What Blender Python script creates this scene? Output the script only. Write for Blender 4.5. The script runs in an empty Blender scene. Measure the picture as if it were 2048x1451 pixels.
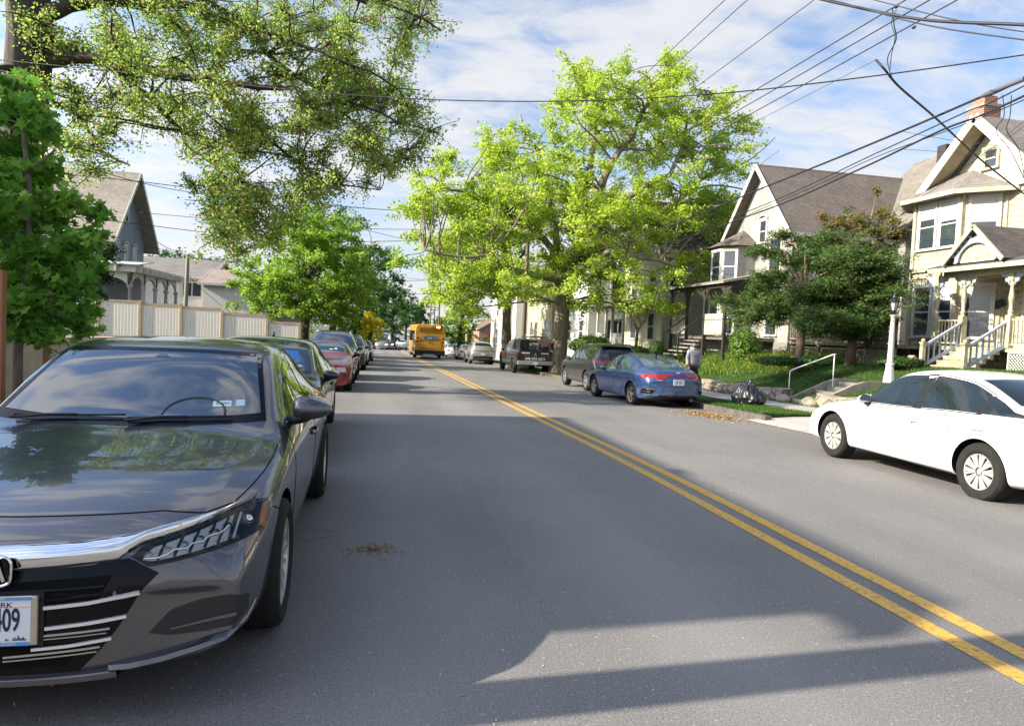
import bpy, bmesh, math, random
import numpy as np
from mathutils import Vector, Matrix
from mathutils.bvhtree import BVHTree
R = math.radians
SC = bpy.context.scene
COL = SC.collection
# ------------------------------------------------------------------ camera
F=1400.0; CX,CY=1024.0,725.5; PITCH=math.atan(61/1400); ROLL=R(2.6); YAW=R(10.9); CH=1.6
SY,CYW=math.sin(YAW),math.cos(YAW); SP,CP=math.sin(PITCH),math.cos(PITCH)
FW=Vector((SY*CP,CYW*CP,-SP)); R0=Vector((CYW,-SY,0)); U0=Vector((SY*SP,CYW*SP,CP))
RT=R0*math.cos(ROLL)+U0*math.sin(ROLL); UP=U0*math.cos(ROLL)-R0*math.sin(ROLL)
EYE=Vector((0,0,CH))
cd=bpy.data.cameras.new('camera'); cam=bpy.data.objects.new('camera',cd); COL.objects.link(cam)
m=Matrix((RT,UP,-FW)).transposed().to_4x4(); m.translation=EYE; cam.matrix_world=m
cd.sensor_width=36; cd.lens=36*F/2048; cd.clip_start=0.05; cd.clip_end=3000
SC.camera=cam
# ------------------------------------------------------------------ light
SUN_AZ=(1.0,0.08); SUN_EL=R(28)
hl=math.hypot(*SUN_AZ); SD=Vector((SUN_AZ[0]/hl*math.cos(SUN_EL),SUN_AZ[1]/hl*math.cos(SUN_EL),-math.sin(SUN_EL)))
sl=bpy.data.lights.new('sun','SUN'); sl.energy=4.3; sl.angle=R(0.55); sl.color=(1.0,0.9,0.74)
so=bpy.data.objects.new('sun',sl); COL.objects.link(so); so.rotation_euler=SD.to_track_quat('-Z','Y').to_euler(); so.location=(-30,-5,30)
w=bpy.data.worlds.new('World'); SC.world=w; w.use_nodes=True
nt=w.node_tree; N=nt.nodes; L=nt.links; N.clear()
def nn(tree,typ,**k):
    n=tree.nodes.new(typ)
    for a,b in k.items(): setattr(n,a,b)
    return n
out=nn(nt,'ShaderNodeOutputWorld'); bg=nn(nt,'ShaderNodeBackground'); sky=nn(nt,'ShaderNodeTexSky',sky_type='NISHITA',sun_disc=False)
sky.sun_elevation=SUN_EL; sky.sun_rotation=math.atan2(-SD.x,-SD.y); sky.air_density=1.0; sky.dust_density=1.2; sky.ozone_density=2.0
tc=nn(nt,'ShaderNodeTexCoord'); sx=nn(nt,'ShaderNodeSeparateXYZ'); L.new(tc.outputs['Generated'],sx.inputs[0])
def mth(op,a=None,b=None,c=None,tree=nt):
    n=nn(tree,'ShaderNodeMath',operation=op)
    for i,x in enumerate((a,b,c)):
        if x is None: continue
        if isinstance(x,(int,float)): n.inputs[i].default_value=x
        else: tree.links.new(x,n.inputs[i])
    return n.outputs[0]
den=mth('ADD',mth('MAXIMUM',sx.outputs[2],0.0),0.16)
px=mth('DIVIDE',sx.outputs[0],den); py=mth('DIVIDE',sx.outputs[1],den)
cmb=nn(nt,'ShaderNodeCombineXYZ'); L.new(px,cmb.inputs[0]); L.new(py,cmb.inputs[1])
mp=nn(nt,'ShaderNodeMapping'); mp.inputs['Rotation'].default_value=(0,0,R(25)); mp.inputs['Scale'].default_value=(0.75,1.15,1); mp.inputs['Location'].default_value=(3.1,1.7,0)
L.new(cmb.outputs[0],mp.inputs[0])
n1=nn(nt,'ShaderNodeTexNoise'); n1.inputs['Scale'].default_value=1.25; n1.inputs['Detail'].default_value=9; n1.inputs['Roughness'].default_value=0.62; n1.inputs['Distortion'].default_value=0.5
n2=nn(nt,'ShaderNodeTexNoise'); n2.inputs["Scale"].default_value=6.5; n2.inputs['Detail'].default_value=6; n2.inputs['Roughness'].default_value=0.6; n2.inputs['Distortion'].default_value=0.9
L.new(mp.outputs[0],n1.inputs[0]); L.new(mp.outputs[0],n2.inputs[0])
s0=mth('ADD',mth('MULTIPLY',n1.outputs[0],1.0),mth("MULTIPLY",n2.outputs[0],0.36))
cr=nn(nt,'ShaderNodeMapRange'); cr.interpolation_type='SMOOTHSTEP'; cr.inputs[1].default_value=0.54; cr.inputs[2].default_value=0.84; cr.inputs[3].default_value=0.06; cr.inputs[4].default_value=0.92; zc=nn(nt,'ShaderNodeMapRange'); zc.inputs[1].default_value=.42; zc.inputs[2].default_value=.8; zc.inputs[3].default_value=0; zc.inputs[4].default_value=1; L.new(sx.outputs[2],zc.inputs[0]); n3=nn(nt,'ShaderNodeTexNoise'); n3.inputs['Scale'].default_value=4.2; n3.inputs['Detail'].default_value=7; n3.inputs['Distortion'].default_value=.7; L.new(mp.outputs[0],n3.inputs[0]); s0=mth('ADD',s0,mth('MULTIPLY',zc.outputs[0],mth('MULTIPLY',mth('SUBTRACT',n3.outputs[0],.53),2.4))); L.new(s0,cr.inputs[0])
hz=nn(nt,'ShaderNodeMapRange'); hz.inputs[1].default_value=0.0; hz.inputs[2].default_value=0.36; hz.inputs[3].default_value=0.62; hz.inputs[4].default_value=0.0; L.new(sx.outputs[2],hz.inputs[0])
fac=mth('MINIMUM',mth('ADD',cr.outputs[0],hz.outputs[0]),0.95)
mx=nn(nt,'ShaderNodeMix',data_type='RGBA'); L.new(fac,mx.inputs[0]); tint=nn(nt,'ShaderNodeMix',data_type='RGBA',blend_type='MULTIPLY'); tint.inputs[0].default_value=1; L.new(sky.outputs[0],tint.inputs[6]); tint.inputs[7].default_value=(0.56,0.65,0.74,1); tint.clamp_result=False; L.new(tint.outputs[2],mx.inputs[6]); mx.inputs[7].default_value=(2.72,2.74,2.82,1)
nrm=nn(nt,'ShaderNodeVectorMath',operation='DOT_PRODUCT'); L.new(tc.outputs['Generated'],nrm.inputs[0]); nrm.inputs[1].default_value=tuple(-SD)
gl=mth('ADD',1.0,mth('MULTIPLY',mth('POWER',mth('MAXIMUM',nrm.outputs['Value'],0.0),2.0),1.5)); vsc=nn(nt,'ShaderNodeVectorMath',operation='SCALE'); L.new(mx.outputs[2],vsc.inputs[0]); L.new(gl,vsc.inputs['Scale'])  # sky gain rises toward the sun, added for extra fill light
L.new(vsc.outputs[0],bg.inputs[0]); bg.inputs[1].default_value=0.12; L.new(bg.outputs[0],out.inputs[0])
vs=SC.view_settings; SC.display_settings.display_device='sRGB'; vs.view_transform='Standard'; vs.look='None'; vs.gamma=1; vs.exposure=1.44; vs.use_curve_mapping=False
cy=SC.cycles; cy.use_denoising=True; cy.max_bounces=8; cy.transparent_max_bounces=12; cy.diffuse_bounces=3; cy.glossy_bounces=4; cy.transmission_bounces=4; cy.sample_clamp_indirect=6; cy.caustics_reflective=False; cy.caustics_refractive=False
# ------------------------------------------------------------------ picture helpers: a pixel of the photo turned into a point at a known plane
def gz(y):
    if y<6: return 0.0
    if y<10: return -0.0198*(y-6)**2/8
    if y<90: return -0.0198*(y-8)
    if y<120: return -1.6236
    return -1.6236+(y-120)*0.0042
def ray(u,v): return FW+RT*((u-CX)/F)-UP*((v-CY)/F)
def atY(u,v,Y): d=ray(u,v); return EYE+d*(Y/d.y)
def atX(u,v,X): d=ray(u,v); return EYE+d*(X/d.x)
def atZ(u,v,Z): d=ray(u,v); return EYE+d*((Z-CH)/d.z)
def atD(u,v,D): return EYE+ray(u,v)*D
def atG(u,v):
    z=0.0
    for _ in range(40):
        p=atZ(u,v,z); z=0.5*z+0.5*gz(p.y)
    return p
# ------------------------------------------------------------------ materials
MATS={}
def newmat(name):
    m=bpy.data.materials.new(name); m.use_nodes=True; t=m.node_tree
    return m,t,t.nodes['Principled BSDF']
def lnk(t,a,b): t.links.new(a,b)
def coords(t,scale=(1,1,1),rot=(0,0,0),kind='Object'):
    tc=nn(t,'ShaderNodeTexCoord'); mp=nn(t,'ShaderNodeMapping'); mp.inputs['Scale'].default_value=scale; mp.inputs['Rotation'].default_value=rot
    lnk(t,tc.outputs[kind],mp.inputs[0]); return mp.outputs[0]
def noise(t,vec,scale,detail=4,rough=.55,dist=0):
    n=nn(t,'ShaderNodeTexNoise'); n.inputs['Scale'].default_value=scale; n.inputs['Detail'].default_value=detail; n.inputs['Roughness'].default_value=rough; n.inputs['Distortion'].default_value=dist
    lnk(t,vec,n.inputs[0]); return n.outputs[0]
def ramp(t,val,lo,hi,a=0.0,b=1.0,smooth=False):
    n=nn(t,'ShaderNodeMapRange'); n.inputs[1].default_value=lo; n.inputs[2].default_value=hi; n.inputs[3].default_value=a; n.inputs[4].default_value=b
    if smooth: n.interpolation_type='SMOOTHSTEP'
    lnk(t,val,n.inputs[0]); return n.outputs[0]
def mixc(t,fac,a,b,blend='MIX'):
    n=nn(t,'ShaderNodeMix',data_type='RGBA',blend_type=blend)
    for i,x in ((0,fac),(6,a),(7,b)):
        if isinstance(x,(int,float)): n.inputs[i].default_value=x
        elif isinstance(x,(tuple,list)): n.inputs[i].default_value=tuple(x)+((1,) if len(x)==3 else ())
        else: lnk(t,x,n.inputs[i])
    return n.outputs[2]
def bump(t,b,h,strength=.5,dist=.01):
    n=nn(t,'ShaderNodeBump'); n.inputs['Strength'].default_value=strength; n.inputs['Distance'].default_value=dist
    lnk(t,h,n.inputs['Height']); lnk(t,n.outputs[0],b.inputs['Normal']); return n
def M(name,col=(.5,.5,.5),rough=.6,metal=0,coat=0,var=0,scale=3,col2=None,bmp=0,bscale=40,spec=.5,emit=0,crough=.03,bdist=.01,aniso=(1,1,1)):
    if name in MATS: return MATS[name]
    m,t,b=newmat(name); b.inputs['Base Color'].default_value=(*col,1); b.inputs['Roughness'].default_value=rough; b.inputs['Metallic'].default_value=metal
    b.inputs['Specular IOR Level'].default_value=spec
    b.inputs['Coat Weight'].default_value=coat; b.inputs['Coat Roughness'].default_value=crough
    if var or col2:
        v=coords(t,aniso); n=noise(t,v,scale,6,.6); c2=col2 or tuple(x*(1-var) for x in col)
        lnk(t,mixc(t,ramp(t,n,.35,.68),c2,col),b.inputs['Base Color'])
    if bmp: bump(t,b,noise(t,coords(t,aniso),bscale,5,.6),bmp,bdist)
    if emit: b.inputs['Emission Color'].default_value=(*col,1); b.inputs['Emission Strength'].default_value=emit
    MATS[name]=m; return m
def siding(name,col,pitch=.12,grime=.25,vert=False,depth=.012,col2=None):
    if name in MATS: return MATS[name]
    m,t,b=newmat(name); v=coords(t); s=nn(t,'ShaderNodeSeparateXYZ'); lnk(t,v,s.inputs[0])
    if vert: h=mth('ADD',s.outputs[0],s.outputs[1],tree=t)
    else: h=s.outputs[2]
    f=mth('FRACT',mth('DIVIDE',h,pitch,tree=t),tree=t); saw=mth('SUBTRACT',1.0,f,tree=t)
    if vert: saw=ramp(t,mth('ABSOLUTE',mth('SUBTRACT',f,.5,tree=t),tree=t),.0,.12)
    bump(t,b,saw,1.0,depth)
    n=noise(t,v,1.3,6,.65); n2=noise(t,coords(t,(6,6,.6)),1.0,5,.6)
    c=mixc(t,ramp(t,n,.4,.75),col,tuple(x*(1-grime) for x in (col2 or col)))
    c=mixc(t,ramp(t,n2,.5,.8,0,.5),c,tuple(x*(1-grime*1.3) for x in (col2 or col)))
    lnk(t,c,b.inputs['Base Color']); b.inputs['Roughness'].default_value=.65; MATS[name]=m; return m
def shingle(name,c1,c2,axis=0,row=.14,wid=.3,bm=.6,stain_dapple=.75):
    """asphalt shingle courses in the roof's own coordinates"""
    if name in MATS: return MATS[name]
    m,t,b=newmat(name); v=coords(t); s=nn(t,'ShaderNodeSeparateXYZ'); lnk(t,v,s.inputs[0])
    c=nn(t,'ShaderNodeCombineXYZ'); lnk(t,s.outputs[axis],c.inputs[0]); lnk(t,s.outputs[2],c.inputs[1])
    br=nn(t,'ShaderNodeTexBrick'); lnk(t,c.outputs[0],br.inputs[0]); br.inputs['Scale'].default_value=1; br.inputs['Brick Width'].default_value=wid; br.inputs['Row Height'].default_value=row*.7
    br.inputs['Mortar Size'].default_value=.008; br.inputs['Mortar'].default_value=(*[x*.45 for x in c1],1); br.inputs['Color1'].default_value=(*c1,1); br.inputs['Color2'].default_value=(*c2,1)
    n=noise(t,v,.7,7,.75); col=mixc(t,ramp(t,n,.42,.66,0,stain_dapple),br.outputs[0],tuple(x*.5 for x in c1)); col=mixc(t,ramp(t,noise(t,v,9,4,.7),.45,.7,0,.5),col,tuple(x*1.35 for x in c2)); col=mixc(t,noise(t,v,60,2),col,tuple(x*1.5 for x in c2)) if False else col  # dark blotches: roof stains, strengthened to paint in dappled shade
    lnk(t,col,b.inputs['Base Color']); b.inputs['Roughness'].default_value=.9; bump(t,b,br.outputs['Fac'],-bm,.01); MATS[name]=m; return m
def paint(name,col,metal=.0,rough=.35,flake=0,coat=1.0,dirt=0,crough=.015):
    if name in MATS: return MATS[name]
    m,t,b=newmat(name); b.inputs['Base Color'].default_value=(*col,1); b.inputs['Metallic'].default_value=metal; b.inputs['Roughness'].default_value=rough
    b.inputs['Coat Weight'].default_value=coat; b.inputs['Coat Roughness'].default_value=crough; v=coords(t)
    if flake:
        vo=nn(t,'ShaderNodeTexVoronoi'); vo.inputs['Scale'].default_value=900; lnk(t,v,vo.inputs[0])
        lnk(t,mixc(t,flake,col,vo.outputs['Color'],'SOFT_LIGHT'),b.inputs['Base Color'])
    if dirt:
        s=nn(t,'ShaderNodeSeparateXYZ'); lnk(t,v,s.inputs[0]); n=noise(t,v,7,6,.7)
        lo=ramp(t,s.outputs[2],.25,.75,1,0); f=mth('MULTIPLY',mth('ADD',mth('MULTIPLY',lo,.9,tree=t),.25,tree=t),ramp(t,n,.35,.75),tree=t); f=mth('MULTIPLY',f,dirt,tree=t)
        src=b.inputs['Base Color'].links[0].from_socket if b.inputs['Base Color'].links else col
        lnk(t,mixc(t,f,src,(.30,.28,.25)),b.inputs['Base Color'])
        lnk(t,mth('SUBTRACT',coat,mth('MULTIPLY',f,.8,tree=t),tree=t),b.inputs['Coat Weight']); lnk(t,mth('SUBTRACT',metal,mth('MULTIPLY',f,metal*.8,tree=t),tree=t),b.inputs['Metallic'])
    MATS[name]=m; return m
def glassm(name='car_glass',col=(.012,.016,.018),ior=1.6,rough=.01,trans=0):
    if name in MATS: return MATS[name]
    m,t,b=newmat(name); b.inputs['Base Color'].default_value=(*col,1); b.inputs['Roughness'].default_value=rough; b.inputs['IOR'].default_value=ior
    b.inputs['Coat Weight'].default_value=.6; b.inputs['Coat Roughness'].default_value=.01
    if trans:
        o=t.nodes['Material Output']; gl=nn(t,'ShaderNodeBsdfGlossy'); gl.inputs['Roughness'].default_value=.01; tr=nn(t,'ShaderNodeBsdfTransparent'); tr.inputs[0].default_value=(trans,trans*1.03,trans,1)
        fr=nn(t,'ShaderNodeFresnel'); fr.inputs[0].default_value=ior; mx=nn(t,'ShaderNodeMixShader'); lnk(t,fr.outputs[0],mx.inputs[0]); lnk(t,tr.outputs[0],mx.inputs[1]); lnk(t,gl.outputs[0],mx.inputs[2]); lnk(t,mx.outputs[0],o.inputs[0])
    MATS[name]=m; return m
def leafm(name,c1,c2,c3=None,trans=.45,f3=.25):
    if name in MATS: return MATS[name]
    m,t,b=newmat(name); at=nn(t,'ShaderNodeAttribute'); at.attribute_name='v'; v=at.outputs['Fac']
    c=mixc(t,v,c1,c2)
    if c3: c=mixc(t,ramp(t,v,1-f3,1-f3+.02),c,c3)
    lnk(t,c,b.inputs['Base Color']); b.inputs['Roughness'].default_value=.5; b.inputs['Specular IOR Level'].default_value=.25
    tr=nn(t,'ShaderNodeBsdfTranslucent'); cc=nn(t,'ShaderNodeHueSaturation'); cc.inputs['Saturation'].default_value=1.0; cc.inputs['Value'].default_value=1.35; lnk(t,c,cc.inputs['Color']); lnk(t,cc.outputs[0],tr.inputs[0])
    mx=nn(t,'ShaderNodeMixShader'); mx.inputs[0].default_value=trans; lnk(t,b.outputs[0],mx.inputs[1]); lnk(t,tr.outputs[0],mx.inputs[2]); lnk(t,mx.outputs[0],t.nodes['Material Output'].inputs[0])
    MATS[name]=m; return m
# ------------------------------------------------------------------ mesh builder
class MB:
    def __init__(s): s.v=[]; s.f=[]; s.m=[]; s.xf=None
    def add(s,vs,fs,mi=0):
        o=len(s.v)
        if s.xf is not None: vs=[s.xf@Vector(p) for p in vs]
        s.v+=[tuple(p) for p in vs]; s.f+=[tuple(i+o for i in f) for f in fs]; s.m+=[mi]*len(fs); return s
    def box(s,x0,x1,y0,y1,z0,z1,mi=0):
        return s.add([(x,y,z) for z in (z0,z1) for y in (y0,y1) for x in (x0,x1)],[(0,2,3,1),(4,5,7,6),(0,1,5,4),(2,6,7,3),(0,4,6,2),(1,3,7,5)],mi)
    def obox(s,c,a,b,d,mi=0):
        c,a,b,d=map(Vector,(c,a,b,d))
        return s.add([c+a*i+b*j+d*k for k in (-1,1) for j in (-1,1) for i in (-1,1)],[(0,2,3,1),(4,5,7,6),(0,1,5,4),(2,6,7,3),(0,4,6,2),(1,3,7,5)],mi)
    def bar(s,p,q,w,h,mi=0,up=(0,0,1)):
        p,q=Vector(p),Vector(q); d=q-p; l=d.length; d.normalize(); u=Vector(up); r=d.cross(u)
        if r.length<1e-4: r=d.cross(Vector((1,0,0)))
        r.normalize(); u=r.cross(d); return s.obox((p+q)/2,r*(w/2),d*(l/2),u*(h/2),mi)
    def tube(s,pts,rs,n=8,mi=0,cap=True):
        pts=[Vector(p) for p in pts]; k=len(pts)
        if not isinstance(rs,(list,tuple)): rs=[rs]*k
        V=[];Fc=[];ref=None
        for i,p in enumerate(pts):
            d=(pts[min(i+1,k-1)]-pts[max(i-1,0)])
            if d.length<1e-9: d=Vector((0,0,1))
            d.normalize()
            if ref is None: ref=Vector((0,0,1)) if abs(d.z)<.9 else Vector((1,0,0))
            r=d.cross(ref).normalized(); u=r.cross(d); ref=u
            for j in range(n):
                a=2*math.pi*j/n; V.append(p+(r*math.cos(a)+u*math.sin(a))*rs[i])
        for i in range(k-1):
            for j in range(n):
                a=i*n+j; b=i*n+(j+1)%n; Fc.append((a,b,b+n,a+n))
        if cap: Fc.append(tuple(range(n))[::-1]); Fc.append(tuple((k-1)*n+j for j in range(n)))
        return s.add(V,Fc,mi)
    def lathe(s,prof,c=(0,0,0),n=24,axis='z',mi=0,mis=None):
        V=[];Fc=[];mm=[];k=len(prof)
        for r,h in prof:
            for j in range(n):
                a=2*math.pi*j/n; x,y=r*math.cos(a),r*math.sin(a)
                V.append((c[0]+x,c[1]+y,c[2]+h) if axis=='z' else (c[0]+h,c[1]+x,c[2]+y) if axis=='x' else (c[0]+y,c[1]+h,c[2]+x))
        for i in range(k-1):
            for j in range(n):
                a=i*n+j; b=i*n+(j+1)%n; Fc.append((a,b,b+n,a+n)); mm.append(mis[i] if mis else mi)
        o=len(s.m); s.add(V,Fc,mi)
        for i,q in enumerate(mm): s.m[o+i]=q
        return s
    def prism(s,poly,d0,d1,plane='xz',mi=0):
        n=len(poly)
        def P(a,b,d): return (a,d,b) if plane=='xz' else (d,a,b) if plane=='yz' else (a,b,d)
        V=[P(a,b,d0) for a,b in poly]+[P(a,b,d1) for a,b in poly]
        return s.add(V,[tuple(range(n)),tuple(range(n,2*n))[::-1]]+[(i,i+n,(i+1)%n+n,(i+1)%n) for i in range(n)],mi)
    def grid(s,P,mi=0):
        a=len(P);b=len(P[0]); return s.add([p for r in P for p in r],[(i*b+j,i*b+j+1,(i+1)*b+j+1,(i+1)*b+j) for i in range(a-1) for j in range(b-1)],mi)
    def sphere(s,c,r,n=12,m=8,mi=0,sc=(1,1,1)):
        return s.add([(c[0]+r*sc[0]*math.sin(math.pi*i/m)*math.cos(2*math.pi*j/n),c[1]+r*sc[1]*math.sin(math.pi*i/m)*math.sin(2*math.pi*j/n),c[2]+r*sc[2]*math.cos(math.pi*i/m)) for i in range(m+1) for j in range(n)],
          [(i*n+j,(i+1)*n+j,(i+1)*n+(j+1)%n,i*n+(j+1)%n) for i in range(m) for j in range(n)],mi)
    def build(s,name,mats,parent=None,smooth=False,sharp=None,fix=True):
        me=bpy.data.meshes.new(name); me.from_pydata(s.v,[],s.f)
        mats=mats if isinstance(mats,(list,tuple)) else [mats]
        for q in mats: me.materials.append(q)
        if len(mats)>1: me.polygons.foreach_set('material_index',s.m)
        if fix:
            b=bmesh.new(); b.from_mesh(me); bmesh.ops.remove_doubles(b,verts=b.verts,dist=1e-5); bmesh.ops.recalc_face_normals(b,faces=b.faces); b.to_mesh(me); b.free()
        if smooth:
            me.polygons.foreach_set('use_smooth',[True]*len(me.polygons))
            if sharp: me.set_sharp_from_angle(angle=R(sharp))
        o=bpy.data.objects.new(name,me); COL.objects.link(o)
        if parent: o.parent=parent
        return o
def tag(o,label=None,cat=None,group=None,kind=None):
    if label: o['label']=label
    if cat: o['category']=cat
    if group: o['group']=group
    if kind: o['kind']=kind
    return o
def thing(name,label,cat,loc=(0,0,0),rz=0,group=None):
    o=bpy.data.objects.new(name,None); COL.objects.link(o); o.empty_display_size=.2; o.location=loc; o.rotation_euler=(0,0,rz)
    return tag(o,label,cat,group)
def copytree(o,parent=None):
    c=o.copy(); COL.objects.link(c)
    if parent: c.parent=parent
    for ch in list(o.children): copytree(ch,c)
    return c
def bevel(o,w=.01,seg=2,ang=40):
    b=o.modifiers.new('bevel','BEVEL'); b.width=w; b.segments=seg; b.limit_method='ANGLE'; b.angle_limit=R(ang); return o
def text(s,name,mat,size=.1,ext=.002,parent=None,loc=(0,0,0),rot=(0,0,0),xs=1,bold=0,align='CENTER'):
    c=bpy.data.curves.new(name,'FONT'); c.body=s; c.size=size; c.extrude=ext; c.align_x=align; c.align_y='CENTER'; c.offset=bold
    t=bpy.data.objects.new('tmp',c); COL.objects.link(t); dg=bpy.context.evaluated_depsgraph_get(); me=bpy.data.meshes.new_from_object(t.evaluated_get(dg))
    bpy.data.objects.remove(t); me.materials.clear(); me.materials.append(mat); o=bpy.data.objects.new(name,me); COL.objects.link(o); o.location=loc; o.rotation_euler=rot; o.scale=(xs,1,1)
    if parent: o.parent=parent
    return o
def pchip(pts):
    X=[p[0] for p in pts]; Y=[p[1] for p in pts]; n=len(X)
    h=[X[i+1]-X[i] for i in range(n-1)]; d=[(Y[i+1]-Y[i])/h[i] for i in range(n-1)]; mm=[d[0]]
    for i in range(1,n-1):
        if d[i-1]*d[i]<=0: mm.append(0.0)
        else:
            w1=2*h[i]+h[i-1]; w2=h[i]+2*h[i-1]; mm.append((w1+w2)/(w1/d[i-1]+w2/d[i]))
    mm.append(d[-1])
    def f(x):
        if x<=X[0]: return Y[0]
        if x>=X[-1]: return Y[-1]
        i=0
        while x>X[i+1]: i+=1
        t=(x-X[i])/h[i]; t2=t*t; t3=t2*t
        return (2*t3-3*t2+1)*Y[i]+(t3-2*t2+t)*h[i]*mm[i]+(-2*t3+3*t2)*Y[i+1]+(t3-t2)*h[i]*mm[i+1]
    return f
# ------------------------------------------------------------------ vehicles
BLK=M('black_plastic',(.012,.012,.013),.45,spec=.4); GBLK=M('gloss_black',(.004,.004,.005),.2,spec=.2)
DARK=M('wheel_well',(.006,.006,.006),.9,spec=.1); TYRE=M('tyre_rubber',(.022,.021,.020),.85,var=.3,scale=12,spec=.25,bmp=.3,bscale=90)
CHROME=M('chrome',(.75,.76,.78),.08,1); SATIN=M('satin_metal',(.55,.55,.56),.28,1); ALLOY=M('alloy',(.62,.61,.58),.32,.85); ALLOY2=M('dusty_alloy',(.52,.48,.41),.45,.6)
REDL=M('red_lens',(.26,.006,.008),.08,coat=1); CLEAR=M('clear_lens',(.55,.57,.6),.1,.5,coat=1); AMBER=M('amber_lens',(.75,.22,.03),.15,coat=1); WHITEP=M('plate_white',(.72,.73,.75),.5)
GLASS=glassm(); SEAM=M('seam',(.004,.004,.004),.9,spec=.05)
SED=dict(L=4.88,
 S=[0,.03,.08,.16,.3,.5,.75,1.0,1.25,1.38,1.5,1.7,1.95,2.15,2.35,2.7,3.05,3.4,3.7,4.0,4.22,4.4,4.6,4.75,4.84,4.88],
 tc=[(0,.56),(.03,.66),(.08,.715),(.16,.765),(.3,.815),(.5,.86),(1.0,.935),(1.3,.975),(1.42,1.0),(1.8,1.225),(2.15,1.41),(2.4,1.455),(2.8,1.47),(3.3,1.43),(3.7,1.32),(4.1,1.155),(4.3,1.09),(4.7,1.06),(4.84,.99),(4.88,.86)],
 th=[(0,.54),(.03,.63),(.08,.68),(.16,.725),(.3,.77),(.5,.815),(1.0,.885),(1.3,.92),(1.42,.95),(1.8,1.18),(2.15,1.365),(2.4,1.41),(2.8,1.425),(3.3,1.385),(3.7,1.255),(4.1,1.085),(4.3,1.01),(4.7,.985),(4.84,.93),(4.88,.82)],
 tw=[(0,.6),(.08,.66),(.3,.70),(1.0,.75),(1.3,.765),(1.5,.755),(1.8,.72),(2.15,.675),(2.5,.65),(3.3,.63),(3.7,.63),(4.1,.66),(4.4,.68),(4.88,.6)],
 sh=[(0,.50),(.08,.60),(.3,.70),(.6,.775),(1.0,.845),(1.36,.885),(2.5,.92),(3.5,.96),(4.3,.965),(4.7,.93),(4.88,.74)],
 sw=[(0,.835),(.08,.872),(.3,.912),(.95,.93),(2.5,.93),(4.0,.925),(4.5,.89),(4.8,.83),(4.88,.79)],
 bot=[(0,.20),(.3,.19),(1,.18),(4,.19),(4.5,.24),(4.88,.34)],
 bowf=.25,bowr=.24,bl=1.5,p=3.1,wh=(.95,3.78),wr=.335,tr=.80)
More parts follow.
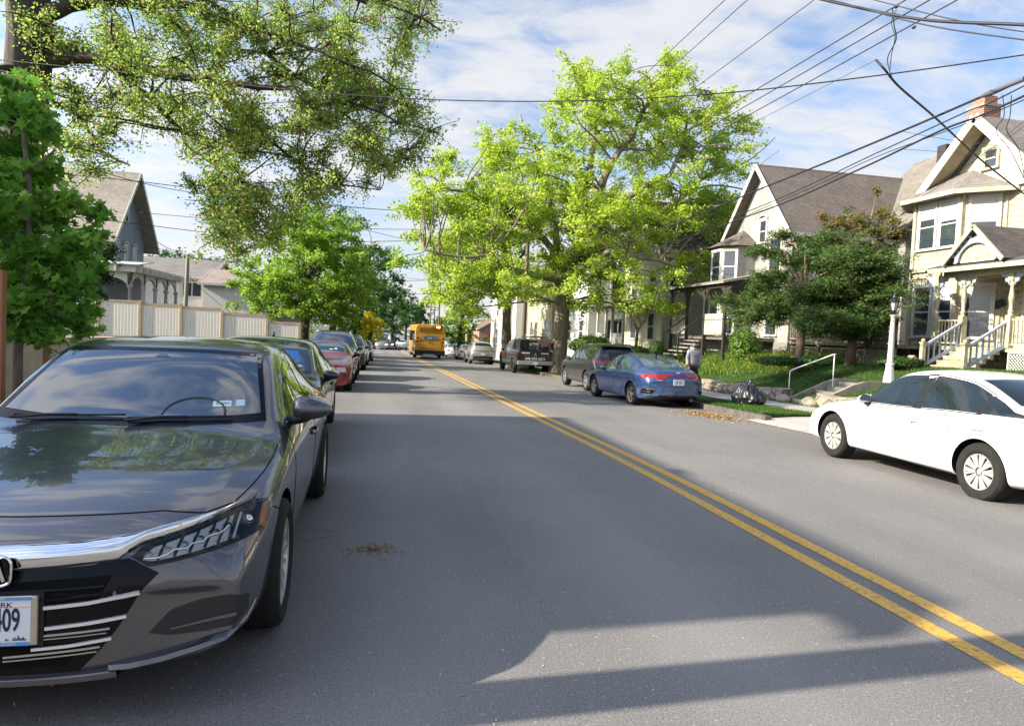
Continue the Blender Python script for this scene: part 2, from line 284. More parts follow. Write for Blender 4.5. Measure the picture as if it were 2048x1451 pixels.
def car_body(sp,mat,parent,name='body',lower=None,smooth_lvl=2,arch=1.1):
    f={k:pchip(sp[k]) for k in ('tc','th','tw','sh','sw','bot')}; L_=sp['L']; W=max(p[1] for p in sp['sw'])
    kind=sp.get('fl',1.0)
    def sec(s):
        tc,th,tw,sh,sw,bo=(f[k](s) for k in ('tc','th','tw','sh','sw','bot'))
        h=sh-bo
        pts=[(0,bo),(sw*.80,bo),(sw*.955,bo+min(.05,h*.2)),(sw*.985,bo+.30*h),(sw*1.0,bo+.62*h),(sw*.998,bo+.86*h),(sw*.965,sh+.0),
             ((sw*.945*.55+tw*.45),sh+(th-sh)*.45),(tw+ (sw-tw)*.10*min(1,max(0,(th-sh)*4)),th-(th-sh)*.12),(tw*.93,th+(tc-th)*.25),(tw*.55,tc-(tc-th)*.22),(0,tc)]
        return pts
    def bow(s,x,z):
        u=(abs(x)/W)**sp['p']; d=0
        if s<sp['bl']: d+=sp['bowf']*(1-s/sp['bl'])**1.3*u
        rl=sp.get('brl',1.3)
        if s>L_-rl: d-=sp['bowr']*((s-L_+rl)/rl)**1.3*u
        return d
    S=sp['S']; rows=[]
    for s in S:
        pts=sec(s); full=[(-x,z) for x,z in pts[::-1][:-1]]+pts[:]  # starts top centre going left side down.. to bottom centre.. up right
        full=[(-x,z) for x,z in pts[::-1]][:-1]+[(x,z) for x,z in pts]
        rows.append([(x,s+bow(s,x,z),z) for x,z in full])
    n=len(rows[0])  # first and last points coincide (top centre)
    V=[];Fc=[]
    for r in rows: V+=r[:-1]
    n-=1
    for i in range(len(rows)-1):
        for j in range(n):
            a=i*n+j;b=i*n+(j+1)%n; Fc.append((a,b,b+n,a+n))
    # caps: a shrunk ring then a quad strip
    def cap(i,dy):
        base=i*n; zs=[V[base+j][2] for j in range(n)]; zc=(min(zs)+max(zs))/2
        o=len(V); sgn=-1 if i==0 else 1
        for j in range(n):
            x,y,z=V[base+j]; V.append((x*.9,y+sgn*-dy*0+sgn*.012,zc+(z-zc)*.86))
        for j in range(n):
            a=base+j;b=base+(j+1)%n; Fc.append((a,b,o+(j+1)%n,o+j))
        half=n//2; sE=S[i]; fr=(-.6,-.2,.2,.6); rws=[]
        for j in range(1,half):
            l=o+j; r=o+(n-j)%n; xr=V[r][0]; z=V[r][2]; row=[l]
            for q in fr:
                V.append((xr*q,sE+bow(sE,xr*q,z)+sgn*.014,z)); row.append(len(V)-1)
            row.append(r); rws.append(row)
        for k in range(len(rws)-1):
            for q in range(5): Fc.append((rws[k][q],rws[k][q+1],rws[k+1][q+1],rws[k+1][q]))
        for q in range(5): Fc.append((o,rws[0][q+1],rws[0][q])); Fc.append((o+half,rws[-1][q],rws[-1][q+1]))
    cap(0,.01); cap(len(rows)-1,.01)
    mb=MB(); mb.add(V,Fc); o=mb.build(name,[mat,DARK,lower or mat],None,smooth=True)
    sm=o.modifiers.new('s','SUBSURF'); sm.levels=smooth_lvl; sm.render_levels=smooth_lvl
    dg=bpy.context.evaluated_depsgraph_get(); me=bpy.data.meshes.new_from_object(o.evaluated_get(dg)); o.modifiers.clear(); o.data=me
    bm=bmesh.new(); bm.from_mesh(me); bvh=BVHTree.FromBMesh(bm); bm.free()
    if lower is not None:
        for p in me.polygons:
            if p.center.z<sp.get('lz',.42): p.material_index=2
    cutters=[]
    for y in sp['wh']:
        for sgn in (-1,1):
            c=MB(); c.m=[]; rr=sp['wr']*arch+.012
            c.lathe([(0.001,-.30),(rr*.97,-.30),(rr,-.02),(rr*1.012,.2),(0.001,.2)],(sgn*(W-.02),y,sp['wr']),40,'x',1)
            if sgn<0: c.v=[(-W*0+ (-(x+ (W-.02)))*1-(W-.02),yy,z) for x,yy,z in c.v]
            q=c.build('cut',[mat,DARK]); q.data.polygons.foreach_set('material_index',[1]*len(q.data.polygons)); cutters.append(q)
    for q in cutters:
        bo=o.modifiers.new('b','BOOLEAN'); bo.object=q; bo.operation='DIFFERENCE'; bo.solver='EXACT'
    dg=bpy.context.evaluated_depsgraph_get(); me=bpy.data.meshes.new_from_object(o.evaluated_get(dg)); o.modifiers.clear(); o.data=me
    for q in cutters: bpy.data.objects.remove(q)
    me.polygons.foreach_set('use_smooth',[True]*len(me.polygons)); me.set_sharp_from_angle(angle=R(38))
    o.parent=parent
    return o,bvh
def cast(bvh,a,h,z,el=0):
    """a=0 seen from the front (h=x), 90 from the right flank (h=y), 180 from the rear (h=-x); el=90 from above (h=x, z=y)"""
    if el==90: o=Vector((h,z,5)); d=Vector((0,0,-1))
    else:
        a=R(a); d=Vector((-math.sin(a),math.cos(a),0)); hx=Vector((math.cos(a),math.sin(a),0))
        c=Vector((0,2.4,0)); o=hx*h; o-=d*(o.dot(d)); o=o+d*(c.dot(d)-6); o.z=z
    p,n,i,_=bvh.ray_cast(o,d)
    if p is None:
        p,n,i,_=bvh.find_nearest(o+d*(6-1.0)); 
    if n.dot(d)>0: n=-n
    return p,n
def resamp(pl,n):
    pl=[Vector(p) for p in pl]; ls=[0]
    for i in range(1,len(pl)): ls.append(ls[-1]+(pl[i]-pl[i-1]).length)
    if ls[-1]<1e-6: return [pl[0]]*n
    o=[]
    for k in range(n):
        t=ls[-1]*k/(n-1); i=1
        while i<len(ls)-1 and ls[i]<t: i+=1
        o.append(pl[i-1].lerp(pl[i],(t-ls[i-1])/max(1e-9,ls[i]-ls[i-1])))
    return o
def patch(bvh,name,a,lo,hi,mat,parent,off=.004,nu=14,nv=7,el=0,mir=False,skirt=.012,bulge=0):
    A=resamp(lo,nu);B=resamp(hi,nu); P=[]
    for i in range(nu):
        row=[]
        for j in range(nv):
            q=A[i].lerp(B[i],j/(nv-1)); p,nrm=cast(bvh,a,q.x,q.y,el); row.append((p,nrm))
        P.append(row)
    mb=MB(); G=[[p+n*(off+bulge*(1-abs(2*j/(nv-1)-1)**1.6)) for j,(p,n) in enumerate(r)] for r in P]; mb.grid(G)
    if skirt:
        ring=[(i,0) for i in range(nu)]+[(nu-1,j) for j in range(1,nv)]+[(i,nv-1) for i in range(nu-2,-1,-1)]+[(0,j) for j in range(nv-2,0,-1)]
        top=[G[i][j] for i,j in ring]; low=[P[i][j][0]+P[i][j][1]*(off-skirt) for i,j in ring]; k=len(ring)
        mb.add(top+low,[(i,(i+1)%k,(i+1)%k+k,i+k) for i in range(k)])
    if mir: mb.v=[(-x,y,z) for x,y,z in mb.v]
    return mb.build(name,mat,parent,smooth=True,sharp=50)
def ribbon(bvh,name,a,pl,w,mat,parent,off=.002,n=24,el=0,mir=False,th=.004,close=False):
    pts=resamp(pl,n); C=[cast(bvh,a,q.x,q.y,el) for q in pts]; mb=MB(); T=[];k=len(C)
    for i,(p,nr) in enumerate(C):
        d=(C[min(i+1,k-1)][0]-C[max(i-1,0)][0])
        if d.length<1e-7: d=Vector((0,0,1))
        s=d.normalized().cross(nr).normalized()*(w/2); T.append([p-s-nr*.006,p-s+nr*off,p+s+nr*off,p+s-nr*.006])
    mb.grid(T); mb.add([x for x in T[0]]+[x for x in T[-1]],[(0,1,2,3),(4,5,6,7)])
    if mir: mb.v=[(-x,y,z) for x,y,z in mb.v]
    return mb.build(name,mat,parent,smooth=True,sharp=50)
def wheel(parent,x,y,r,side,style='ten',rw=.21,rimr=.215,alloy=None,detail=True,name='wheel',turn=0):
    """tyre lathe with a rim child; side=+1 faces +x"""
    alloy=alloy or ALLOY; e=thing_local(name,parent,(x,y,r)); mb=MB(); w=rw; s=side
    pr=[(rimr,-w),(rimr+.02,-w*1.0),(r*.86,-w*1.02),(r*.97,-w*.94),(r,-w*.8),(r,-w*.2),(r*.975,-w*.06),(r*.9,.012),(rimr+.03,.014),(rimr+.004,-.004),(rimr,-.02),(rimr,-w)]
    mb.lathe([(a,b*s) for a,b in pr],(0,0,0),36 if detail else 20,'x'); ty=mb.build('tyre',TYRE,e,smooth=True,sharp=35)
    rb=MB(); R_=rimr; d=s
    rb.lathe([(R_,-w*.9*d),(R_,-.012*d),(R_*.985,-.004*d),(R_*.94,-.008*d),(R_*.93,-.03*d),(R_*.9,-w*.85*d)],(0,0,0),36 if detail else 20,'x',0)
    rb.lathe([(.0005,-.075*d),(R_*.92,-.085*d)],(0,0,0),20,'x',1)
    rb.lathe([(.0005,-.012*d),(.03,-.014*d),(.034,-.03*d),(.05,-.034*d),(.055,-.06*d)],(0,0,0),16,'x',0)
    def spoke(a,w0,w1,r0,r1,x0=-.022,x1=-.012,a1=None,mi=0,th=.02):
        a1=a if a1 is None else a1; p=Vector((x0*d,math.cos(a)*r0,math.sin(a)*r0)); q=Vector((x1*d,math.cos(a1)*r1,math.sin(a1)*r1)); t=(q-p).normalized(); n=Vector((1,0,0)); sd=t.cross(n).normalized(); n=Vector((d,0,0))
        rb.add([p-sd*w0,p+sd*w0,q+sd*w1,q-sd*w1]+[v-n*th for v in (p-sd*w0*1.1,p+sd*w0*1.1,q+sd*w1*1.1,q-sd*w1*1.1)],[(0,1,2,3),(4,7,6,5),(0,4,5,1),(1,5,6,2),(2,6,7,3),(3,7,4,0)],mi)
    if style=='ten':
        for k in range(5):
            b=2*math.pi*k/5+.3
            for q in (-.13,.13): spoke(b+q*.9,.012,.011,.04,R_*.95,a1=b+q*1.7)
            for q in (-.0,): spoke(b+.628,.006,.013,.05,R_*.95,a1=b+.628)
    elif style=='cover':
        for k in range(10):
            b=2*math.pi*k/10+.1; spoke(b-.06,.012,.023,.05,R_*.96,x0=-.01,x1=-.006,a1=b-.10,th=.012); spoke(b+.09,.008,.014,.05,R_*.96,x0=-.01,x1=-.006,a1=b+.15,th=.012)
    elif style=='blade':
        for k in range(5):
            b=2*math.pi*k/5+.2; spoke(b,.016,.012,.03,R_*.62,a1=b)
            spoke(b,.010,.010,R_*.55,R_*.96,a1=b+.33); spoke(b,.010,.010,R_*.55,R_*.96,a1=b-.33)
    else:
        for k in range(6): b=2*math.pi*k/6; spoke(b,.022,.03,.03,R_*.95)
    rb.build('rim',[alloy,DARK],e,smooth=False)
    e.rotation_euler=(0,0,turn)
    return e
def thing_local(name,parent,loc):
    o=bpy.data.objects.new(name,None); COL.objects.link(o); o.empty_display_size=.1; o.parent=parent; o.location=loc; return o
def mirror_wing(parent,x,y,z,mat,s=1,size=1.0,name='side_mirror'):
    mb=MB(); n=10
    # pod: lofted ellipse sections along x
    T=[]
    for i,(t,w,h) in enumerate([(0,.03,.06),(.015,.07,.12),(.05,.09,.15),(.11,.09,.148),(.17,.075,.118),(.215,.05,.075),(.238,.025,.035),(.245,.006,.01)]):
        r=[]
        for k in range(12):
            a=2*math.pi*k/12; yy=w*math.cos(a)*.9; zz=h/2*math.sin(a)
            if yy>0: yy*=.35
            r.append((s*(t*size)+x,y+yy*size+t*.14*size,z+(zz-max(0,t-.08)*.06)*size))
        r.append(r[0]); T.append(r)
    mb.grid(T); mb.add([p for p in T[0][:-1]],[tuple(range(12))]); 
    o=mb.build(name,mat,parent,smooth=True)
    b=MB(); b.tube([(x-s*.05,y+.03,z-.09*size),(x+s*.05,y+.02,z-.07*size),(x+s*.10,y+.01,z-.05*size)],[.035*size,.03*size,.03*size],8); b.build('mirror_stalk',BLK,o,smooth=True)
    g=MB(); T2=[(px*1.0,y+ (.036*size) + (px-x)*s*.14,pz) for px,py,pz in [(x+s*(.03+.1*(1+math.cos(a)))*size,0,z+(.012+.062*math.sin(a))*size) for a in [2*math.pi*k/14 for k in range(14)]]]
    g.add(T2,[tuple(range(14))]); g.build('mirror_glass',CHROME,o)
    return o

CLG=glassm('lamp_cover',trans=.96,ior=1.45); WSG=glassm('windscreen_glass',(.008,.018,.028),ior=2.25)
def parts(car,bvh,lst):
    """(name, view angle, lower edge, upper edge, material[, options]); option m builds the mirrored twin"""
    for it in lst:
        nm,a,lo,hi,mt=it[:5]; o=dict(it[5]) if len(it)>5 else {}; m=o.pop('m',0); el=o.pop('el',0)
        par=o.pop('par',car)
        patch(bvh,nm,a,lo,hi,mt,par,el=el,**o)
        if m: patch(bvh,nm,a,lo,hi,mt,par,el=el,mir=True,**o)
def lines(car,bvh,lst):
    for it in lst:
        nm,a,pl,wd,mt=it[:5]; o=dict(it[5]) if len(it)>5 else {}; m=o.pop('m',0)
        ribbon(bvh,nm,a,pl,wd,mt,car,**o)
        if m: ribbon(bvh,nm,a,pl,wd,mt,car,mir=True,**o)
def handle(car,bvh,y,z,mat,both=True,l=.11):
    for s in ((1,-1) if both else (1,)):
        p,n=cast(bvh,90,y,z); p2,_=cast(bvh,90,y+l*2,z+.006); mb=MB(); T=[]
        for t,o in ((0,.004),(.15,.03),(.5,.038),(.85,.03),(1,.004)):
            q=p.lerp(p2,t); T.append([(s*(q.x+o+.008*math.cos(a)),q.y,q.z+.014*math.sin(a)) for a in [2*math.pi*k/8 for k in range(9)]])
        mb.grid(T); mb.build('door_handle',mat,car,smooth=True)
def gplane_():
    mb=MB(); mb.add([(-20,-20,0),(40,-20,0),(40,60,0),(-20,60,0)],[(0,1,2,3)]); mb.build('road',M('t',(.1,.1,.1)))

HP=(-1.38,2.88,0)
GREY=paint('metallic_grey',(.072,.070,.080),.65,.28,flake=.35); MATS['metallic_grey'].node_tree.nodes['Principled BSDF'].inputs['Coat IOR'].default_value=1.75; STRIP=M('bright_strip',(.86,.86,.86),.32,.6); RFL=M('lamp_reflector',(.60,.60,.62),.16,.95,bmp=.9,bscale=60,bdist=.02)
honda=thing('parked_sedan','large dark grey metallic sedan parked nose-on at the left, nearest the camera','sedan',HP)
hb,HBV=car_body(SED,GREY,honda)
for y in SED['wh']:
    for s in (-1,1): wheel(honda,s*.932,y,.335,s,rimr=.235)

W_=WSG
parts(honda,HBV,[
 ('windscreen',0,[(-.735,1.0),(-.45,.99),(0,.982),(.45,.99),(.735,1.0)],[(-.605,1.378),(-.3,1.39),(0,1.393),(.3,1.39),(.605,1.378)],GBLK,dict(nu=25,nv=12,off=.002)),
 ('windscreen_glass',0,[(-.695,1.04),(-.45,1.02),(0,1.012),(.45,1.02),(.695,1.04)],[(-.58,1.352),(-.3,1.366),(0,1.368),(.3,1.366),(.58,1.352)],W_,dict(nu=25,nv=12,off=.004,skirt=0)),
 ('rear_window',180,[(-.58,1.06),(0,1.075),(.58,1.06)],[(-.5,1.33),(0,1.37),(.5,1.33)],GLASS,dict(nu=21,nv=9)),
 ('side_window',90,[(1.76,.985),(2.0,.985),(2.66,.99)],[(1.78,1.02),(2.04,1.165),(2.32,1.285),(2.63,1.335)],GLASS,dict(m=1,nu=22)),
 ('side_window',90,[(2.76,.99),(3.4,1.0),(3.80,1.03)],[(2.74,1.34),(3.15,1.325),(3.48,1.24),(3.80,1.07)],GLASS,dict(m=1,nu=20)),
 ('grille',0,[(-.30,.232),(0,.225),(.30,.232)],[(-.45,.635),(-.2,.622),(0,.612),(.2,.622),(.45,.635)],GBLK,dict(nu=30,nv=16,off=.003)),
 ('chrome_bar',0,[(0,.612),(.2,.622),(.41,.640),(.485,.686),(.831,.752)],[(0,.698),(.266,.706),(.43,.722),(.59,.742),(.768,.758),(.86,.776)],CHROME,dict(m=1,nu=36,nv=11,off=.004,skirt=.02,bulge=.034)),
 ('fog_recess',0,[(.53,.345),(.60,.322),(.72,.312),(.82,.318),(.865,.345)],[(.545,.365),(.60,.425),(.70,.448),(.82,.450),(.868,.42)],M('recess_shade',(.022,.021,.023),.4,spec=.4),dict(m=1,off=.002,nu=20)),  # last patch: flat dark colour painted in for the recess's shade
])
# gloss black cheeks beside the grille, under the headlamps
parts(honda,HBV,[('grille_cheek',0,[(.30,.232),(.365,.30),(.43,.39),(.50,.52)],[(.25,.60),(.35,.635),(.45,.645),(.56,.585)],GBLK,dict(m=1,off=.003)),
 ('grille_opening',0,[(-.36,.50),(0,.49),(.36,.50)],[(-.40,.59),(0,.575),(.40,.59)],DARK,dict(nu=24,off=.006,skirt=.006)),
 ('lower_opening',0,[(-.26,.262),(0,.258),(.26,.262)],[(-.34,.345),(0,.34),(.34,.345)],DARK,dict(nu=24,off=.006,skirt=.006))])
lines(honda,HBV,[('chrome_strip',0,[(.182,.488),(.33,.498),(.498,.521)],.013,STRIP,dict(m=1,off=.014)),('chrome_strip',0,[(.187,.408),(.33,.418),(.453,.430)],.012,STRIP,dict(m=1,off=.014)),('chrome_strip',0,[(.144,.330),(.266,.336),(.406,.350)],.011,STRIP,dict(m=1,off=.014)),
 ('grille_slat',0,[(-.38,.553),(0,.54),(.38,.553)],.008,GBLK,dict(off=.014,n=30)),('grille_slat',0,[(-.37,.525),(0,.512),(.37,.525)],.008,GBLK,dict(off=.014,n=30)),('grille_frame',0,[(-.44,.56),(-.36,.492),(-.15,.475),(.15,.475),(.36,.492),(.44,.56)],.007,GBLK,dict(off=.006,n=40)),
 ('grille_slat',0,[(.05,.375),(.40,.39)],.008,SATIN,dict(off=.012,m=1)),('grille_slat',0,[(.05,.362),(.39,.374)],.004,SATIN,dict(off=.012,m=1)),('grille_slat',0,[(.05,.305),(.37,.322)],.008,SATIN,dict(off=.012,m=1)),('grille_slat',0,[(.05,.290),(.36,.305)],.005,SATIN,dict(off=.012,m=1)),
 ('bonnet_gap',0,[(-.755,.765),(-.668,.757),(-.509,.776),(-.28,.776),(0,.775),(.28,.776),(.509,.776),(.668,.757),(.755,.765)],.006,SEAM,dict(n=70)),
 ('wing_gap',90,[(.46,.745),(.50,.77),(.74,.81),(1.0,.851),(1.30,.895)],.006,SEAM,dict(m=1,n=50)),
 ('door_gap',90,[(1.42,.36),(1.40,.6),(1.46,.85),(1.60,.955)],.005,SEAM,dict(m=1)),('door_gap',90,[(2.70,.36),(2.72,.6),(2.71,.97)],.005,SEAM,dict(m=1)),('door_gap',90,[(3.42,.72),(3.62,.86),(3.9,1.02)],.005,SEAM,dict(m=1)),
 ('window_trim',90,[(1.70,.975),(2.0,.972),(2.7,.978),(3.4,.988),(3.86,1.02)],.012,CHROME,dict(m=1,n=50)),
 ('window_trim',90,[(1.72,.99),(2.0,1.165),(2.30,1.297),(2.66,1.352),(3.17,1.34),(3.52,1.25),(3.87,1.04)],.010,CHROME,dict(m=1,n=60)),
 ('sill_trim',90,[(1.36,.235),(3.4,.235)],.022,BLK,dict(m=1)),
 ('bumper_gap',90,[(.66,.70),(.78,.655)],.005,SEAM,dict(m=1)),
 ('lamp_trim',0,[(.456,.651),(.521,.612),(.70,.632),(.884,.655)],.006,BLK,dict(m=1,off=.01)),
])
# headlamps: black housing, reflectors, projector, amber corner, clear cover
for mir in (False,True):
    h=patch(HBV,'headlight',0,[(.463,.648),(.521,.612),(.70,.632),(.886,.655)],[(.466,.655),(.50,.683),(.68,.722),(.83,.752),(.885,.742)],GBLK,honda,off=.002,mir=mir,nu=24)
    RS=M('lamp_silver',(.92,.93,.96),.45,.1,bmp=1.0,bscale=48,bdist=.03)
    patch(HBV,'reflector_bed',0,[(.497,.634),(.53,.627),(.70,.645),(.775,.655)],[(.503,.652),(.53,.672),(.68,.708),(.775,.728)],RS,h,off=.006,nu=24,nv=6,mir=mir,skirt=.004)
    for xd in (.548,.603,.652,.700,.742): ribbon(HBV,'lamp_divider',0,[(xd,.625+(xd-.5)*.11),(xd+.016,.676+(xd-.5)*.19)],.010,GBLK,h,off=.012,mir=mir,n=6)
    k=0
    for x0,x1 in ((.49,.545),(.553,.60),(.608,.65),(.657,.70),(.706,.745),(.751,.785)):
        zb=.628+(x0-.49)*.12; zt=.673+(x0-.49)*.225
        xm=(x0+x1)/2; zm=(zb+zt)/2+.005; p,n=cast(HBV,0,xm,zm); r_=(zt-zb)*.30; mb=MB(); T=[]
        for i in range(7):
            q=i/6; a0=r_*(1-.62*q); dd=.020-.030*q if q<.7 else .020-.021-(q-.7)*.0
            T.append([((-1 if mir else 1)*(p.x+a0*1.15*math.cos(b)+(b>9)*0),p.y-dd+.35*(p.x+a0*math.cos(b)-xm)*(1.2 if xm>.6 else .4),p.z+a0*math.sin(b)+.12*a0*math.cos(b)) for b in [2*math.pi*j/8 for j in range(9)]])
        mb.grid(T); mb.add(T[-1][:-1],[tuple(range(8))]); mb.build('reflector',CHROME if k%2 else RFL,h,smooth=(k%2==0)); k+=1
    ribbon(HBV,'light_strip',0,[(.505,.636),(.545,.634),(.585,.646),(.598,.656),(.64,.654),(.655,.668),(.69,.667),(.705,.680),(.745,.680),(.765,.698)],.0045,M('led_white',(.75,.75,.78),.3,.5),h,off=.018,mir=mir,n=40)
    ribbon(HBV,'light_strip',0,[(.792,.655),(.797,.725)],.009,WHITEP,h,off=.016,mir=mir,n=8)
    p,n=cast(HBV,0,.83,.70); mb=MB(); mb.sphere((p.x*(-1 if mir else 1),p.y+.01,p.z),.026,16,10); mb.build('projector',CHROME,h,smooth=True)
    patch(HBV,'amber_reflector',0,[(.872,.668),(.886,.668)],[(.866,.735),(.882,.738)],AMBER,h,off=.010,nu=4,nv=6,mir=mir)
    patch(HBV,'lamp_cover',0,[(.463,.648),(.521,.612),(.70,.632),(.886,.655)],[(.466,.655),(.50,.683),(.68,.722),(.83,.752),(.885,.742)],CLG,h,off=.018,mir=mir,nu=24,skirt=.014)
# lower lip, corner blade, fog slot
for s in (-1,1):
    mb=MB(); T=[]
    for x,z,dy in ((.40,.215,.0),(.47,.218,-.02),(.58,.228,-.03),(.70,.244,-.03),(.80,.262,-.02),(.86,.285,-.005),(.885,.33,.01)):
        p,n=cast(HBV,0,x,max(z+.03,.26)); y=p.y+dy-.01
        T.append([(s*x,y+.05,z+.045),(s*x,y,z+.03),(s*(x+.004),y-.006,z+.012),(s*x,y+.01,z),(s*x,y+.06,z)])
    mb.grid(T); mb.build('bumper_blade',GREY,honda,smooth=True,sharp=50)
    patch(HBV,'fog_fin',0,[(.60,.345),(.83,.357)],[(.60,.352),(.83,.372)],GREY,honda,off=.007,nu=10,nv=3,mir=s<0,skirt=.008)
mb=MB(); T=[]
for i in range(25):
    x=-.43+.86*i/24; p,n=cast(HBV,0,x,.24); y=p.y; T.append([(x,y+.10,.235),(x,y-.004,.232),(x,y-.022,.218),(x,y-.02,.196),(x,y+.08,.185)])
mb.grid(T); mb.build('bumper_lip',GREY,honda,smooth=True,sharp=50)
mirror_wing(honda,.865,1.72,1.06,GREY,1); mirror_wing(honda,-.865,1.72,1.06,GREY,-1)
handle(honda,HBV,2.42,.80,GREY); handle(honda,HBV,3.38,.83,GREY)
# emblem
mb=MB()
for (a,b,c,d) in ((-.048,.595,-.030,.668),(.048,.595,.030,.668)):
    mb.bar((a,-.022,b),(c,-.030,d),.016,.010)
mb.box(-.04,.04,-.032,-.022,.626,.642)
rr=[]
for k in range(33):
    t=2*math.pi*k/32; c_,s_=math.cos(t),math.sin(t); rr.append((.074*math.copysign(abs(c_)**.5,c_)*(1+.0*s_),-.024,.632+.056*math.copysign(abs(s_)**.5,s_)))
mb.tube(rr,.006,6,cap=False); eb=MB(); eb.add([(x*.97,-.012,.632+(z-.632)*.97) for x,_,z in rr[:-1]],[tuple(range(32))]); eo=eb.build('emblem',GBLK,honda); mb.build('emblem_badge',CHROME,eo,smooth=True,sharp=40)
# number plate
pb=MB(); pb.prism([(-.155,.37),(-.15,.365),(.15,.365),(.155,.37),(.155,.525),(.15,.53),(-.15,.53),(-.155,.525)],-.022,-.034); po=pb.build('number_plate',WHITEP,honda)
fb=MB()
for a in ((-.17,-.148,.355,.54),(.148,.17,.355,.54)): fb.box(a[0],a[1],-.038,-.020,a[2],a[3])
fb.box(-.148,.148,-.038,-.020,.355,.368); fb.box(-.148,.148,-.038,-.020,.527,.54); bevel(fb.build('plate_frame',M('plate_frame',(.55,.50,.40),.3,.7),po),.004)
bb=MB(); bb.box(-.185,.185,-.02,-.004,.345,.55); bb.build('plate_holder',BLK,po)
BL=M('plate_blue',(.10,.30,.62),.5); NAVY=M('plate_navy',(.012,.018,.06),.5); ORG=M('plate_orange',(.75,.36,.14),.5)
bl=MB(); bl.box(-.145,.145,-.0395,-.037,.356,.367); bl.build('frame_band',BL,po); bl=MB(); bl.box(-.145,.145,-.0395,-.037,.528,.539); bl.build('frame_band',BL,po)
RX=(math.pi/2,0,0)
text('STATEN ISLAND','lettering',WHITEP,.0125,.0006,po,(0,-.0405,.5335),RX,1.45); text('HONDA.COM','lettering',WHITEP,.0125,.0006,po,(.035,-.0405,.3615),RX,1.7)
text('NEW YORK','lettering',NAVY,.026,.0006,po,(0,-.035,.508),RX,1.25); text('5409','lettering',NAVY,.120,.0008,po,(.052,-.035,.448),RX,.50,.0018); text('EXCELSIOR','lettering',ORG,.018,.0006,po,(-.01,-.035,.3805),RX,1.2)
ob=MB(); ob.box(.04,.148,-.0352,-.034,.4985,.5005); ob.build('plate_stripe',ORG,po)
kb=MB()
for i,(x,h) in enumerate(((.088,.006),(.094,.012),(.10,.008),(.106,.018),(.112,.010),(.118,.009),(.124,.013),(.13,.006),(.065,.008),(.072,.005))): kb.box(x-.002,x+.002,-.0352,-.034,.374,.374+h)
kb.build('skyline_print',NAVY,po)
# wipers, stickers, camera pod, wheel behind the screen
for x0,x1 in ((-.60,-.02),(.0,.55)):
    mb=MB(); P=[]
    for t in range(8):
        x=x0+(x1-x0)*t/7; p,n=cast(HBV,0,x,1.0+.012*t/7); P.append(p+n*.022)
    mb.tube(P,.006,6); mb.tube([P[0]+Vector((0,-.05,-.01)),P[2],P[4]],.009,6); mb.build('wiper',BLK,honda,smooth=True)
parts(honda,HBV,[('windscreen_sticker',0,[(.418,1.068),(.52,1.071)],[(.412,1.098),(.512,1.101)],M('sticker_white',(.62,.72,.72),.5),dict(off=.006,nu=5,nv=4,skirt=0)),
 ('windscreen_sticker',0,[(.545,1.072),(.595,1.075)],[(.538,1.105),(.586,1.108)],M('sticker_blue',(.45,.58,.68),.5),dict(off=.006,nu=5,nv=4,skirt=0)),
 ('sticker_print',0,[(.43,1.080),(.508,1.083)],[(.43,1.090),(.506,1.093)],M('sticker_grey',(.25,.35,.40),.5),dict(off=.0075,nu=5,nv=4,skirt=0)),
 ('camera_pod',0,[(-.035,1.335),(.055,1.335)],[(-.01,1.352),(.03,1.352)],M('pod_grey',(.10,.12,.14),.4),dict(off=.006,nu=5,nv=4,skirt=0)),
 ('fender_lamp',90,[(.74,.5),(.86,.5)],[(.74,.515),(.86,.515)],AMBER,dict(m=1,off=.004))])
mb=MB(); P=[]
for k in range(15):
    t=math.pi*k/14; p,n=cast(HBV,0,.33+.17*math.cos(t),1.03+.085*math.sin(t)); P.append(p+n*.0035)
mb.tube(P,.008,6); mb.build('steering_wheel',M('dim_plastic',(.03,.04,.05),.6),honda,smooth=True)
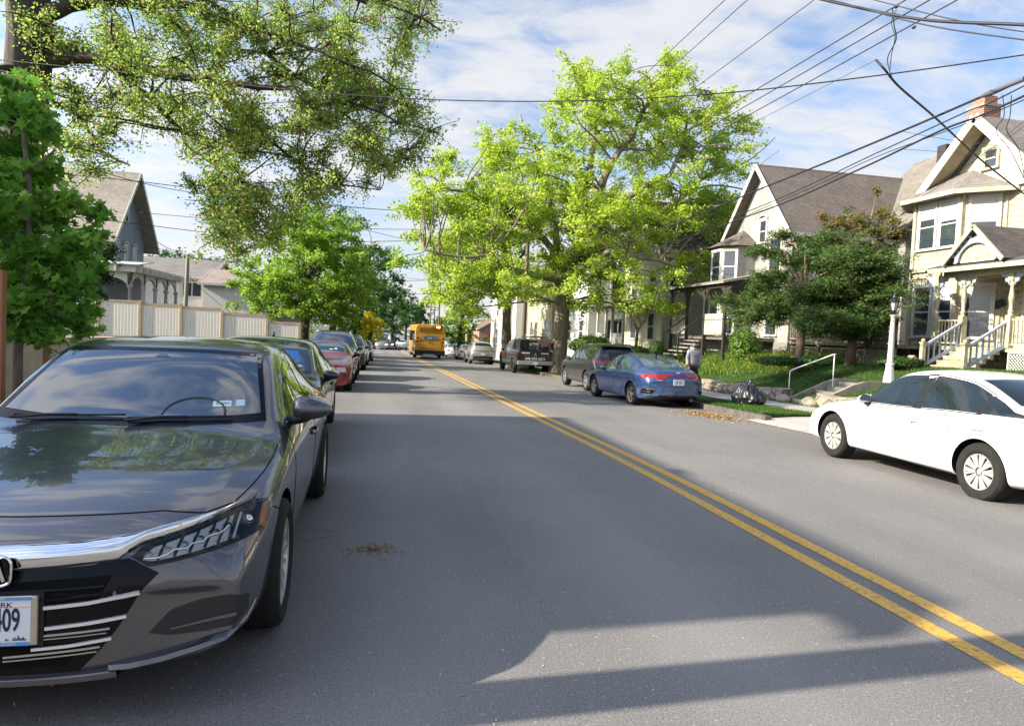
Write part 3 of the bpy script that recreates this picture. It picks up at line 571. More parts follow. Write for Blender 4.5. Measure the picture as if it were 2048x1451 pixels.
# ------------------------------------------------------------------ ground, road, pavements
def asphalt():
    m,t,b=newmat('asphalt'); v=coords(t); big=noise(t,v,.35,5,.6); mid=noise(t,coords(t,(1,.12,1)),1.2,5,.6); fine=noise(t,v,95,3,.75); sp=noise(t,v,38,2,.5)
    c=mixc(t,ramp(t,big,.35,.7),(.192,.183,.172),(.25,.238,.224)); c=mixc(t,ramp(t,mid,.45,.7,0,.5),c,(.135,.132,.13))
    c=mixc(t,ramp(t,fine,.40,.64,0,.8),c,(.062,.062,.066)); c=mixc(t,ramp(t,sp,.62,.72,0,.8),c,(.30,.28,.25))
    vo=nn(t,'ShaderNodeTexVoronoi'); vo.inputs['Scale'].default_value=5; lnk(t,v,vo.inputs[0]); c=mixc(t,ramp(t,vo.outputs['Distance'],.012,.02,.5,0),c,(.38,.36,.33))
    s=nn(t,'ShaderNodeSeparateXYZ'); lnk(t,v,s.inputs[0]); n3=noise(t,v,1.1,6,.7)
    g=mth('MULTIPLY',ramp(t,s.outputs[0],-.3,-2.4,0,1),ramp(t,n3,.42,.62),tree=t); c=mixc(t,mth('MULTIPLY',g,.55,tree=t),c,(.10,.07,.045))
    g2=mth('MULTIPLY',ramp(t,s.outputs[0],6.6,8.3,0,1),ramp(t,n3,.40,.60),tree=t); c=mixc(t,mth('MULTIPLY',g2,.6,tree=t),c,(.20,.16,.12))
    wv=nn(t,'ShaderNodeTexVoronoi',feature='DISTANCE_TO_EDGE'); wv.inputs['Scale'].default_value=.30; wa=nn(t,'ShaderNodeVectorMath',operation='ADD'); nz=nn(t,'ShaderNodeTexNoise'); nz.inputs['Scale'].default_value=1.6; nz.inputs['Detail'].default_value=7; lnk(t,v,nz.inputs[0]); lnk(t,v,wa.inputs[0]); lnk(t,nz.outputs['Color'],wa.inputs[1]); lnk(t,wa.outputs[0],wv.inputs[0])
    ck=mth('MULTIPLY',ramp(t,wv.outputs['Distance'],.0,.0035,1,0),ramp(t,noise(t,v,.33,3),.50,.6),tree=t); c=mixc(t,mth('MULTIPLY',ck,.6,tree=t),c,(.05,.05,.05))
    xs_=ramp(t,mth('ABSOLUTE',mth('SUBTRACT',mth('ABSOLUTE',mth('SUBTRACT',s.outputs[0],1.0,tree=t),tree=t),.85,tree=t),tree=t),.1,.6,.16,0); c=mixc(t,xs_,c,(.30,.29,.28))
    lnk(t,c,b.inputs['Base Color']); b.inputs['Roughness'].default_value=.82; b.inputs['Specular IOR Level'].default_value=.35; bump(t,b,mth('ADD',fine,mth('MULTIPLY',sp,.5,tree=t),tree=t),.4,.009); return m
ASPH=asphalt()
CONC=M('concrete',(.42,.39,.35),.85,var=.28,scale=2.5,bmp=.3,bscale=80); CURBM=M('kerb_stone',(.13,.115,.095),.85,var=.45,scale=5,bmp=.4,bscale=60)
SOIL=M('soil',(.10,.075,.05),.95,var=.4,scale=4,bmp=.6,bscale=20,bdist=.03)
GRASSG=M('lawn_green',(.040,.085,.014),.9,col2=(.022,.05,.010),var=.1,scale=1.6,bmp=.8,bscale=90,bdist=.03)
GROUND=M('ground_mix',(.06,.075,.03),.95,col2=(.09,.08,.05),var=.1,scale=.15)
YS=[-30,-20,-12,-6,-2,1,3,5,6,7,8,9,10,12,14,17,20,24,28,33,38,44,52,60,70,80,90,100,120,150,200,300,500]
def strip(name,x0,x1,dz,mat,label=None,kind='structure',ys=YS,nx=1,zf=None,th=0):
    mb=MB(); xs=[x0+(x1-x0)*i/nx for i in range(nx+1)]; zf=zf or (lambda x,y:gz(y)+dz)
    mb.grid([[(x,y,zf(x,y)) for y in ys] for x in xs])
    if th:
        for x in (x0,x1): mb.grid([[(x,y,zf(x,y)-th) for y in ys],[(x,y,zf(x,y)) for y in ys]])
        for y in (ys[0],ys[-1]): mb.add([(x0,y,zf(x0,y)-th),(x1,y,zf(x1,y)-th),(x1,y,zf(x1,y)),(x0,y,zf(x0,y))],[(0,1,2,3)])
    o=mb.build(name,mat); o['kind']=kind; return o
XL,XR=-2.75,8.42
strip('road',XL-.1,XR+.2,0,ASPH,nx=1)
YEL=None
def yelm():
    m,t,b=newmat('yellow_line'); v=coords(t); n=noise(t,v,28,5,.75); n2=noise(t,coords(t,(1,.15,1)),2.2,4,.6); c=mixc(t,ramp(t,n,.50,.64,0,.85),(.60,.34,.05),(.10,.09,.08)); c=mixc(t,ramp(t,n2,.5,.75,0,.4),c,(.42,.26,.07))
    lnk(t,c,b.inputs['Base Color']); b.inputs['Roughness'].default_value=.6; bump(t,b,noise(t,v,140,3,.7),.5,.008); return m
YEL=yelm()
ysd=[-6+1.0*i for i in range(60)]+[54+8*i for i in range(14)]
for x in (3.14,3.40):
    o=strip('lane_marking',x,x+.125,.004,YEL,ys=ysd); 
# kerbs
def kerb(name,x0,x1,y0,y1,h=.14):
    ys=[y0]+[y for y in YS if y0<y<y1]+[y1]; return strip(name,x0,x1,h,CURBM,ys=ys,th=h+.1)
kerb('kerb',XL-.16,XL,-12,300); kerb('kerb',XR,XR+.15,14.0,300); kerb('kerb',XR,XR+.15,-12,4.6)
# right side: verge, apron, pavement, lawn bank
def sm(t): t=max(0,min(1,t)); return t*t*(3-2*t)
def zr(x,y):
    b=gz(y); 
    if x<12.0: return b+.115+.004*max(0,x-8.5)
    return b+.14+ (.24 if x>12.02 else 0)+.9*sm((x-12.2)/4.2)
def zl(x,y): return gz(y)+(.12 if x>-5.7 else 1.15)
ysf=sorted(set([y for y in YS if -12<=y<=300]+list(range(4,46,2))))
mb=MB(); xs=[12.02,12.3,12.8,13.4,14,14.6,15.2,16,16.6,18,22,30,60,160,400]
mb.grid([[(x,y,zr(x,y)) for y in ysf] for x in xs]); tag(mb.build('lawn',GRASSG,smooth=True),kind='structure')
strip('verge',XR+.15,10.15,.10,GRASSG,ys=[y for y in sorted(set(YS+[14.35,17.6,22,30])) if 14.3<y<=300])
strip('verge',XR+.15,10.15,.10,GRASSG,ys=[-12,-6,-2,1,3,4.6])
o=strip('pavement',10.15,12.02,.125,CONC,ys=[y for y in YS if y>=-12],nx=2)
# driveway apron sloping down to the road
mb=MB(); mb.grid([[(XR-.28,y,gz(y)+.012),(XR+.1,y,gz(y)+.05),(XR+.9,y,gz(y)+.10),(10.16,y,gz(y)+.122)] for y in (4.6,6,8,9,10,12,14,14.35)]); tag(mb.build('apron',CONC),kind='structure')
for y in (2,3.6,5.2,6.8,8.4,10,11.6,13.2,14.8,16.4,18,19.6,21.2,22.8,24.4,26):
    pass
JNT=M('joint',(.13,.12,.10),.95)
mb=MB()
for i in range(30): y=-4+1.65*i; mb.box(10.15,12.02,y,y+.018,gz(y)+.10,gz(y)+.129)
tag(mb.build('pavement_joints',JNT),kind='structure')
# left side
strip('verge_soil',-4.3,XL-.16,.115,SOIL,ys=[y for y in YS if y>=-12]); strip('sidewalk',-5.72,-4.3,.125,CONC,ys=[y for y in YS if y>=-12])
mb=MB(); mb.grid([[(x,y,zl(x,y)) for y in ysf] for x in (-400,-160,-60,-30,-20,-14,-10,-8,-5.95)]); tag(mb.build('yard',GROUND),kind='structure')
mb=MB(); mb.add([(-900,-300,-2.4),(900,-300,-2.4),(900,1500,-2.4),(-900,1500,-2.4)],[(0,1,2,3)]); tag(mb.build('ground',GROUND),kind='structure')
# low walls
BEI=M('beige_render',(.52,.42,.29),.85,var=.2,scale=3,bmp=.2,bscale=30)
w_=thing('retaining_wall','low beige rendered wall with a pale coping behind the young maple','wall',(-5.83,0,0))
def wallrun(parent,x0,x1,y0,y1,h,mat,name,top=None,off=(0,0)):
    ys=[y0]+[y for y in YS if y0<y<y1]+[y1]; mb=MB()
    for a,b in zip(ys,ys[1:]):
        za,zb=gz(a)+h,gz(b)+h
        mb.add([(x0,a,-2),(x1,a,-2),(x1,b,-2),(x0,b,-2),(x0,a,za),(x1,a,za),(x1,b,zb),(x0,b,zb)],[(4,5,6,7),(0,4,7,3),(1,2,6,5)]+([(0,1,5,4)] if a==y0 else [])+([(2,3,7,6)] if b==y1 else []))
    mb.v=[(x-off[0],y,z) for x,y,z in mb.v]; return mb.build(name,mat,parent)
wallrun(w_,-5.98,-5.70,-10,36,1.18,BEI,'wall_face',off=(-5.83,0))
mb=MB(); 
ysw=[-10]+[y for y in YS if -10<y<36]+[36]
for (xa,xb,dz) in ((-.22,.18,1.18),): 
    mb.grid([[(xa,y,gz(y)+dz+.002),(xa,y,gz(y)+dz+.09),(xb,y,gz(y)+dz+.09),(xb,y,gz(y)+dz+.002)] for y in ysw])
mb.build('coping',M('coping',(.60,.50,.36),.8,var=.15,scale=4),w_)
def stonem():
    m,t,b=newmat('field_stone'); v=coords(t,(1,1,1.3)); vo=nn(t,'ShaderNodeTexVoronoi'); vo.inputs['Scale'].default_value=2.6; lnk(t,v,vo.inputs[0])
    ve=nn(t,'ShaderNodeTexVoronoi',feature='DISTANCE_TO_EDGE'); ve.inputs['Scale'].default_value=2.6; lnk(t,v,ve.inputs[0])
    hs=nn(t,'ShaderNodeSeparateColor'); lnk(t,vo.outputs['Color'],hs.inputs[0]); c=mixc(t,hs.outputs[0],(.30,.23,.16),(.16,.13,.11)); c=mixc(t,ramp(t,noise(t,v,14,5,.6),.4,.7,0,.5),c,(.36,.31,.24))
    e=ramp(t,ve.outputs['Distance'],.0,.10); c=mixc(t,e,(.07,.06,.045),c); lnk(t,c,b.inputs['Base Color']); b.inputs['Roughness'].default_value=.9; bump(t,b,e,.9,.04); return m
STONE=stonem(); CAPM=M('wall_cap',(.36,.30,.23),.9,var=.4,scale=3,bmp=.6,bscale=12,bdist=.03)
# field stone wall edging the lawn, broken by the steps
rnd=random.Random(5)
def stonewall(y0,y1,lab,h0=.30,boulders=False):
    e=thing('stone_wall',lab,'wall',(12.05,(y0+y1)/2,0)); mb=MB(); n=int((y1-y0)/.35)+1; G=[]
    for i in range(n+1):
        y=y0+(y1-y0)*i/n; z=gz(y)+.12; w=rnd.uniform(-.05,.05); hh=h0+rnd.uniform(-.05,.05)
        G.append([(-.24+w,y-(y0+y1)/2,z-.15),(-.21+w,y-(y0+y1)/2,z+hh*.5),(-.13+w,y-(y0+y1)/2,z+hh),(.22,y-(y0+y1)/2,z+hh+.02),(.3,y-(y0+y1)/2,z-.1)])
    mb.grid(G); mb.add(G[0],[(0,1,2,3,4)]); mb.add(G[-1],[(4,3,2,1,0)]); mb.build('wall_face',STONE,e,smooth=True,sharp=40); mb=MB(); mb.grid([[(a[2][0]-.02,a[2][1],a[2][2]-.02),(a[2][0]-.03,a[2][1],a[2][2]+.035),(a[3][0],a[3][1],a[3][2]+.03),(a[3][0]+.02,a[3][1],a[3][2]-.05)] for a in G]); mb.build('wall_cap',CAPM,e,smooth=True,sharp=40)
    return e
stonewall(18.95,40,'long low fieldstone wall with cement cap, behind the man on the pavement'); stonewall(-6,17.35,'low rounded fieldstone wall beside the white car, right of the garden steps')
for i,(y,x,r) in enumerate(((17.5,11.85,.3),(18.8,11.85,.28))):
    b=MB(); b.sphere((0,0,0),r*.85,14,9,sc=(.8,1.3,.62)); b.v=[(a+.03*math.sin(9*bb+i),bb,c*(1+.2*math.sin(5*a+7*bb))) for a,bb,c in b.v]; o=b.build('boulder',CAPM,smooth=True); o.location=(x,y,gz(y)+.20)
    tag(o,['rounded brown boulder at the right foot of the garden steps','rounded brown boulder at the left foot of the garden steps'][i],'boulder')
# garden steps with cheek walls
st=thing('garden_steps','concrete garden steps with low cheek walls climbing from the pavement to the yellow house','steps',(12.0,18.1,gz(18)))
for i in range(5):
    mb=MB(); mb.box(.02+.38*i,.42+.38*i,-.55,.55,.0,.10+.135*(i+1)); bevel(mb.build('step',M('old_concrete',(.30,.27,.22),.9,var=.4,scale=4,bmp=.4,bscale=30),st),.012)
for s in (-1,1):
    mb=MB(); a=.57*s; b=.66*s; mb.prism([(-.02,0),(2.3,0),(2.3,.86),(1.5,.86),(1.15,.76),(.1,.30),(-.02,.26)],min(a,b),max(a,b),'xz'); mb.build('cheek_wall',MATS['old_concrete'],st)
hr=thing('handrail','bent white pipe handrail beside the garden steps','handrail',(12.3,18.9,gz(18.9)))
mb=MB(); P0_,P1_=Vector((.0,.35,.42)),Vector((.9,-.45,.75)); mb.tube([P0_-Vector((0,0,.4)),P0_+Vector((0,0,.62))],.017,8); mb.tube([P1_-Vector((0,0,.4)),P1_+Vector((0,0,.86))],.017,8); wm=M('white_pipe',(.72,.70,.66),.5,var=.15,scale=9); mb.build('post',wm,hr,smooth=True,sharp=60)
mb=MB(); mb.tube([P0_+Vector((0,0,.60)),P0_+Vector((.08,-.03,.66)),P1_+Vector((-.05,0,.84)),P1_+Vector((.06,0,.86))],.019,8); mb.build('rail',wm,hr,smooth=True)
# ------------------------------------------------------------------ grass blades
def blades(name,pts,h,mat,kind='stuff',w=.012,seed=1,lean=.35,par=None,label=None,cat=None):
    """pts Nx3 numpy"""
    g=np.random.default_rng(seed); n=len(pts); a=g.uniform(0,2*np.pi,n); hh=h*g.uniform(.5,1.2,n); lx=g.normal(0,lean,n)*hh; ly=g.normal(0,lean,n)*hh
    dx=np.cos(a)*w*.5; dy=np.sin(a)*w*.5; V=np.zeros((n,3,3)); V[:,0]=pts; V[:,1]=pts; V[:,2]=pts
    V[:,0,0]-=dx; V[:,0,1]-=dy; V[:,1,0]+=dx; V[:,1,1]+=dy; V[:,2,0]+=lx; V[:,2,1]+=ly; V[:,2,2]+=hh
    return npmesh(name,V.reshape(-1,3),np.arange(n*3).reshape(n,3),mat,g.uniform(0,1,n),par,kind,label,cat)
def npmesh(name,V,Fa,mat,val=None,par=None,kind=None,label=None,cat=None):
    me=bpy.data.meshes.new(name); n,k=Fa.shape; me.vertices.add(len(V)); me.vertices.foreach_set('co',V.astype(np.float32).ravel())
    me.loops.add(n*k); me.loops.foreach_set('vertex_index',Fa.astype(np.int32).ravel()); me.polygons.add(n)
    me.polygons.foreach_set('loop_start',np.arange(0,n*k,k,dtype=np.int32)); me.update(calc_edges=True)
    me.materials.append(mat)
    if val is not None:
        at=me.attributes.new('v','FLOAT','FACE'); at.data.foreach_set('value',val.astype(np.float32))
    o=bpy.data.objects.new(name,me); COL.objects.link(o)
    if par: o.parent=par
    tag(o,label,cat,None,kind); return o
GBL=leafm('grass_blade',(.030,.085,.010),(.085,.17,.025),(.17,.19,.07),trans=.35,f3=.08)
g=np.random.default_rng(3)
def scatter(x0,x1,y0,y1,n,zf,keep=None,bias=1.0):
    x=g.uniform(x0,x1,n); y=y0+(y1-y0)*g.uniform(0,1,n)**bias; 
    if keep is not None: k=keep(x,y); x=x[k]; y=y[k]
    return np.stack([x,y,np.array([zf(a,b) for a,b in zip(x,y)])],1)
blades('lawn_grass',np.concatenate([scatter(12.15,17.5,14,36,60000,zr,lambda x,y:~((y>17.4)&(y<18.8)&(x<14.4)),1.3),scatter(11.6,12.0,14,30,4000,lambda x,y:gz(y)+.12,lambda x,y:g.uniform(0,1,len(x))<.8)]),.085,GBL,w=.018)
blades('verge_grass',np.concatenate([scatter(XR+.16,10.1,14.4,26,26000,lambda x,y:gz(y)+.10,lambda x,y:((x-XR)<(1.6-.0*(y))+.2)&~((y>18.3)&(y<20.6)&(x>9.1)),1.6),scatter(XR+.16,10.1,26,60,12000,lambda x,y:gz(y)+.10)]),.10,GBL,seed=4,w=.02)
WEED=leafm('weed_leaf',(.08,.16,.025),(.19,.29,.05),(.42,.38,.05),trans=.45,f3=.12)
blades('tall_weeds',scatter(12.6,17.2,22.5,36,7000,zr,lambda x,y:(x>12.6+ (30-y)*.25),.9),.40,WEED,w=.03,seed=6,lean=.4)
blades('verge_weeds',scatter(-4.2,XL-.2,6,30,3500,lambda x,y:gz(y)+.11),.16,GBL,w=.02,seed=8)
g9=np.random.default_rng(31); cc=scatter(12.8,17.0,22.5,36,260,zr,lambda x,y:(x>12.8+(30-y)*.25)); ix=g9.integers(0,len(cc),16000); WP=cc[ix]+g9.normal(0,1,(16000,3))*np.array([.22,.22,.13])+np.array([0,0,.22])
DEFER=lambda: leafmesh('weed_foliage',WP,.075,WEED,33,.4,OVL,kind='stuff')
# ------------------------------------------------------------------ leaf litter and pebbles
LIT=leafm('litter',(.20,.11,.04),(.38,.24,.10),(.50,.36,.18),trans=.1)
def litter(name,c,r,n,size,seed,label,kind='stuff',hh=.02):
    g=np.random.default_rng(seed); a=g.uniform(0,2*np.pi,n); rr=np.abs(g.normal(0,.5,n)); x=c[0]+r[0]*rr*np.cos(a); y=c[1]+r[1]*rr*np.sin(a); z=np.array([gz(q) for q in y])+.004+hh*np.exp(-rr*2.5)*g.uniform(0,1,n)
    leafmesh(name,np.stack([x,y,z],1),size,LIT,seed,up=.8,kind=kind)
DIA=np.array([[-.5,0],[0,-.28],[.5,0],[0,.28]]); MAP=np.array([[0,-.55],[.16,-.22],[.52,-.28],[.34,.02],[.56,.26],[.22,.24],[0,.6],[-.22,.24],[-.56,.26],[-.34,.02],[-.52,-.28],[-.16,-.22]])
OVL=np.array([[0,-.5],[.26,-.22],[.28,.12],[0,.5],[-.28,.12],[-.26,-.22]])
def leafmesh(name,C,size,mat,seed=1,up=.5,shape=DIA,par=None,kind=None,val=None,droop=0,label=None,cat=None,svar=.45):
    g=np.random.default_rng(seed); n=len(C); k=len(shape)
    nz=g.normal(0,1,(n,3)); nz[:,2]=np.abs(nz[:,2])*.6+up*2.2; nz/=np.linalg.norm(nz,axis=1)[:,None]
    t=g.normal(0,1,(n,3)); t[:,2]-=droop; t-=nz*(t*nz).sum(1)[:,None]; t/=np.linalg.norm(t,axis=1)[:,None]+1e-9; b=np.cross(nz,t)
    s=size*(1-svar+2*svar*g.uniform(0,1,n))
    V=C[:,None,:]+s[:,None,None]*(shape[None,:,0:1]*t[:,None,:]+shape[None,:,1:2]*b[:,None,:])
    fold=np.abs(shape[:,1])*.35; V+=s[:,None,None]*fold[None,:,None]*nz[:,None,:]*.8
    if val is None: val=g.uniform(0,1,n)
    return npmesh(name,V.reshape(-1,3),np.arange(n*k).reshape(n,k),mat,val,par,kind,label,cat)
litter('leaf_litter',(0.02,5.05),(.26,.20),520,.016,11,''); litter('leaf_litter',(7.75,15.2),(.6,1.4),2600,.045,12,'',hh=.04); litter('leaf_litter',(8.15,23),(.4,4.5),1500,.05,13,''); litter('leaf_litter',(-1.9,3.0),(2.0,1.2),700,.014,14,'')
DEFER()
PB=M('pebble',(.42,.38,.32),.8)
mb=MB(); rp=random.Random(9)
for i in range(110):
    x=rp.uniform(-.9,6) if i%2 else rp.uniform(-.9,1.6); y=rp.uniform(2.6,12); r=rp.uniform(.0025,.007)*(2.2 if rp.random()<.04 else 1); mb.sphere((x,y,gz(y)+r*.5),r,6,4,sc=(1,1.3,.7))
tag(mb.build('pebbles',PB),kind='stuff')
# ------------------------------------------------------------------ trees
def barkm(name,c1,c2,sc=1.0):
    m,t,b=newmat(name); v=coords(t,(9*sc,9*sc,1.6*sc)); n=noise(t,v,1.5,7,.7); n2=noise(t,coords(t),1.5,5,.6); c=mixc(t,ramp(t,n,.35,.65),c1,c2); c=mixc(t,ramp(t,n2,.5,.7,0,.4),c,(.10,.12,.05)); lnk(t,c,b.inputs['Base Color']); b.inputs['Roughness'].default_value=.92; bump(t,b,n,.8,.03); return m
BARK=barkm('bark',(.10,.082,.06),(.27,.22,.155)); BARKD=barkm('dark_bark',(.030,.024,.019),(.085,.065,.05)); BARKR=barkm('red_bark',(.09,.055,.04),(.20,.13,.095))
def curve(p,q,r,n=6,sag=0,wob=.06):
    p,q=Vector(p),Vector(q); L_=(q-p).length; o=[]
    a=Vector((r.gauss(0,1),r.gauss(0,1),r.gauss(0,.6)))*wob*L_; b=Vector((r.gauss(0,1),r.gauss(0,1),r.gauss(0,.6)))*wob*L_*.6
    for i in range(n+1):
        t=i/n; o.append(p.lerp(q,t)+a*math.sin(math.pi*t)+b*math.sin(2*math.pi*t)+Vector((0,0,sag*L_*math.sin(math.pi*t))))
    return o
def tree(name,label,cat,base,trunk,limbs,clumps,leafn,size,lmat,bark=BARK,seed=1,shape=DIA,twig=.012,up=.45,droop=0,group=None,tw=7,twr=1.0,sub=True,spread=.42,bare=None,nrad=10,leafn_k=.42):
    """trunk: [(pt,r)..]; limbs: [[(pt,r)..]..]; clumps: [(centre,(rx,ry,rz))..]"""
    r=random.Random(seed); g=np.random.default_rng(seed); base=Vector(base); e=thing(name,label,cat,base,0,group)
    mb=MB(); mb.tube([Vector(p)-base for p,_ in trunk],[q for _,q in trunk],nrad); nodes=[(Vector(p),q) for p,q in trunk[1:]]
    for lb in limbs:
        pts=[Vector(p) for p,_ in lb]; rs=[q for _,q in lb]; P=[];Q=[]
        for i in range(len(pts)-1):
            for k in range(3):
                t=k/3; P.append(pts[i].lerp(pts[i+1],t)+Vector((r.gauss(0,1),r.gauss(0,1),r.gauss(0,1)))*(.04*(pts[i+1]-pts[i]).length if k else 0)); Q.append(rs[i]+(rs[i+1]-rs[i])*t)
        P.append(pts[-1]);Q.append(rs[-1]); mb.tube([p-base for p in P],Q,8); nodes+=list(zip(P[1:],Q[1:]))
    tb=MB(); C=[];VV=[]
    vol=[c[1][0]*c[1][1]*c[1][2] for c in clumps]; tot=sum(v**.8 for v in vol)
    newn=[]
    for (c,rad),v in zip(clumps,vol):
        c=Vector(c); best=min(nodes,key=lambda nd:(nd[0]-c).length+(2.5 if nd[0].z>c.z+.5 else 0)); p,q=best
        if (p-c).length>.3:
            r0=min(q*.6,max(twig*2.2,.014*(p-c).length)); pth=curve(p,c,r,6,.06); tb.tube([x-base for x in pth],[r0*(1-.75*i/6)+twig*.5 for i in range(7)],6,cap=False); newn+=[(x,r0*.5) for x in pth[3:]]
        n=max(8,int(leafn*(v**.8)/tot)); k=tw; tips=[]
        for i in range(k):
            d=Vector((r.gauss(0,1)*rad[0],r.gauss(0,1)*rad[1],r.gauss(0,1)*rad[2]))*.62; tip=c+d; tips.append(tip); pt=curve(c,tip,r,3,.03); tb.tube([x-base for x in pt],[twig*1.3,twig,twig*.7,twig*.4],4,cap=False)
        tv=np.array([t[:] for t in tips]); idx=g.integers(0,k,n); rr=np.array(rad)*spread
        P=tv[idx]+g.normal(0,1,(n,3))*rr*.8; f=g.uniform(0,1,n)[:,None]; cc_=np.array(c[:]); ff=g.uniform(.1,1.0,n)[:,None]**.65; P=cc_*(1-ff)+tv[idx]*ff+g.normal(0,1,(n,3))*rr*leafn_k; P[:,2]-=droop*.10*rad[2]*ff[:,0]
        C.append(P); VV.append(np.clip(r.gauss(.5,.18)+g.normal(0,.22,n),0,1))
    if sub: mb.add(tb.v,tb.f)
    tm=mb.build('trunk',bark,e,smooth=True,fix=False)
    if C:
        C=np.concatenate(C)-np.array(base[:]); V=np.concatenate(VV)
        # the odd differently coloured leaf
        odd=g.uniform(0,1,len(V))<.1; V[odd]=g.uniform(.9,1,odd.sum()); V[~odd]=np.minimum(V[~odd],.74)
        leafmesh('crown',C,size,lmat,seed,up,shape,e,val=V,droop=droop)
    return e
def fillcl(ell,n,rad,seed,mind=.55,shell=.0,zmin=-99,keep=None):
    """n clump centres scattered through a list of ellipsoids"""
    r=random.Random(seed); o=[]; tries=0; w=[e[1][0]*e[1][1]*e[1][2] for e in ell]
    while len(o)<n and tries<20000:
        tries+=1; c,rd=r.choices(ell,w)[0]; d=Vector((r.gauss(0,1),r.gauss(0,1),r.gauss(0,1))).normalized()*(r.uniform(shell,1)**.45)
        p=Vector((c[0]+d.x*rd[0],c[1]+d.y*rd[1],c[2]+d.z*rd[2]))
        if p.z<zmin or (keep and not keep(p)): continue
        k=r.uniform(.75,1.25); 
        if all((p-q[0]).length>mind*rad[0]*2*.8 for q in o) or tries>12000: o.append((p,(rad[0]*k,rad[1]*k,rad[2]*k)))
    return o
def P(u,v,Y): return atY(u,v,Y)
# big oak on the right verge
OAKL=leafm('oak_leaf',(.26,.41,.045),(.49,.61,.07),(.48,.44,.10),trans=.5)
oy=36
def O(u,v,dy=0): return atY(u,v,oy+dy)
tr=[(Vector((9.4,oy,gz(oy)+.05)),.56),(Vector((9.42,oy,gz(oy)+.5)),.45),(O(1120,690),.40),(O(1126,610),.38),(O(1130,560),.42),(O(1134,530),.40)]
lim=[[(O(1130,560),.30),(O(1160,470,-.5),.26),(O(1200,380,-1),.20),(O(1240,300,-1),.13),(O(1300,200,-1),.07),(O(1330,130,-1),.03)],
 [(O(1160,470,-.5),.20),(O(1180,340,.5),.15),(O(1190,260,.5),.11),(O(1150,160,0),.05),(O(1125,100,0),.02)],
 [(O(1165,480,-.5),.18),(O(1250,400,-1.5),.14),(O(1340,350,-2),.10),(O(1370,270,-2),.06),(O(1400,180,-2),.03)],
 [(O(1134,545),.22),(O(1230,465,1),.16),(O(1300,430,2),.12),(O(1400,360,3),.09),(O(1480,330,3),.05),(O(1550,275,3),.02)],
 [(O(1128,560),.20),(O(1090,480,1),.16),(O(1050,440,1),.13),(O(990,425,1),.10),(O(900,380,1),.06),(O(840,330,1),.03)],
 [(O(1128,550),.18),(O(1100,430,2),.14),(O(1085,330,2),.10),(O(1040,230,2),.05)],
 [(O(1126,575),.15),(O(1030,540,-2),.12),(O(940,515,-3),.08),(O(850,500,-3),.04)],
 [(O(1132,570),.15),(O(1220,500,-3),.12),(O(1320,520,-4),.07),(O(1370,560,-4),.03)],
 [(O(1240,300,-1),.08),(O(1320,290,-2),.05),(O(1400,250,-2),.02)],[(O(1480,330,3),.03),(O(1520,330,4),.02),(O(1560,300,4),.01)],[(O(1450,345,3),.03),(O(1500,290,2),.02),(O(1530,235,2),.01)]]
ell=[(O(1180,420),(7.4,6,2.6)),(O(1250,230),(5.0,4.8,2.6)),(O(930,430),(3.2,3.6,3.2)),(O(1010,300,1),(2.6,3,2.2)),(O(1160,170),(2.0,2.5,1.4)),(O(1330,170),(2.3,2.6,1.4)),(O(1430,290,-1),(2.0,3,2.8)),(O(875,500,-1),(2.3,2.6,3.0)),(O(860,380,-1),(1.6,2.2,1.8)),(O(940,560,-2),(2.4,2.4,1.6)),(O(1010,560,-2),(2.4,2.5,1.4)),(O(1260,580,-3),(3.4,2.5,1.7)),(O(1180,530),(3,4,1.5)),(O(1420,420,0),(1.8,2,1.2)),(O(1460,430,1),(1.9,2.2,2.4)),(O(1390,540,-1),(2.0,2.2,1.6)),(O(1110,600,-3),(3,2,1.0))]
cl=fillcl(ell,410,(.85,.85,.62),21,.44)
tree('oak_tree','tall street oak with a huge bright yellow-green crown on the right verge','tree',tr[0][0],tr,[[(p,q*1.2) for p,q in l] for l in lim],cl,140000,.134,OAKL,BARK,21,shape=OVL,twig=.016,tw=6,spread=.42,up=.3)
# bare twigs at its crown edge are part of the limbs; second street tree behind it
o2=52
tr=[(Vector((9.6,o2,gz(o2)+.05)),.42),(atY(1013,640,o2),.32),(atY(1016,590,o2),.30),(atY(1010,500,o2),.22),(atY(1000,420,o2),.12)]
tree('street_tree','second yellow-green street tree with a dark trunk behind the big oak','tree',tr[0][0],tr,[[(atY(1016,590,o2),.18),(atY(960,520,o2-2),.12),(atY(880,480,o2-2),.06)],[(atY(1012,560,o2),.16),(atY(1060,480,o2),.1),(atY(1080,400,o2),.05)]],
 fillcl([(atY(960,500,o2),(4.6,4,2.6)),(atY(1010,420,o2),(3.6,4,3)),(atY(900,560,o2),(2.6,3,1.6)),(atY(1050,560,o2-3),(3,3,1.6))],110,(1.0,1.0,.7),23),26000,.2,OAKL,BARKD,23,tw=5,twig=.02)
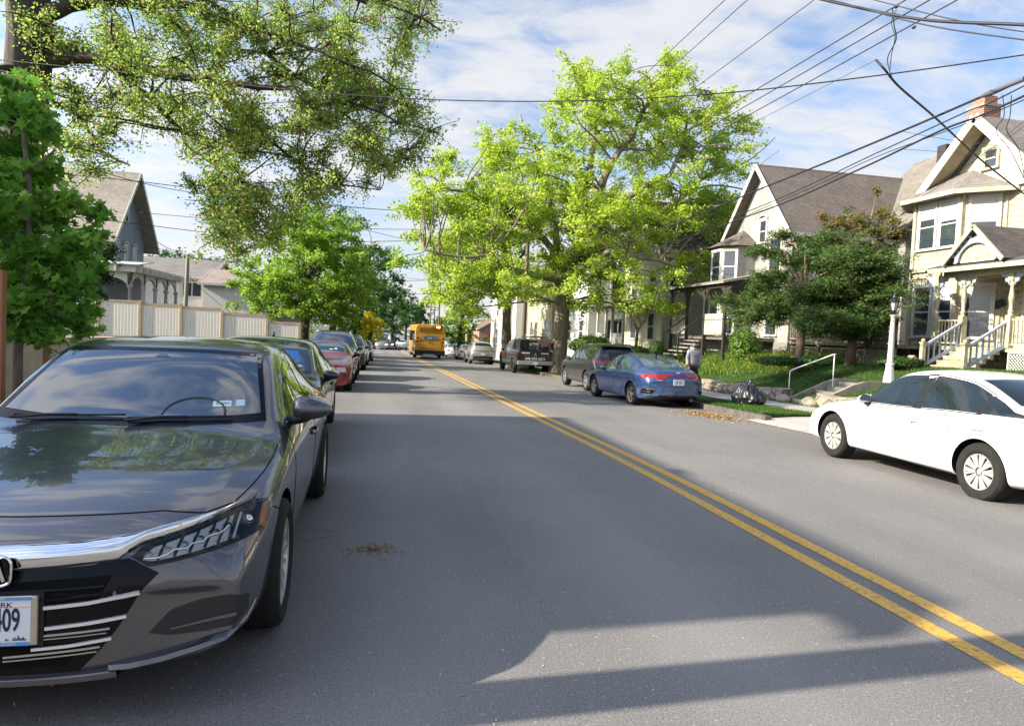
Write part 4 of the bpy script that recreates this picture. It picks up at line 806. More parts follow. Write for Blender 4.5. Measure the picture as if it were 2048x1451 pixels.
# linden on the left verge
LIN=leafm('linden_leaf',(.19,.33,.04),(.35,.50,.07),(.36,.48,.07),trans=.45)
ly=41; lx=atY(612,640,ly).x
tr=[(Vector((lx,ly,gz(ly)+.1)),.22),(Vector((lx,ly,1.2)),.17),(atY(616,630,ly),.15),(atY(620,560,ly),.11),(atY(625,480,ly),.05)]
tree('street_tree','round light green street tree behind the parked cars on the left','tree',tr[0][0],tr,[[(atY(616,630,ly),.09),(atY(560,580,ly),.06),(atY(500,540,ly),.03)],[(atY(617,620,ly),.09),(atY(680,570,ly),.06),(atY(720,540,ly),.03)]],
 fillcl([(atY(612,545,ly),(4.1,3.6,2.6)),(atY(620,470,ly),(2.4,2.6,1.7)),(atY(690,590,ly),(2.0,2.5,1.3)),(atY(530,590,ly),(1.7,2.5,1.2)),(atY(600,615,ly),(3.6,3,.9))],165,(.66,.66,.5),31,.45),50000,.14,LIN,BARKD,31,shape=OVL,tw=5,twig=.012,spread=.4)
# loose taller tree behind it
ly=56
tr=[(Vector((atY(665,640,ly).x,ly,gz(ly)+.1)),.3),(atY(668,600,ly),.24),(atY(672,500,ly),.14),(atY(675,430,ly),.05)]
LOOSE=leafm('loose_leaf',(.06,.14,.02),(.14,.25,.035),(.2,.3,.06),trans=.45)
tree('street_tree','loose-crowned taller tree behind the round street tree on the left','tree',tr[0][0],tr,[[(atY(672,560,ly),.1),(atY(740,520,ly),.05),(atY(770,540,ly),.02)]],
 fillcl([(atY(680,480,ly),(3.2,3.5,3.2)),(atY(720,560,ly),(2.6,3,2.2)),(atY(650,600,ly),(4,3,1.8))],70,(.9,.9,.7),33,.5),15000,.2,LOOSE,BARKD,33,tw=5,twig=.015)
# big maple whose limbs overhang from the upper left
MPL=leafm('spring_maple_leaf',(.17,.28,.05),(.35,.46,.09),(.38,.23,.12),trans=.58,f3=.18)
my=19.5
def Q(u,v,Y=my): return atY(u,v,Y)
tr=[(Vector((Q(10,600).x,my,.9)),.62),(Q(20,500),.5),(Q(45,300),.46),(Q(55,150),.50),(Q(62,60),.50),(Q(50,-80),.44),(Q(40,-260),.36)]
lim=[[(Q(60,125),0.270),(Q(190,118,19.1),0.176),(Q(330,150,18.9),0.135),(Q(520,175,18.6),0.101),(Q(700,205,18.2),0.061),(Q(860,260,18.1),0.020)],
 [(Q(60,40),0.297),(Q(200,0,19.6),0.216),(Q(340,5,19.9),0.149),(Q(500,60,19.9),0.101),(Q(640,180,19.6),0.068),(Q(780,330,19.5),0.027)],
 [(Q(55,-60),0.270),(Q(300,-90,18.9),0.203),(Q(560,-60,18.3),0.135),(Q(720,0,18.2),0.081),(Q(880,60,18.2),0.027)],
 [(Q(230,130,19.1),0.108),(Q(330,230,19.6),0.081),(Q(430,330,20.1),0.054),(Q(520,430,20.1),0.034),(Q(560,500,20.1),0.016)],
 [(Q(400,155,18.9),0.081),(Q(520,260,18.9),0.061),(Q(640,360,18.9),0.041),(Q(760,380,18.9),0.016)],
 [(Q(60,160),0.135),(Q(150,220,20.8),0.095),(Q(200,300,21.4),0.054),(Q(260,330,21.4),0.027)],[(Q(300,-90,18.9),0.108),(Q(520,60,17.6),0.068),(Q(700,130,17.3),0.041),(Q(840,180,17.3),0.016)],
 [(Q(55,-100),0.162),(Q(-100,-60,18.9),0.121),(Q(-200,60,18.9),0.068)],[(Q(50,150),0.135),(Q(-60,120,18.2),0.095),(Q(-160,200,17.6),0.054)]]
lim=[[(p,q*.74) for p,q in l] for l in lim]; r=random.Random(77); cl=[]
def inreg(u,v):
    # outline of the overhanging foliage in the photo, turned into places in space below
    pl=[(0,-60),(880,-60),(880,20),(840,110),(790,170),(860,250),(850,300),(770,350),(740,390),(640,380),(560,470),(510,540),(440,480),(410,420),(360,330),(300,280),(240,230),(260,330),(180,360),(90,330),(0,330)]
    c=False; j=len(pl)-1
    for i in range(len(pl)):
        if (pl[i][1]>v)!=(pl[j][1]>v) and u<(pl[j][0]-pl[i][0])*(v-pl[i][1])/(pl[j][1]-pl[i][1])+pl[i][0]: c=not c
        j=i
    return c
while len(cl)<240:
    u,v=r.uniform(0,890),r.uniform(-60,560)
    if inreg(u,v):
        dens=1.0 if (u>350 or v<180) else .6
        if u<150 and v<175: dens=.06
        if r.random()<dens: k=r.uniform(.7,1.2); cl.append((Q(u,v,my+r.uniform(-2.4,2.4)),(.64*k,.75*k,.5*k)))

tree('maple_tree','old maple with dark limbs and reddish spring leaves hanging over the upper left','tree',tr[0][0],tr,lim,cl,118000,.066,MPL,BARKD,77,shape=OVL,twig=.012,tw=13,spread=.36,up=.1,droop=1.2)
# young maple with stakes
YML=leafm('young_maple_leaf',(.09,.24,.03),(.19,.38,.05),(.28,.44,.07),trans=.5,f3=.3)
sy=7.3
def S_(u,v,Y=sy): return atY(u,v,Y)
bx=S_(38,700).x
tr=[(Vector((bx,sy,gz(sy)+.1)),.045),(S_(36,700),.040),(S_(50,560),.032),(S_(60,400),.026),(S_(45,250),.016),(S_(40,170),.008)]
lim=[[(S_(50,560),.018),(S_(110,520,7.1),.013),(S_(160,480,7.0),.008)],[(S_(58,450),.016),(S_(120,420,7.5),.012),(S_(190,400,7.6),.007)],[(S_(48,600),.016),(S_(100,590,7.0),.01),(S_(170,590,6.9),.006)],[(S_(55,350),.014),(S_(110,300,7.2),.009)],[(S_(50,500),.014),(S_(-20,470,7.2),.01)]]
r=random.Random(5); cl=[]
for (u,v,k) in [(40,180,.8),(15,230,1),(80,260,.8),(20,300,1),(100,330,.8),(60,370,1),(10,400,1),(140,400,.8),(185,420,.7),(90,440,1),(30,470,1),(140,490,.9),(195,470,.6),(70,520,1),(10,540,1),(120,560,1),(165,580,.8),(60,600,1),(15,620,.8),(110,640,.9),(160,650,.7),(80,660,.9),(40,665,.6),(175,620,.6),(190,530,.5),(0,350,1),(-30,430,1),(-30,250,1),(-30,570,1),(70,220,.7),(130,610,.7)]:
    cl.append((S_(u,v,sy+r.uniform(-.35,.45)),(.17*k,.2*k,.14*k)))
tree('young_maple','young maple with large dark green leaves at the left edge of the picture','tree',tr[0][0],tr,lim,cl,4600,.088,YML,BARK,6,shape=MAP,twig=.004,tw=7,spread=.55,up=.25,droop=1.0,leafn_k=.8)
WOOD=M('stake_wood',(.46,.20,.09),.75,var=.35,scale=2,aniso=(8,8,1),bmp=.3,bscale=12)
for i,(u,v0,v1,Y,wd,lab) in enumerate(((0,540,760,6.6,.075,'square reddish wooden tree stake at the left edge, nearest the camera'),(96,545,700,7.9,.055,'square reddish wooden tree stake half hidden in the young maple'))):
    a=atY(u,v0,Y); mb=MB(); mb.box(-wd/2,wd/2,-wd/2,wd/2,gz(Y),a.z); o=bevel(mb.build('tree_stake',WOOD),.004); o.location=(a.x,Y,0); tag(o,lab,'stake','wooden stakes of the young maple')
# dark bushy evergreen by the left porch
DKG=leafm('dark_leaf',(.018,.05,.012),(.045,.10,.02),(.08,.15,.03),trans=.3)
by=30; c=atY(175,580,by)
tr=[(Vector((c.x,by,gz(by)+1.1)),.16),(Vector((c.x,by,3.0)),.10),(Vector((c.x,by,4.4)),.04)]
tree('bushy_tree','dark bushy tree between the young maple and the grey house porch','tree',tr[0][0],tr,[],fillcl([(Vector((c.x-.5,by,3.4)),(1.9,1.8,1.6)),(Vector((c.x-2.5,by-1,3.2)),(2,1.8,2))],46,(.5,.5,.4),8),13000,.12,DKG,BARKD,8,shape=OVL,tw=5)
# evergreens right: layered yew-like pair
YEW=leafm('yew_leaf',(.05,.11,.03),(.12,.20,.05),(.20,.20,.05),trans=.25,f3=.16)
def yew(u0,Xp,ells,n,lab,seed,lf,lean=0):
    b=atX(u0[0],u0[1],Xp); bz=zr(b.x,b.y); r=random.Random(seed)
    tr=[(Vector((b.x,b.y,bz-.05)),.20),(Vector((b.x,b.y-.05,bz+.9)),.15),(Vector((b.x+.05,b.y-.1,bz+2.0)),.12),(Vector((b.x+.1,b.y,bz+3.2)),.07),(Vector((b.x,b.y,bz+4.2)),.02)]
    E_=[(atX(u,v,Xp+dx),rd) for u,v,dx,rd in ells]; lim=[]
    for c,rd in E_:
        lim.append([(Vector((b.x,b.y,min(c.z-.3,bz+3))),.06),(Vector(((b.x+c.x)/2,(b.y+c.y)/2,c.z-.25)),.04),(c,.015)])
    return tree('evergreen_tree',lab,'tree',tr[0][0],tr,lim,fillcl(E_,n,(.50,.50,.28),seed,.4),lf,.085,YEW,BARKR,seed,twig=.008,tw=6,spread=.55,up=.7,shape=DIA)
yew((1597,712),14.6,[(1540,560,0,(.8,1.7,.28)),(1590,600,.2,(1.0,1.9,.4)),(1520,630,-.3,(.9,1.5,.35)),(1500,600,0,(.8,1.0,.3)),(1660,580,.5,(1.0,1.6,.4)),(1600,520,.4,(.9,1.3,.35)),(1540,500,.3,(.6,.8,.3)),(1700,530,1,(1,1.3,.4)),(1640,640,-.3,(.9,1.5,.4)),(1570,480,.4,(.4,.5,.3))],145,'layered dark evergreen with a reddish trunk on the lawn before the white house',41,86000)
yew((1700,725),16.0,[(1690,600,0,(1.2,1.8,.5)),(1735,560,.2,(1,1.2,.5)),(1735,635,0,(1,1.2,.6)),(1690,655,0,(1.1,1.6,.5)),(1760,600,0,(.7,.7,.6)),(1710,515,.3,(.8,1.2,.45)),(1650,490,.3,(.8,1.1,.4))],115,'shaded evergreen between the lamp post and its layered neighbour',42,64000)
# russet maple rising between the two houses
RUS=leafm('russet_leaf',(.10,.15,.03),(.22,.23,.05),(.30,.15,.06),trans=.4,f3=.3)
ry=27; c=atY(1735,560,ry)
tr=[(Vector((c.x,ry,zr(c.x,ry))),.15),(Vector((c.x,ry,3.5)),.11),(atY(1735,470,ry),.07),(atY(1750,400,ry),.02)]
tree('russet_maple','small tree with russet and green spring leaves between the white and yellow houses','tree',tr[0][0],tr,[[(atY(1735,520,ry),.06),(atY(1690,470,ry),.03),(atY(1670,430,ry),.015)],[(atY(1738,500,ry),.05),(atY(1790,450,ry),.02)]],
 fillcl([(atY(1740,470,ry),(1.9,1.6,.9)),(atY(1700,440,ry),(1.2,1.3,.6)),(atY(1780,430,ry),(1,1.2,.8)),(atY(1770,390,ry),(.5,.6,.7)),(atY(1690,520,ry),(1.6,1.5,.7))],52,(.42,.42,.28),51),11000,.10,RUS,BARKR,51,shape=OVL,tw=6,twig=.007)
# bare little dogwood by the grey siding house
dy=33; b=atY(1270,680,dy)
tr=[(Vector((b.x,dy,zr(b.x,dy))),.09),(atY(1275,660,dy),.07),(atY(1290,640,dy),.05)]
lim=[[(atY(1275,660,dy),.05),(atY(1255,620,dy),.035),(atY(1235,595,dy),.02),(atY(1225,570,dy),.01)],[(atY(1282,650,dy),.04),(atY(1270,610,dy),.03),(atY(1265,570,dy),.012)],[(atY(1290,640,dy),.04),(atY(1300,600,dy),.025),(atY(1310,575,dy),.01)],[(atY(1255,620,dy),.03),(atY(1235,625,dy),.015),(atY(1215,610,dy),.008)]]
tree('dogwood','small nearly bare dogwood with crooked dark branches before the pale siding house','tree',tr[0][0],tr,lim,[(atY(u,v,dy),(.35,.35,.2)) for u,v in ((1230,600),(1260,580),(1305,585),(1215,620),(1280,600),(1240,640))],420,.08,RUS,BARKD,61,twig=.006,tw=9)
# shrubs and hedges
def shrub(lab,c,rad,n,size,mat,seed,cat='shrub',ncl=14,name='shrub',group=None):
    r=random.Random(seed); base=Vector((c[0],c[1],c[2]-rad[2]))
    e=thing(name,lab,cat,base,0,group); mb=MB(); ncl=ncl
    for i in range(5): a=r.uniform(0,6.28); mb.tube([(0,0,0),(rad[0]*.4*math.cos(a),rad[1]*.4*math.sin(a),rad[2]),(rad[0]*.6*math.cos(a),rad[1]*.6*math.sin(a),rad[2]*1.6)],[.02,.014,.006],5)
    mb.build('stems',BARKD,e); g=np.random.default_rng(seed); d=g.normal(0,1,(n,3)); d/=np.linalg.norm(d,axis=1)[:,None]; d*=(g.uniform(.45,1,n)**.5)[:,None]; d*=np.array(rad)*(1+.10*np.sin(d[:,:1]*9+d[:,1:2]*7)); d[:,2]+=rad[2]
    leafmesh('foliage',d,size,mat,seed,.3,OVL,e); return e
SHL=leafm('shrub_leaf',(.05,.13,.012),(.13,.24,.025),trans=.35); SHY=leafm('yellow_leaf',(.55,.52,.02),(.75,.66,.04),trans=.45)
def sh(u,v,Y,rad): p=atY(u,v,Y); return (p.x,p.y,p.z)
shrub('clipped round green hedge behind the black off-road vehicle and oak trunk',sh(1180,692,33,0),(1.15,.8,.55),4200,.10,SHL,71)
shrub('low light green hedge beneath the round topiary ball',sh(1250,705,33,0),(1.5,.7,.4),4200,.10,SHL,72)
shrub('dark green ball of topiary beside the lattice porch',sh(1313,697,31,0),(.36,.36,.40),2600,.06,DKG,73)
shrub('dark low shrub at the foot of the yellow house beside its steps',sh(1800,725,18.8,0),(.8,.5,.2),1800,.09,DKG,74)
shrub('broad green groundcover bush at the left end of the yellow house lattice',sh(1640,722,20,0),(.8,.5,.16),1600,.07,DKG,75)
shrub('feathery pale green bush before the white house deck',sh(1490,690,27.5,0),(.7,.7,.8),2200,.09,LOOSE,76)
shrub('low green plant cluster at the foot of the evergreen trunk',sh(1560,722,22,0),(1.1,.5,.18),1800,.07,DKG,78)
# far trees
FAR=[leafm('far_leaf',(.035,.10,.02),(.09,.18,.035),trans=.3),DKG,leafm('far_light',(.12,.22,.03),(.22,.32,.05),trans=.4)]
def fart(u,v0,vt,Y,hw,lab,k,seed,n=5000,size=.34,name='distant_tree',group='trees far down the street'):
    c=atY(u,v0,Y); t=atY(u,vt,Y); h=t.z-gz(Y); hw=hw*Y/1400; zc=gz(Y)+h*.58
    tr=[(Vector((c.x,Y,gz(Y))),.3),(Vector((c.x,Y,zc)),.2),(Vector((c.x,Y,t.z-.3)),.05)]
    tree(name,lab,'tree',tr[0][0],tr,[],fillcl([(Vector((c.x,Y,zc)),(hw,hw,h*.40)),(Vector((c.x+hw*.2,Y,zc+h*.2)),(hw*.7,hw*.7,h*.26))],46,(hw*.3,hw*.3,h*.09),seed,.35),n,size,FAR[k],BARKD,seed,tw=4,twig=.03,group=group,sub=False)
fart(735,640,500,75,70,'mid green tree closing the left row of street trees',0,81,9000,.3)
fart(785,640,565,105,38,'hazy green tree right of the left row, above the parked cars',0,82,6000)
fart(760,655,590,130,45,'distant dark green tree where the street dips',1,83,5000)
fart(812,650,592,150,30,'distant tree just left of the bus roof',0,84,4000,.4)
fart(840,650,600,165,24,'dark conical evergreen behind the bus',1,85,4000,.4)
fart(919,700,605,68,30,'loose yellow-green tree between the bus and the wooden pole',2,86,6000,.22)
fart(990,680,655,90,22,'small green tree left of the crimson tree',0,87,2500,.25)
fart(705,660,628,62,30,'green tree low behind the blue van',2,88,3500,.22)
fart(560,660,600,75,60,'green tree filling the gap behind the round street tree',0,89,5000,.3)
fart(875,655,630,190,40,'far green treetops right behind the bus roof',0,90,3500,.45)
CRI=leafm('crimson_leaf',(.14,.015,.02),(.26,.04,.05),trans=.35); FAR.append(CRI); FAR.append(SHY)
fart(998,690,640,80,24,'small crimson-leaved tree beyond the pickup',3,91,3500,.22,'crimson_tree',None)
fart(740,680,622,58,26,'small bright yellow tree on the left verge',4,92,3500,.18,'yellow_tree',None)
for i,(u,vt,Y,k) in enumerate(((330,492,100,0),(395,500,98,0))):
    fart(u,600,vt,Y,50,['green treetop above the pale two-storey house, left one','green treetop above the pale two-storey house, right one'][i],k,95+i,4500,.4,group=None)
# ------------------------------------------------------------------ buildings
WTRIM=M('white_trim',(.56,.54,.50),.6,var=.12,scale=3); PANE=glassm('window_pane',(.03,.04,.05),ior=1.6,rough=.03); CURT=M('blind',(.45,.45,.43),.8); BRICK=None
def brickm(name='brick',c1=(.30,.10,.055),c2=(.22,.07,.045),mo=(.32,.28,.24)):
    if name in MATS: return MATS[name]
    m,t,b=newmat(name); v=coords(t); s=nn(t,'ShaderNodeSeparateXYZ'); lnk(t,v,s.inputs[0]); c=nn(t,'ShaderNodeCombineXYZ'); lnk(t,mth('ADD',s.outputs[0],s.outputs[1],tree=t),c.inputs[0]); lnk(t,s.outputs[2],c.inputs[1])
    br=nn(t,'ShaderNodeTexBrick'); lnk(t,c.outputs[0],br.inputs[0]); br.inputs['Scale'].default_value=1; br.inputs['Brick Width'].default_value=.21; br.inputs['Row Height'].default_value=.075; br.inputs['Mortar Size'].default_value=.01
    for k,x in (('Color1',c1),('Color2',c2),('Mortar',mo)): br.inputs[k].default_value=(*x,1)
    lnk(t,br.outputs[0],b.inputs['Base Color']); b.inputs['Roughness'].default_value=.9; bump(t,b,br.outputs['Fac'],-.5,.01); MATS[name]=m; return m
BRICK=brickm()
def win(par,p,r,w,h,n=None,trim=WTRIM,tw=.09,style='dh',blind=0,name='window',arch=False,d=.05,sill=True,pane=None):
    """p lower left corner on the wall, r unit vector along the wall, n outward normal; parts: frame with a pane child"""
    p=Vector(p); r=Vector(r).normalized(); u=Vector((0,0,1)); n=Vector(n) if n is not None else r.cross(u); n.normalize(); mb=MB()
    def bx(a0,a1,b0,b1,d0,d1,m=mb): m.obox(p+r*((a0+a1)/2)+u*((b0+b1)/2)+n*((d0+d1)/2),r*((a1-a0)/2),n*((d1-d0)/2),u*((b1-b0)/2))
    bx(-tw,0,0,h,-.02,d); bx(w,w+tw,0,h,-.02,d); bx(-tw*1.1,w+tw*1.1,h,h+tw*1.1,-.02,d+.012)
    if sill: bx(-tw*1.2,w+tw*1.2,-.06,0,-.02,d+.045)
    else: bx(-tw,w+tw,-tw,0,-.02,d)
    s=.035
    for a in ((0,s,0,h),(w-s,w,0,h),(s,w-s,0,s),(s,w-s,h-s,h)): bx(*a,-.02,.028)
    if style=='dh': bx(s,w-s,h*.5-.022,h*.5+.022,-.02,.034)
    if style=='pair': bx(w/2-.03,w/2+.03,s,h-s,-.02,.034)
    if arch:
        P=[]
        for k in range(9): a=math.pi*k/8; P.append(p+r*(w/2+(w/2+tw)*math.cos(a))+u*(h+.35*w*math.sin(a)+.05)+n*(d+.02))
        mb.tube(P,.045,6)
    o=mb.build(name,trim,par); g=MB(); g.obox(p+r*(w/2)+u*(h/2)+n*.008,r*(w/2-s*.9),n*.006,u*(h/2-s*.9)); g.build('pane',pane or PANE,o)
    if blind:
        b=MB(); b.obox(p+r*(w/2)+u*(h-h*blind/2)+n*.0165,r*(w/2-s*1.05),n*.002,u*(h*blind/2-s)); b.build('blind',CURT,o)
    return o
def slab(mb,a,b,c,d,t=.12,mi=0):
    """a-b eave edge, d-c ridge edge; gives the slope a thickness"""
    a,b,c,d=map(Vector,(a,b,c,d)); n=(b-a).cross(d-a).normalized(); 
    if n.z<0: n=-n
    T=[a,b,c,d]; B=[q-n*t for q in T]; mb.add(T+B,[(0,1,2,3),(7,6,5,4),(0,4,5,1),(1,5,6,2),(2,6,7,3),(3,7,4,0)],mi)
def ghouse(name,label,x0,x1,y0,y1,z0,ze,zr_,ridge,wm,rm,oh=.35,wins=(),trim=WTRIM,rz=0,found=None,fh=.5,cat='house',group=None,fascia=True,ridge_at=.5):
    """gabled box; ridge 'x' or 'y'; local origin at (x0,y0)"""
    e=thing(name,label,cat,(x0,y0,z0),rz,group); W=x1-x0; D=y1-y0; H=ze-z0; T=zr_-z0; mb=MB()
    if ridge=='x':
        yr=D*ridge_at
        for x in (0,): pass
        mb.add([(0,0,-1),(W,0,-1),(W,D,-1),(0,D,-1),(0,0,H),(W,0,H),(W,D,H),(0,D,H),(0,yr,T),(W,yr,T)],[(0,1,5,4),(2,3,7,6),(0,4,8,7,3),(1,2,6,9,5)])
    else:
        xr=W*ridge_at
        mb.add([(0,0,-1),(W,0,-1),(W,D,-1),(0,D,-1),(0,0,H),(W,0,H),(W,D,H),(0,D,H),(xr,0,T),(xr,D,T)],[(0,1,5,8,4),(2,3,7,9,6),(0,4,7,3),(1,2,6,5)])
    mb.build('wall',wm,e); rb=MB(); o=oh
    if ridge=='x':
        k=(T-H)/yr; k2=(T-H)/(D-yr); slab(rb,(-o,-o,H-o*k+.08),(W+o,-o,H-o*k+.08),(W+o,yr,T+.08),(-o,yr,T+.08)); slab(rb,(-o,D+o,H-o*k2+.08),(W+o,D+o,H-o*k2+.08),(W+o,yr,T+.079),(-o,yr,T+.079))
    else:
        k=(T-H)/xr; k2=(T-H)/(W-xr); slab(rb,(-o,-o,H-o*k+.08),(-o,D+o,H-o*k+.08),(xr,D+o,T+.08),(xr,-o,T+.08)); slab(rb,(W+o,-o,H-o*k2+.08),(W+o,D+o,H-o*k2+.08),(xr,D+o,T+.079),(xr,-o,T+.079))
    ro=rb.build('roof',rm,e)
    if fascia:
        fb=MB(); 
        if ridge=='x':
            for x in (-o-.03,W+o+.03): fb.bar((x,-o,H-o*k),(x,yr,T),.04,.2); fb.bar((x,D+o,H-o*k2),(x,yr,T),.04,.2)
            fb.bar((-o,-o-.03,H-o*k),(W+o,-o-.03,H-o*k),.05,.16)
        else:
            for y in (-o-.03,D+o+.03): fb.bar((-o,y,H-o*k),(xr,y,T),.04,.2); fb.bar((W+o,y,H-o*k2),(xr,y,T),.04,.2)
            fb.bar((-o-.03,-o,H-o*k),(-o-.03,D+o,H-o*k),.05,.16)
        fb.build('eaves_trim',trim,e)
    if found: f=MB(); f.box(-.03,W+.03,-.03,D+.03,-1,fh); f.build('foundation',found,e)
    for it in wins:
        face,u,z,w,h=it[:5]; kw=dict(it[5]) if len(it)>5 else {}
        if face=='-x': win(e,(0,u+w,z),(0,-1,0),w,h,(-1,0,0),**kw)
        if face=='+x': win(e,(W,u,z),(0,1,0),w,h,(1,0,0),**kw)
        if face=='-y': win(e,(u,0,z),(1,0,0),w,h,(0,-1,0),**kw)
    return e
RF1=shingle('roof_brown',(.115,.095,.08),(.15,.125,.105)); RF2=shingle('roof_grey',(.17,.155,.14),(.21,.19,.17)); RF3=shingle('roof_tan',(.26,.23,.19),(.32,.28,.23)); RF4=shingle('roof_dark',(.075,.062,.06),(.10,.082,.078))
RF2Y=shingle('roof_grey_y',(.17,.155,.14),(.21,.19,.17),axis=1)
# --- yellow Victorian
def patterned(name,col):
    m,t,b=newmat(name); v=coords(t); s=nn(t,'ShaderNodeSeparateXYZ'); lnk(t,v,s.inputs[0]); h=mth('ADD',s.outputs[0],s.outputs[1],tree=t)
    c=nn(t,'ShaderNodeCombineXYZ'); lnk(t,h,c.inputs[0]); lnk(t,s.outputs[2],c.inputs[1]); vo=nn(t,'ShaderNodeTexVoronoi'); vo.inputs['Scale'].default_value=5.2; vo.inputs['Randomness'].default_value=.35; lnk(t,c.outputs[0],vo.inputs[0])
    bump(t,b,vo.outputs['Distance'],1.0,.10); n=noise(t,v,1.6,6,.7); n2=noise(t,coords(t,(9,9,.8)),1,5,.6); q=mixc(t,ramp(t,n,.45,.7,0,.55),col,(.42,.36,.25)); q=mixc(t,ramp(t,n2,.58,.75,0,.5),q,(.30,.26,.19)); lnk(t,q,b.inputs['Base Color']); b.inputs['Roughness'].default_value=.75; return m
YSH=patterned('yellow_shingle',(.42,.38,.27)); YTR=M('yellow_trim',(.47,.43,.30),.65,var=.28,scale=4); YSD=siding('pale_siding',(.48,.45,.34),.13,.15); BLU=M('blue_grey_paint',(.36,.42,.48),.7,var=.3,scale=5); SOFF=M('soffit',(.45,.38,.25),.8,var=.3,scale=3)
GRAN=M('worn_tread',(.52,.44,.28),.8,var=.45,scale=5)
yh=thing('victorian_house','yellow Victorian house with a two-storey bay, steep front gable and brick chimney','house',(19.87,19.53,.95))
B0=Vector((19.87,19.53,.95))
def yl(x,y,z): return (x-B0.x,y-B0.y,z-B0.z)
mb=MB(); ZF=1.25; pl=[(19.87,19.53),(19.0,20.4),(19.0,22.45),(19.87,23.3),(19.87,23.4),(29,23.4),(29,9),(19.87,9)]
mb.prism([(a-B0.x,b-B0.y) for a,b in pl],ZF-B0.z,7.05-B0.z,'xy'); mb.build('wall',YSH,yh)
mb=MB(); mb.prism([(a-B0.x+(.05 if a<20 else 0),b-B0.y) for a,b in pl],-.9,ZF-B0.z,'xy'); mb.build('foundation',brickm('tan_block',(.48,.43,.31),(.42,.38,.28),(.36,.32,.25)),yh)
# belts and corner boards
mb=MB()
def belt(z,h,o,m=mb):
    q=[(19.87,9),(19.87,19.53),(19.0,20.4),(19.0,22.45),(19.87,23.3)]
    for a,b in zip(q,q[1:]):
        A=Vector(yl(a[0],a[1],z)); Bv=Vector(yl(b[0],b[1],z)); m.bar(A,Bv,o*2,h)
for z,h,o in ((1.27,.14,.07),(4.25,.16,.06),(4.42,.05,.10),(2.05,.07,.04),(6.92,.2,.05),(5.15,.06,.04)): belt(z,h,o)
for (x,y) in ((19.0,20.4),(19.0,22.45),(19.87,19.53)):
    X,Y,_=yl(x,y,0); mb.box(X-.06,X+.07,Y-.07,Y+.07,ZF-B0.z,6.95-B0.z)
mb.build('trim_boards',YTR,yh)
# windows: bay front (facing the road), angled face, main front
def wv(x,y0,z,w,h,blind=0,**k): return win(yh,yl(x,y0+w,z),(0,-1,0),w,h,(-1,0,0),trim=WTRIM,blind=blind,**k)
for zc_,hh,bl in ((2.12,1.72,(.0,.3)),(5.2,1.55,(.35,.45))):
    wv(19.0,20.55,zc_,.72,hh,bl[1]); wv(19.0,21.5,zc_,.72,hh,bl[0])
    r_=Vector((-1,1,0)).normalized(); p=Vector(yl(19.87,19.53,zc_))-r_*0; rr=Vector((1,-1,0)).normalized()
    pp=Vector(yl(19.0,20.4,zc_))+rr*.26; win(yh,pp,rr,.74,hh,Vector((-1,-1,0)),trim=WTRIM,blind=.55 if zc_>4 else .25)
wv(19.87,17.75,2.15,.85,1.75,.3); wv(19.87,15.6,1.85,1.0,2.25,0,pane=M('door_panel',(.20,.15,.09),.5)); wv(19.87,13.2,2.2,.9,1.7,.2)
# bay hip roof
mb=MB(); ez=6.98; o_=.42; ring=[(20.3,19.15),(19.75,19.05),(18.52,20.25),(18.52,22.65),(19.75,23.8),(20.3,23.7)]; ap=[(20.0,20.9),(20.0,21.9)]
V=[yl(a,b,ez) for a,b in ring]+[yl(20.15,21.0,8.15),yl(20.15,21.8,8.15)]+[yl(a,b,ez-.12) for a,b in ring]
mb.add(V,[(0,1,6),(1,2,6),(2,3,7,6),(3,4,7),(4,5,7),(0,8,9,1),(1,9,10,2),(2,10,11,3),(3,11,12,4),(4,12,13,5),(8,13,12,11,10,9)]); mb.build('bay_roof',RF2Y,yh)
mb=MB()
for a,b in zip(ring,ring[1:]): mb.bar(yl(a[0],a[1],ez-.06),yl(b[0],b[1],ez-.06),.07,.15)
mb.build('gutter',YTR,yh)
# front gable
GX=19.55; pk=(20.0,9.30); mb=MB(); mb.prism([(17.95-B0.y,7.0-B0.z),(22.25-B0.y,7.0-B0.z),(20.1-B0.y,9.15-B0.z)],GX-B0.x+.15,GX-B0.x+3,'yz'); mb.build('gable_wall',YSD,yh)
mb=MB(); s1=(9.32-7.05)/(20.1-17.75)
slab(mb,yl(18.95,17.6,7.0),yl(26,17.6,7.0),yl(26,20.1,9.40),yl(18.95,20.1,9.40),.12); slab(mb,yl(18.95,22.6,7.0),yl(26,22.6,7.0),yl(26,20.1,9.399),yl(18.95,20.1,9.399),.12); mb.build('gable_roof',RF2,yh)
mb=MB(); X=18.93-B0.x
for ya in (17.62,22.58): mb.bar((X,ya-B0.y,6.93-B0.z),(X,20.1-B0.y,9.31-B0.z),.05,.30)
mb.build('bargeboard',M('cream_paint',(.74,.68,.54),.6,var=.15,scale=3),yh)
mb=MB()
for ya in (17.62,22.58): mb.bar((X+.32,ya-B0.y,6.84-B0.z),(X+.32,20.1-B0.y,9.20-B0.z),.55,.03)
mb.build('soffit',SOFF,yh)
win(yh,yl(GX+.14,20.35,7.75),(0,-1,0),.5,.62,(-1,0,0),trim=YTR)
# main hip roof behind
mb=MB(); slab(mb,yl(19.3,8.5,7.0),yl(19.3,17.9,7.0),yl(24.4,17.9,10.4),yl(24.4,8.5,10.4),.14); slab(mb,yl(29.5,8.5,7.0),yl(29.5,23.9,7.0),yl(24.4,23.9,10.4),yl(24.4,8.5,10.4),.14); slab(mb,yl(20.5,17.9,7.9),yl(20.5,23.9,7.9),yl(24.4,23.9,10.39),yl(24.4,17.9,10.39),.14); mb.build('main_roof',RF2Y,yh)
mb=MB(); mb.bar(yl(19.27,8.5,6.92),yl(19.27,17.7,6.92),.07,.16); mb.build('eaves_trim',YTR,yh)
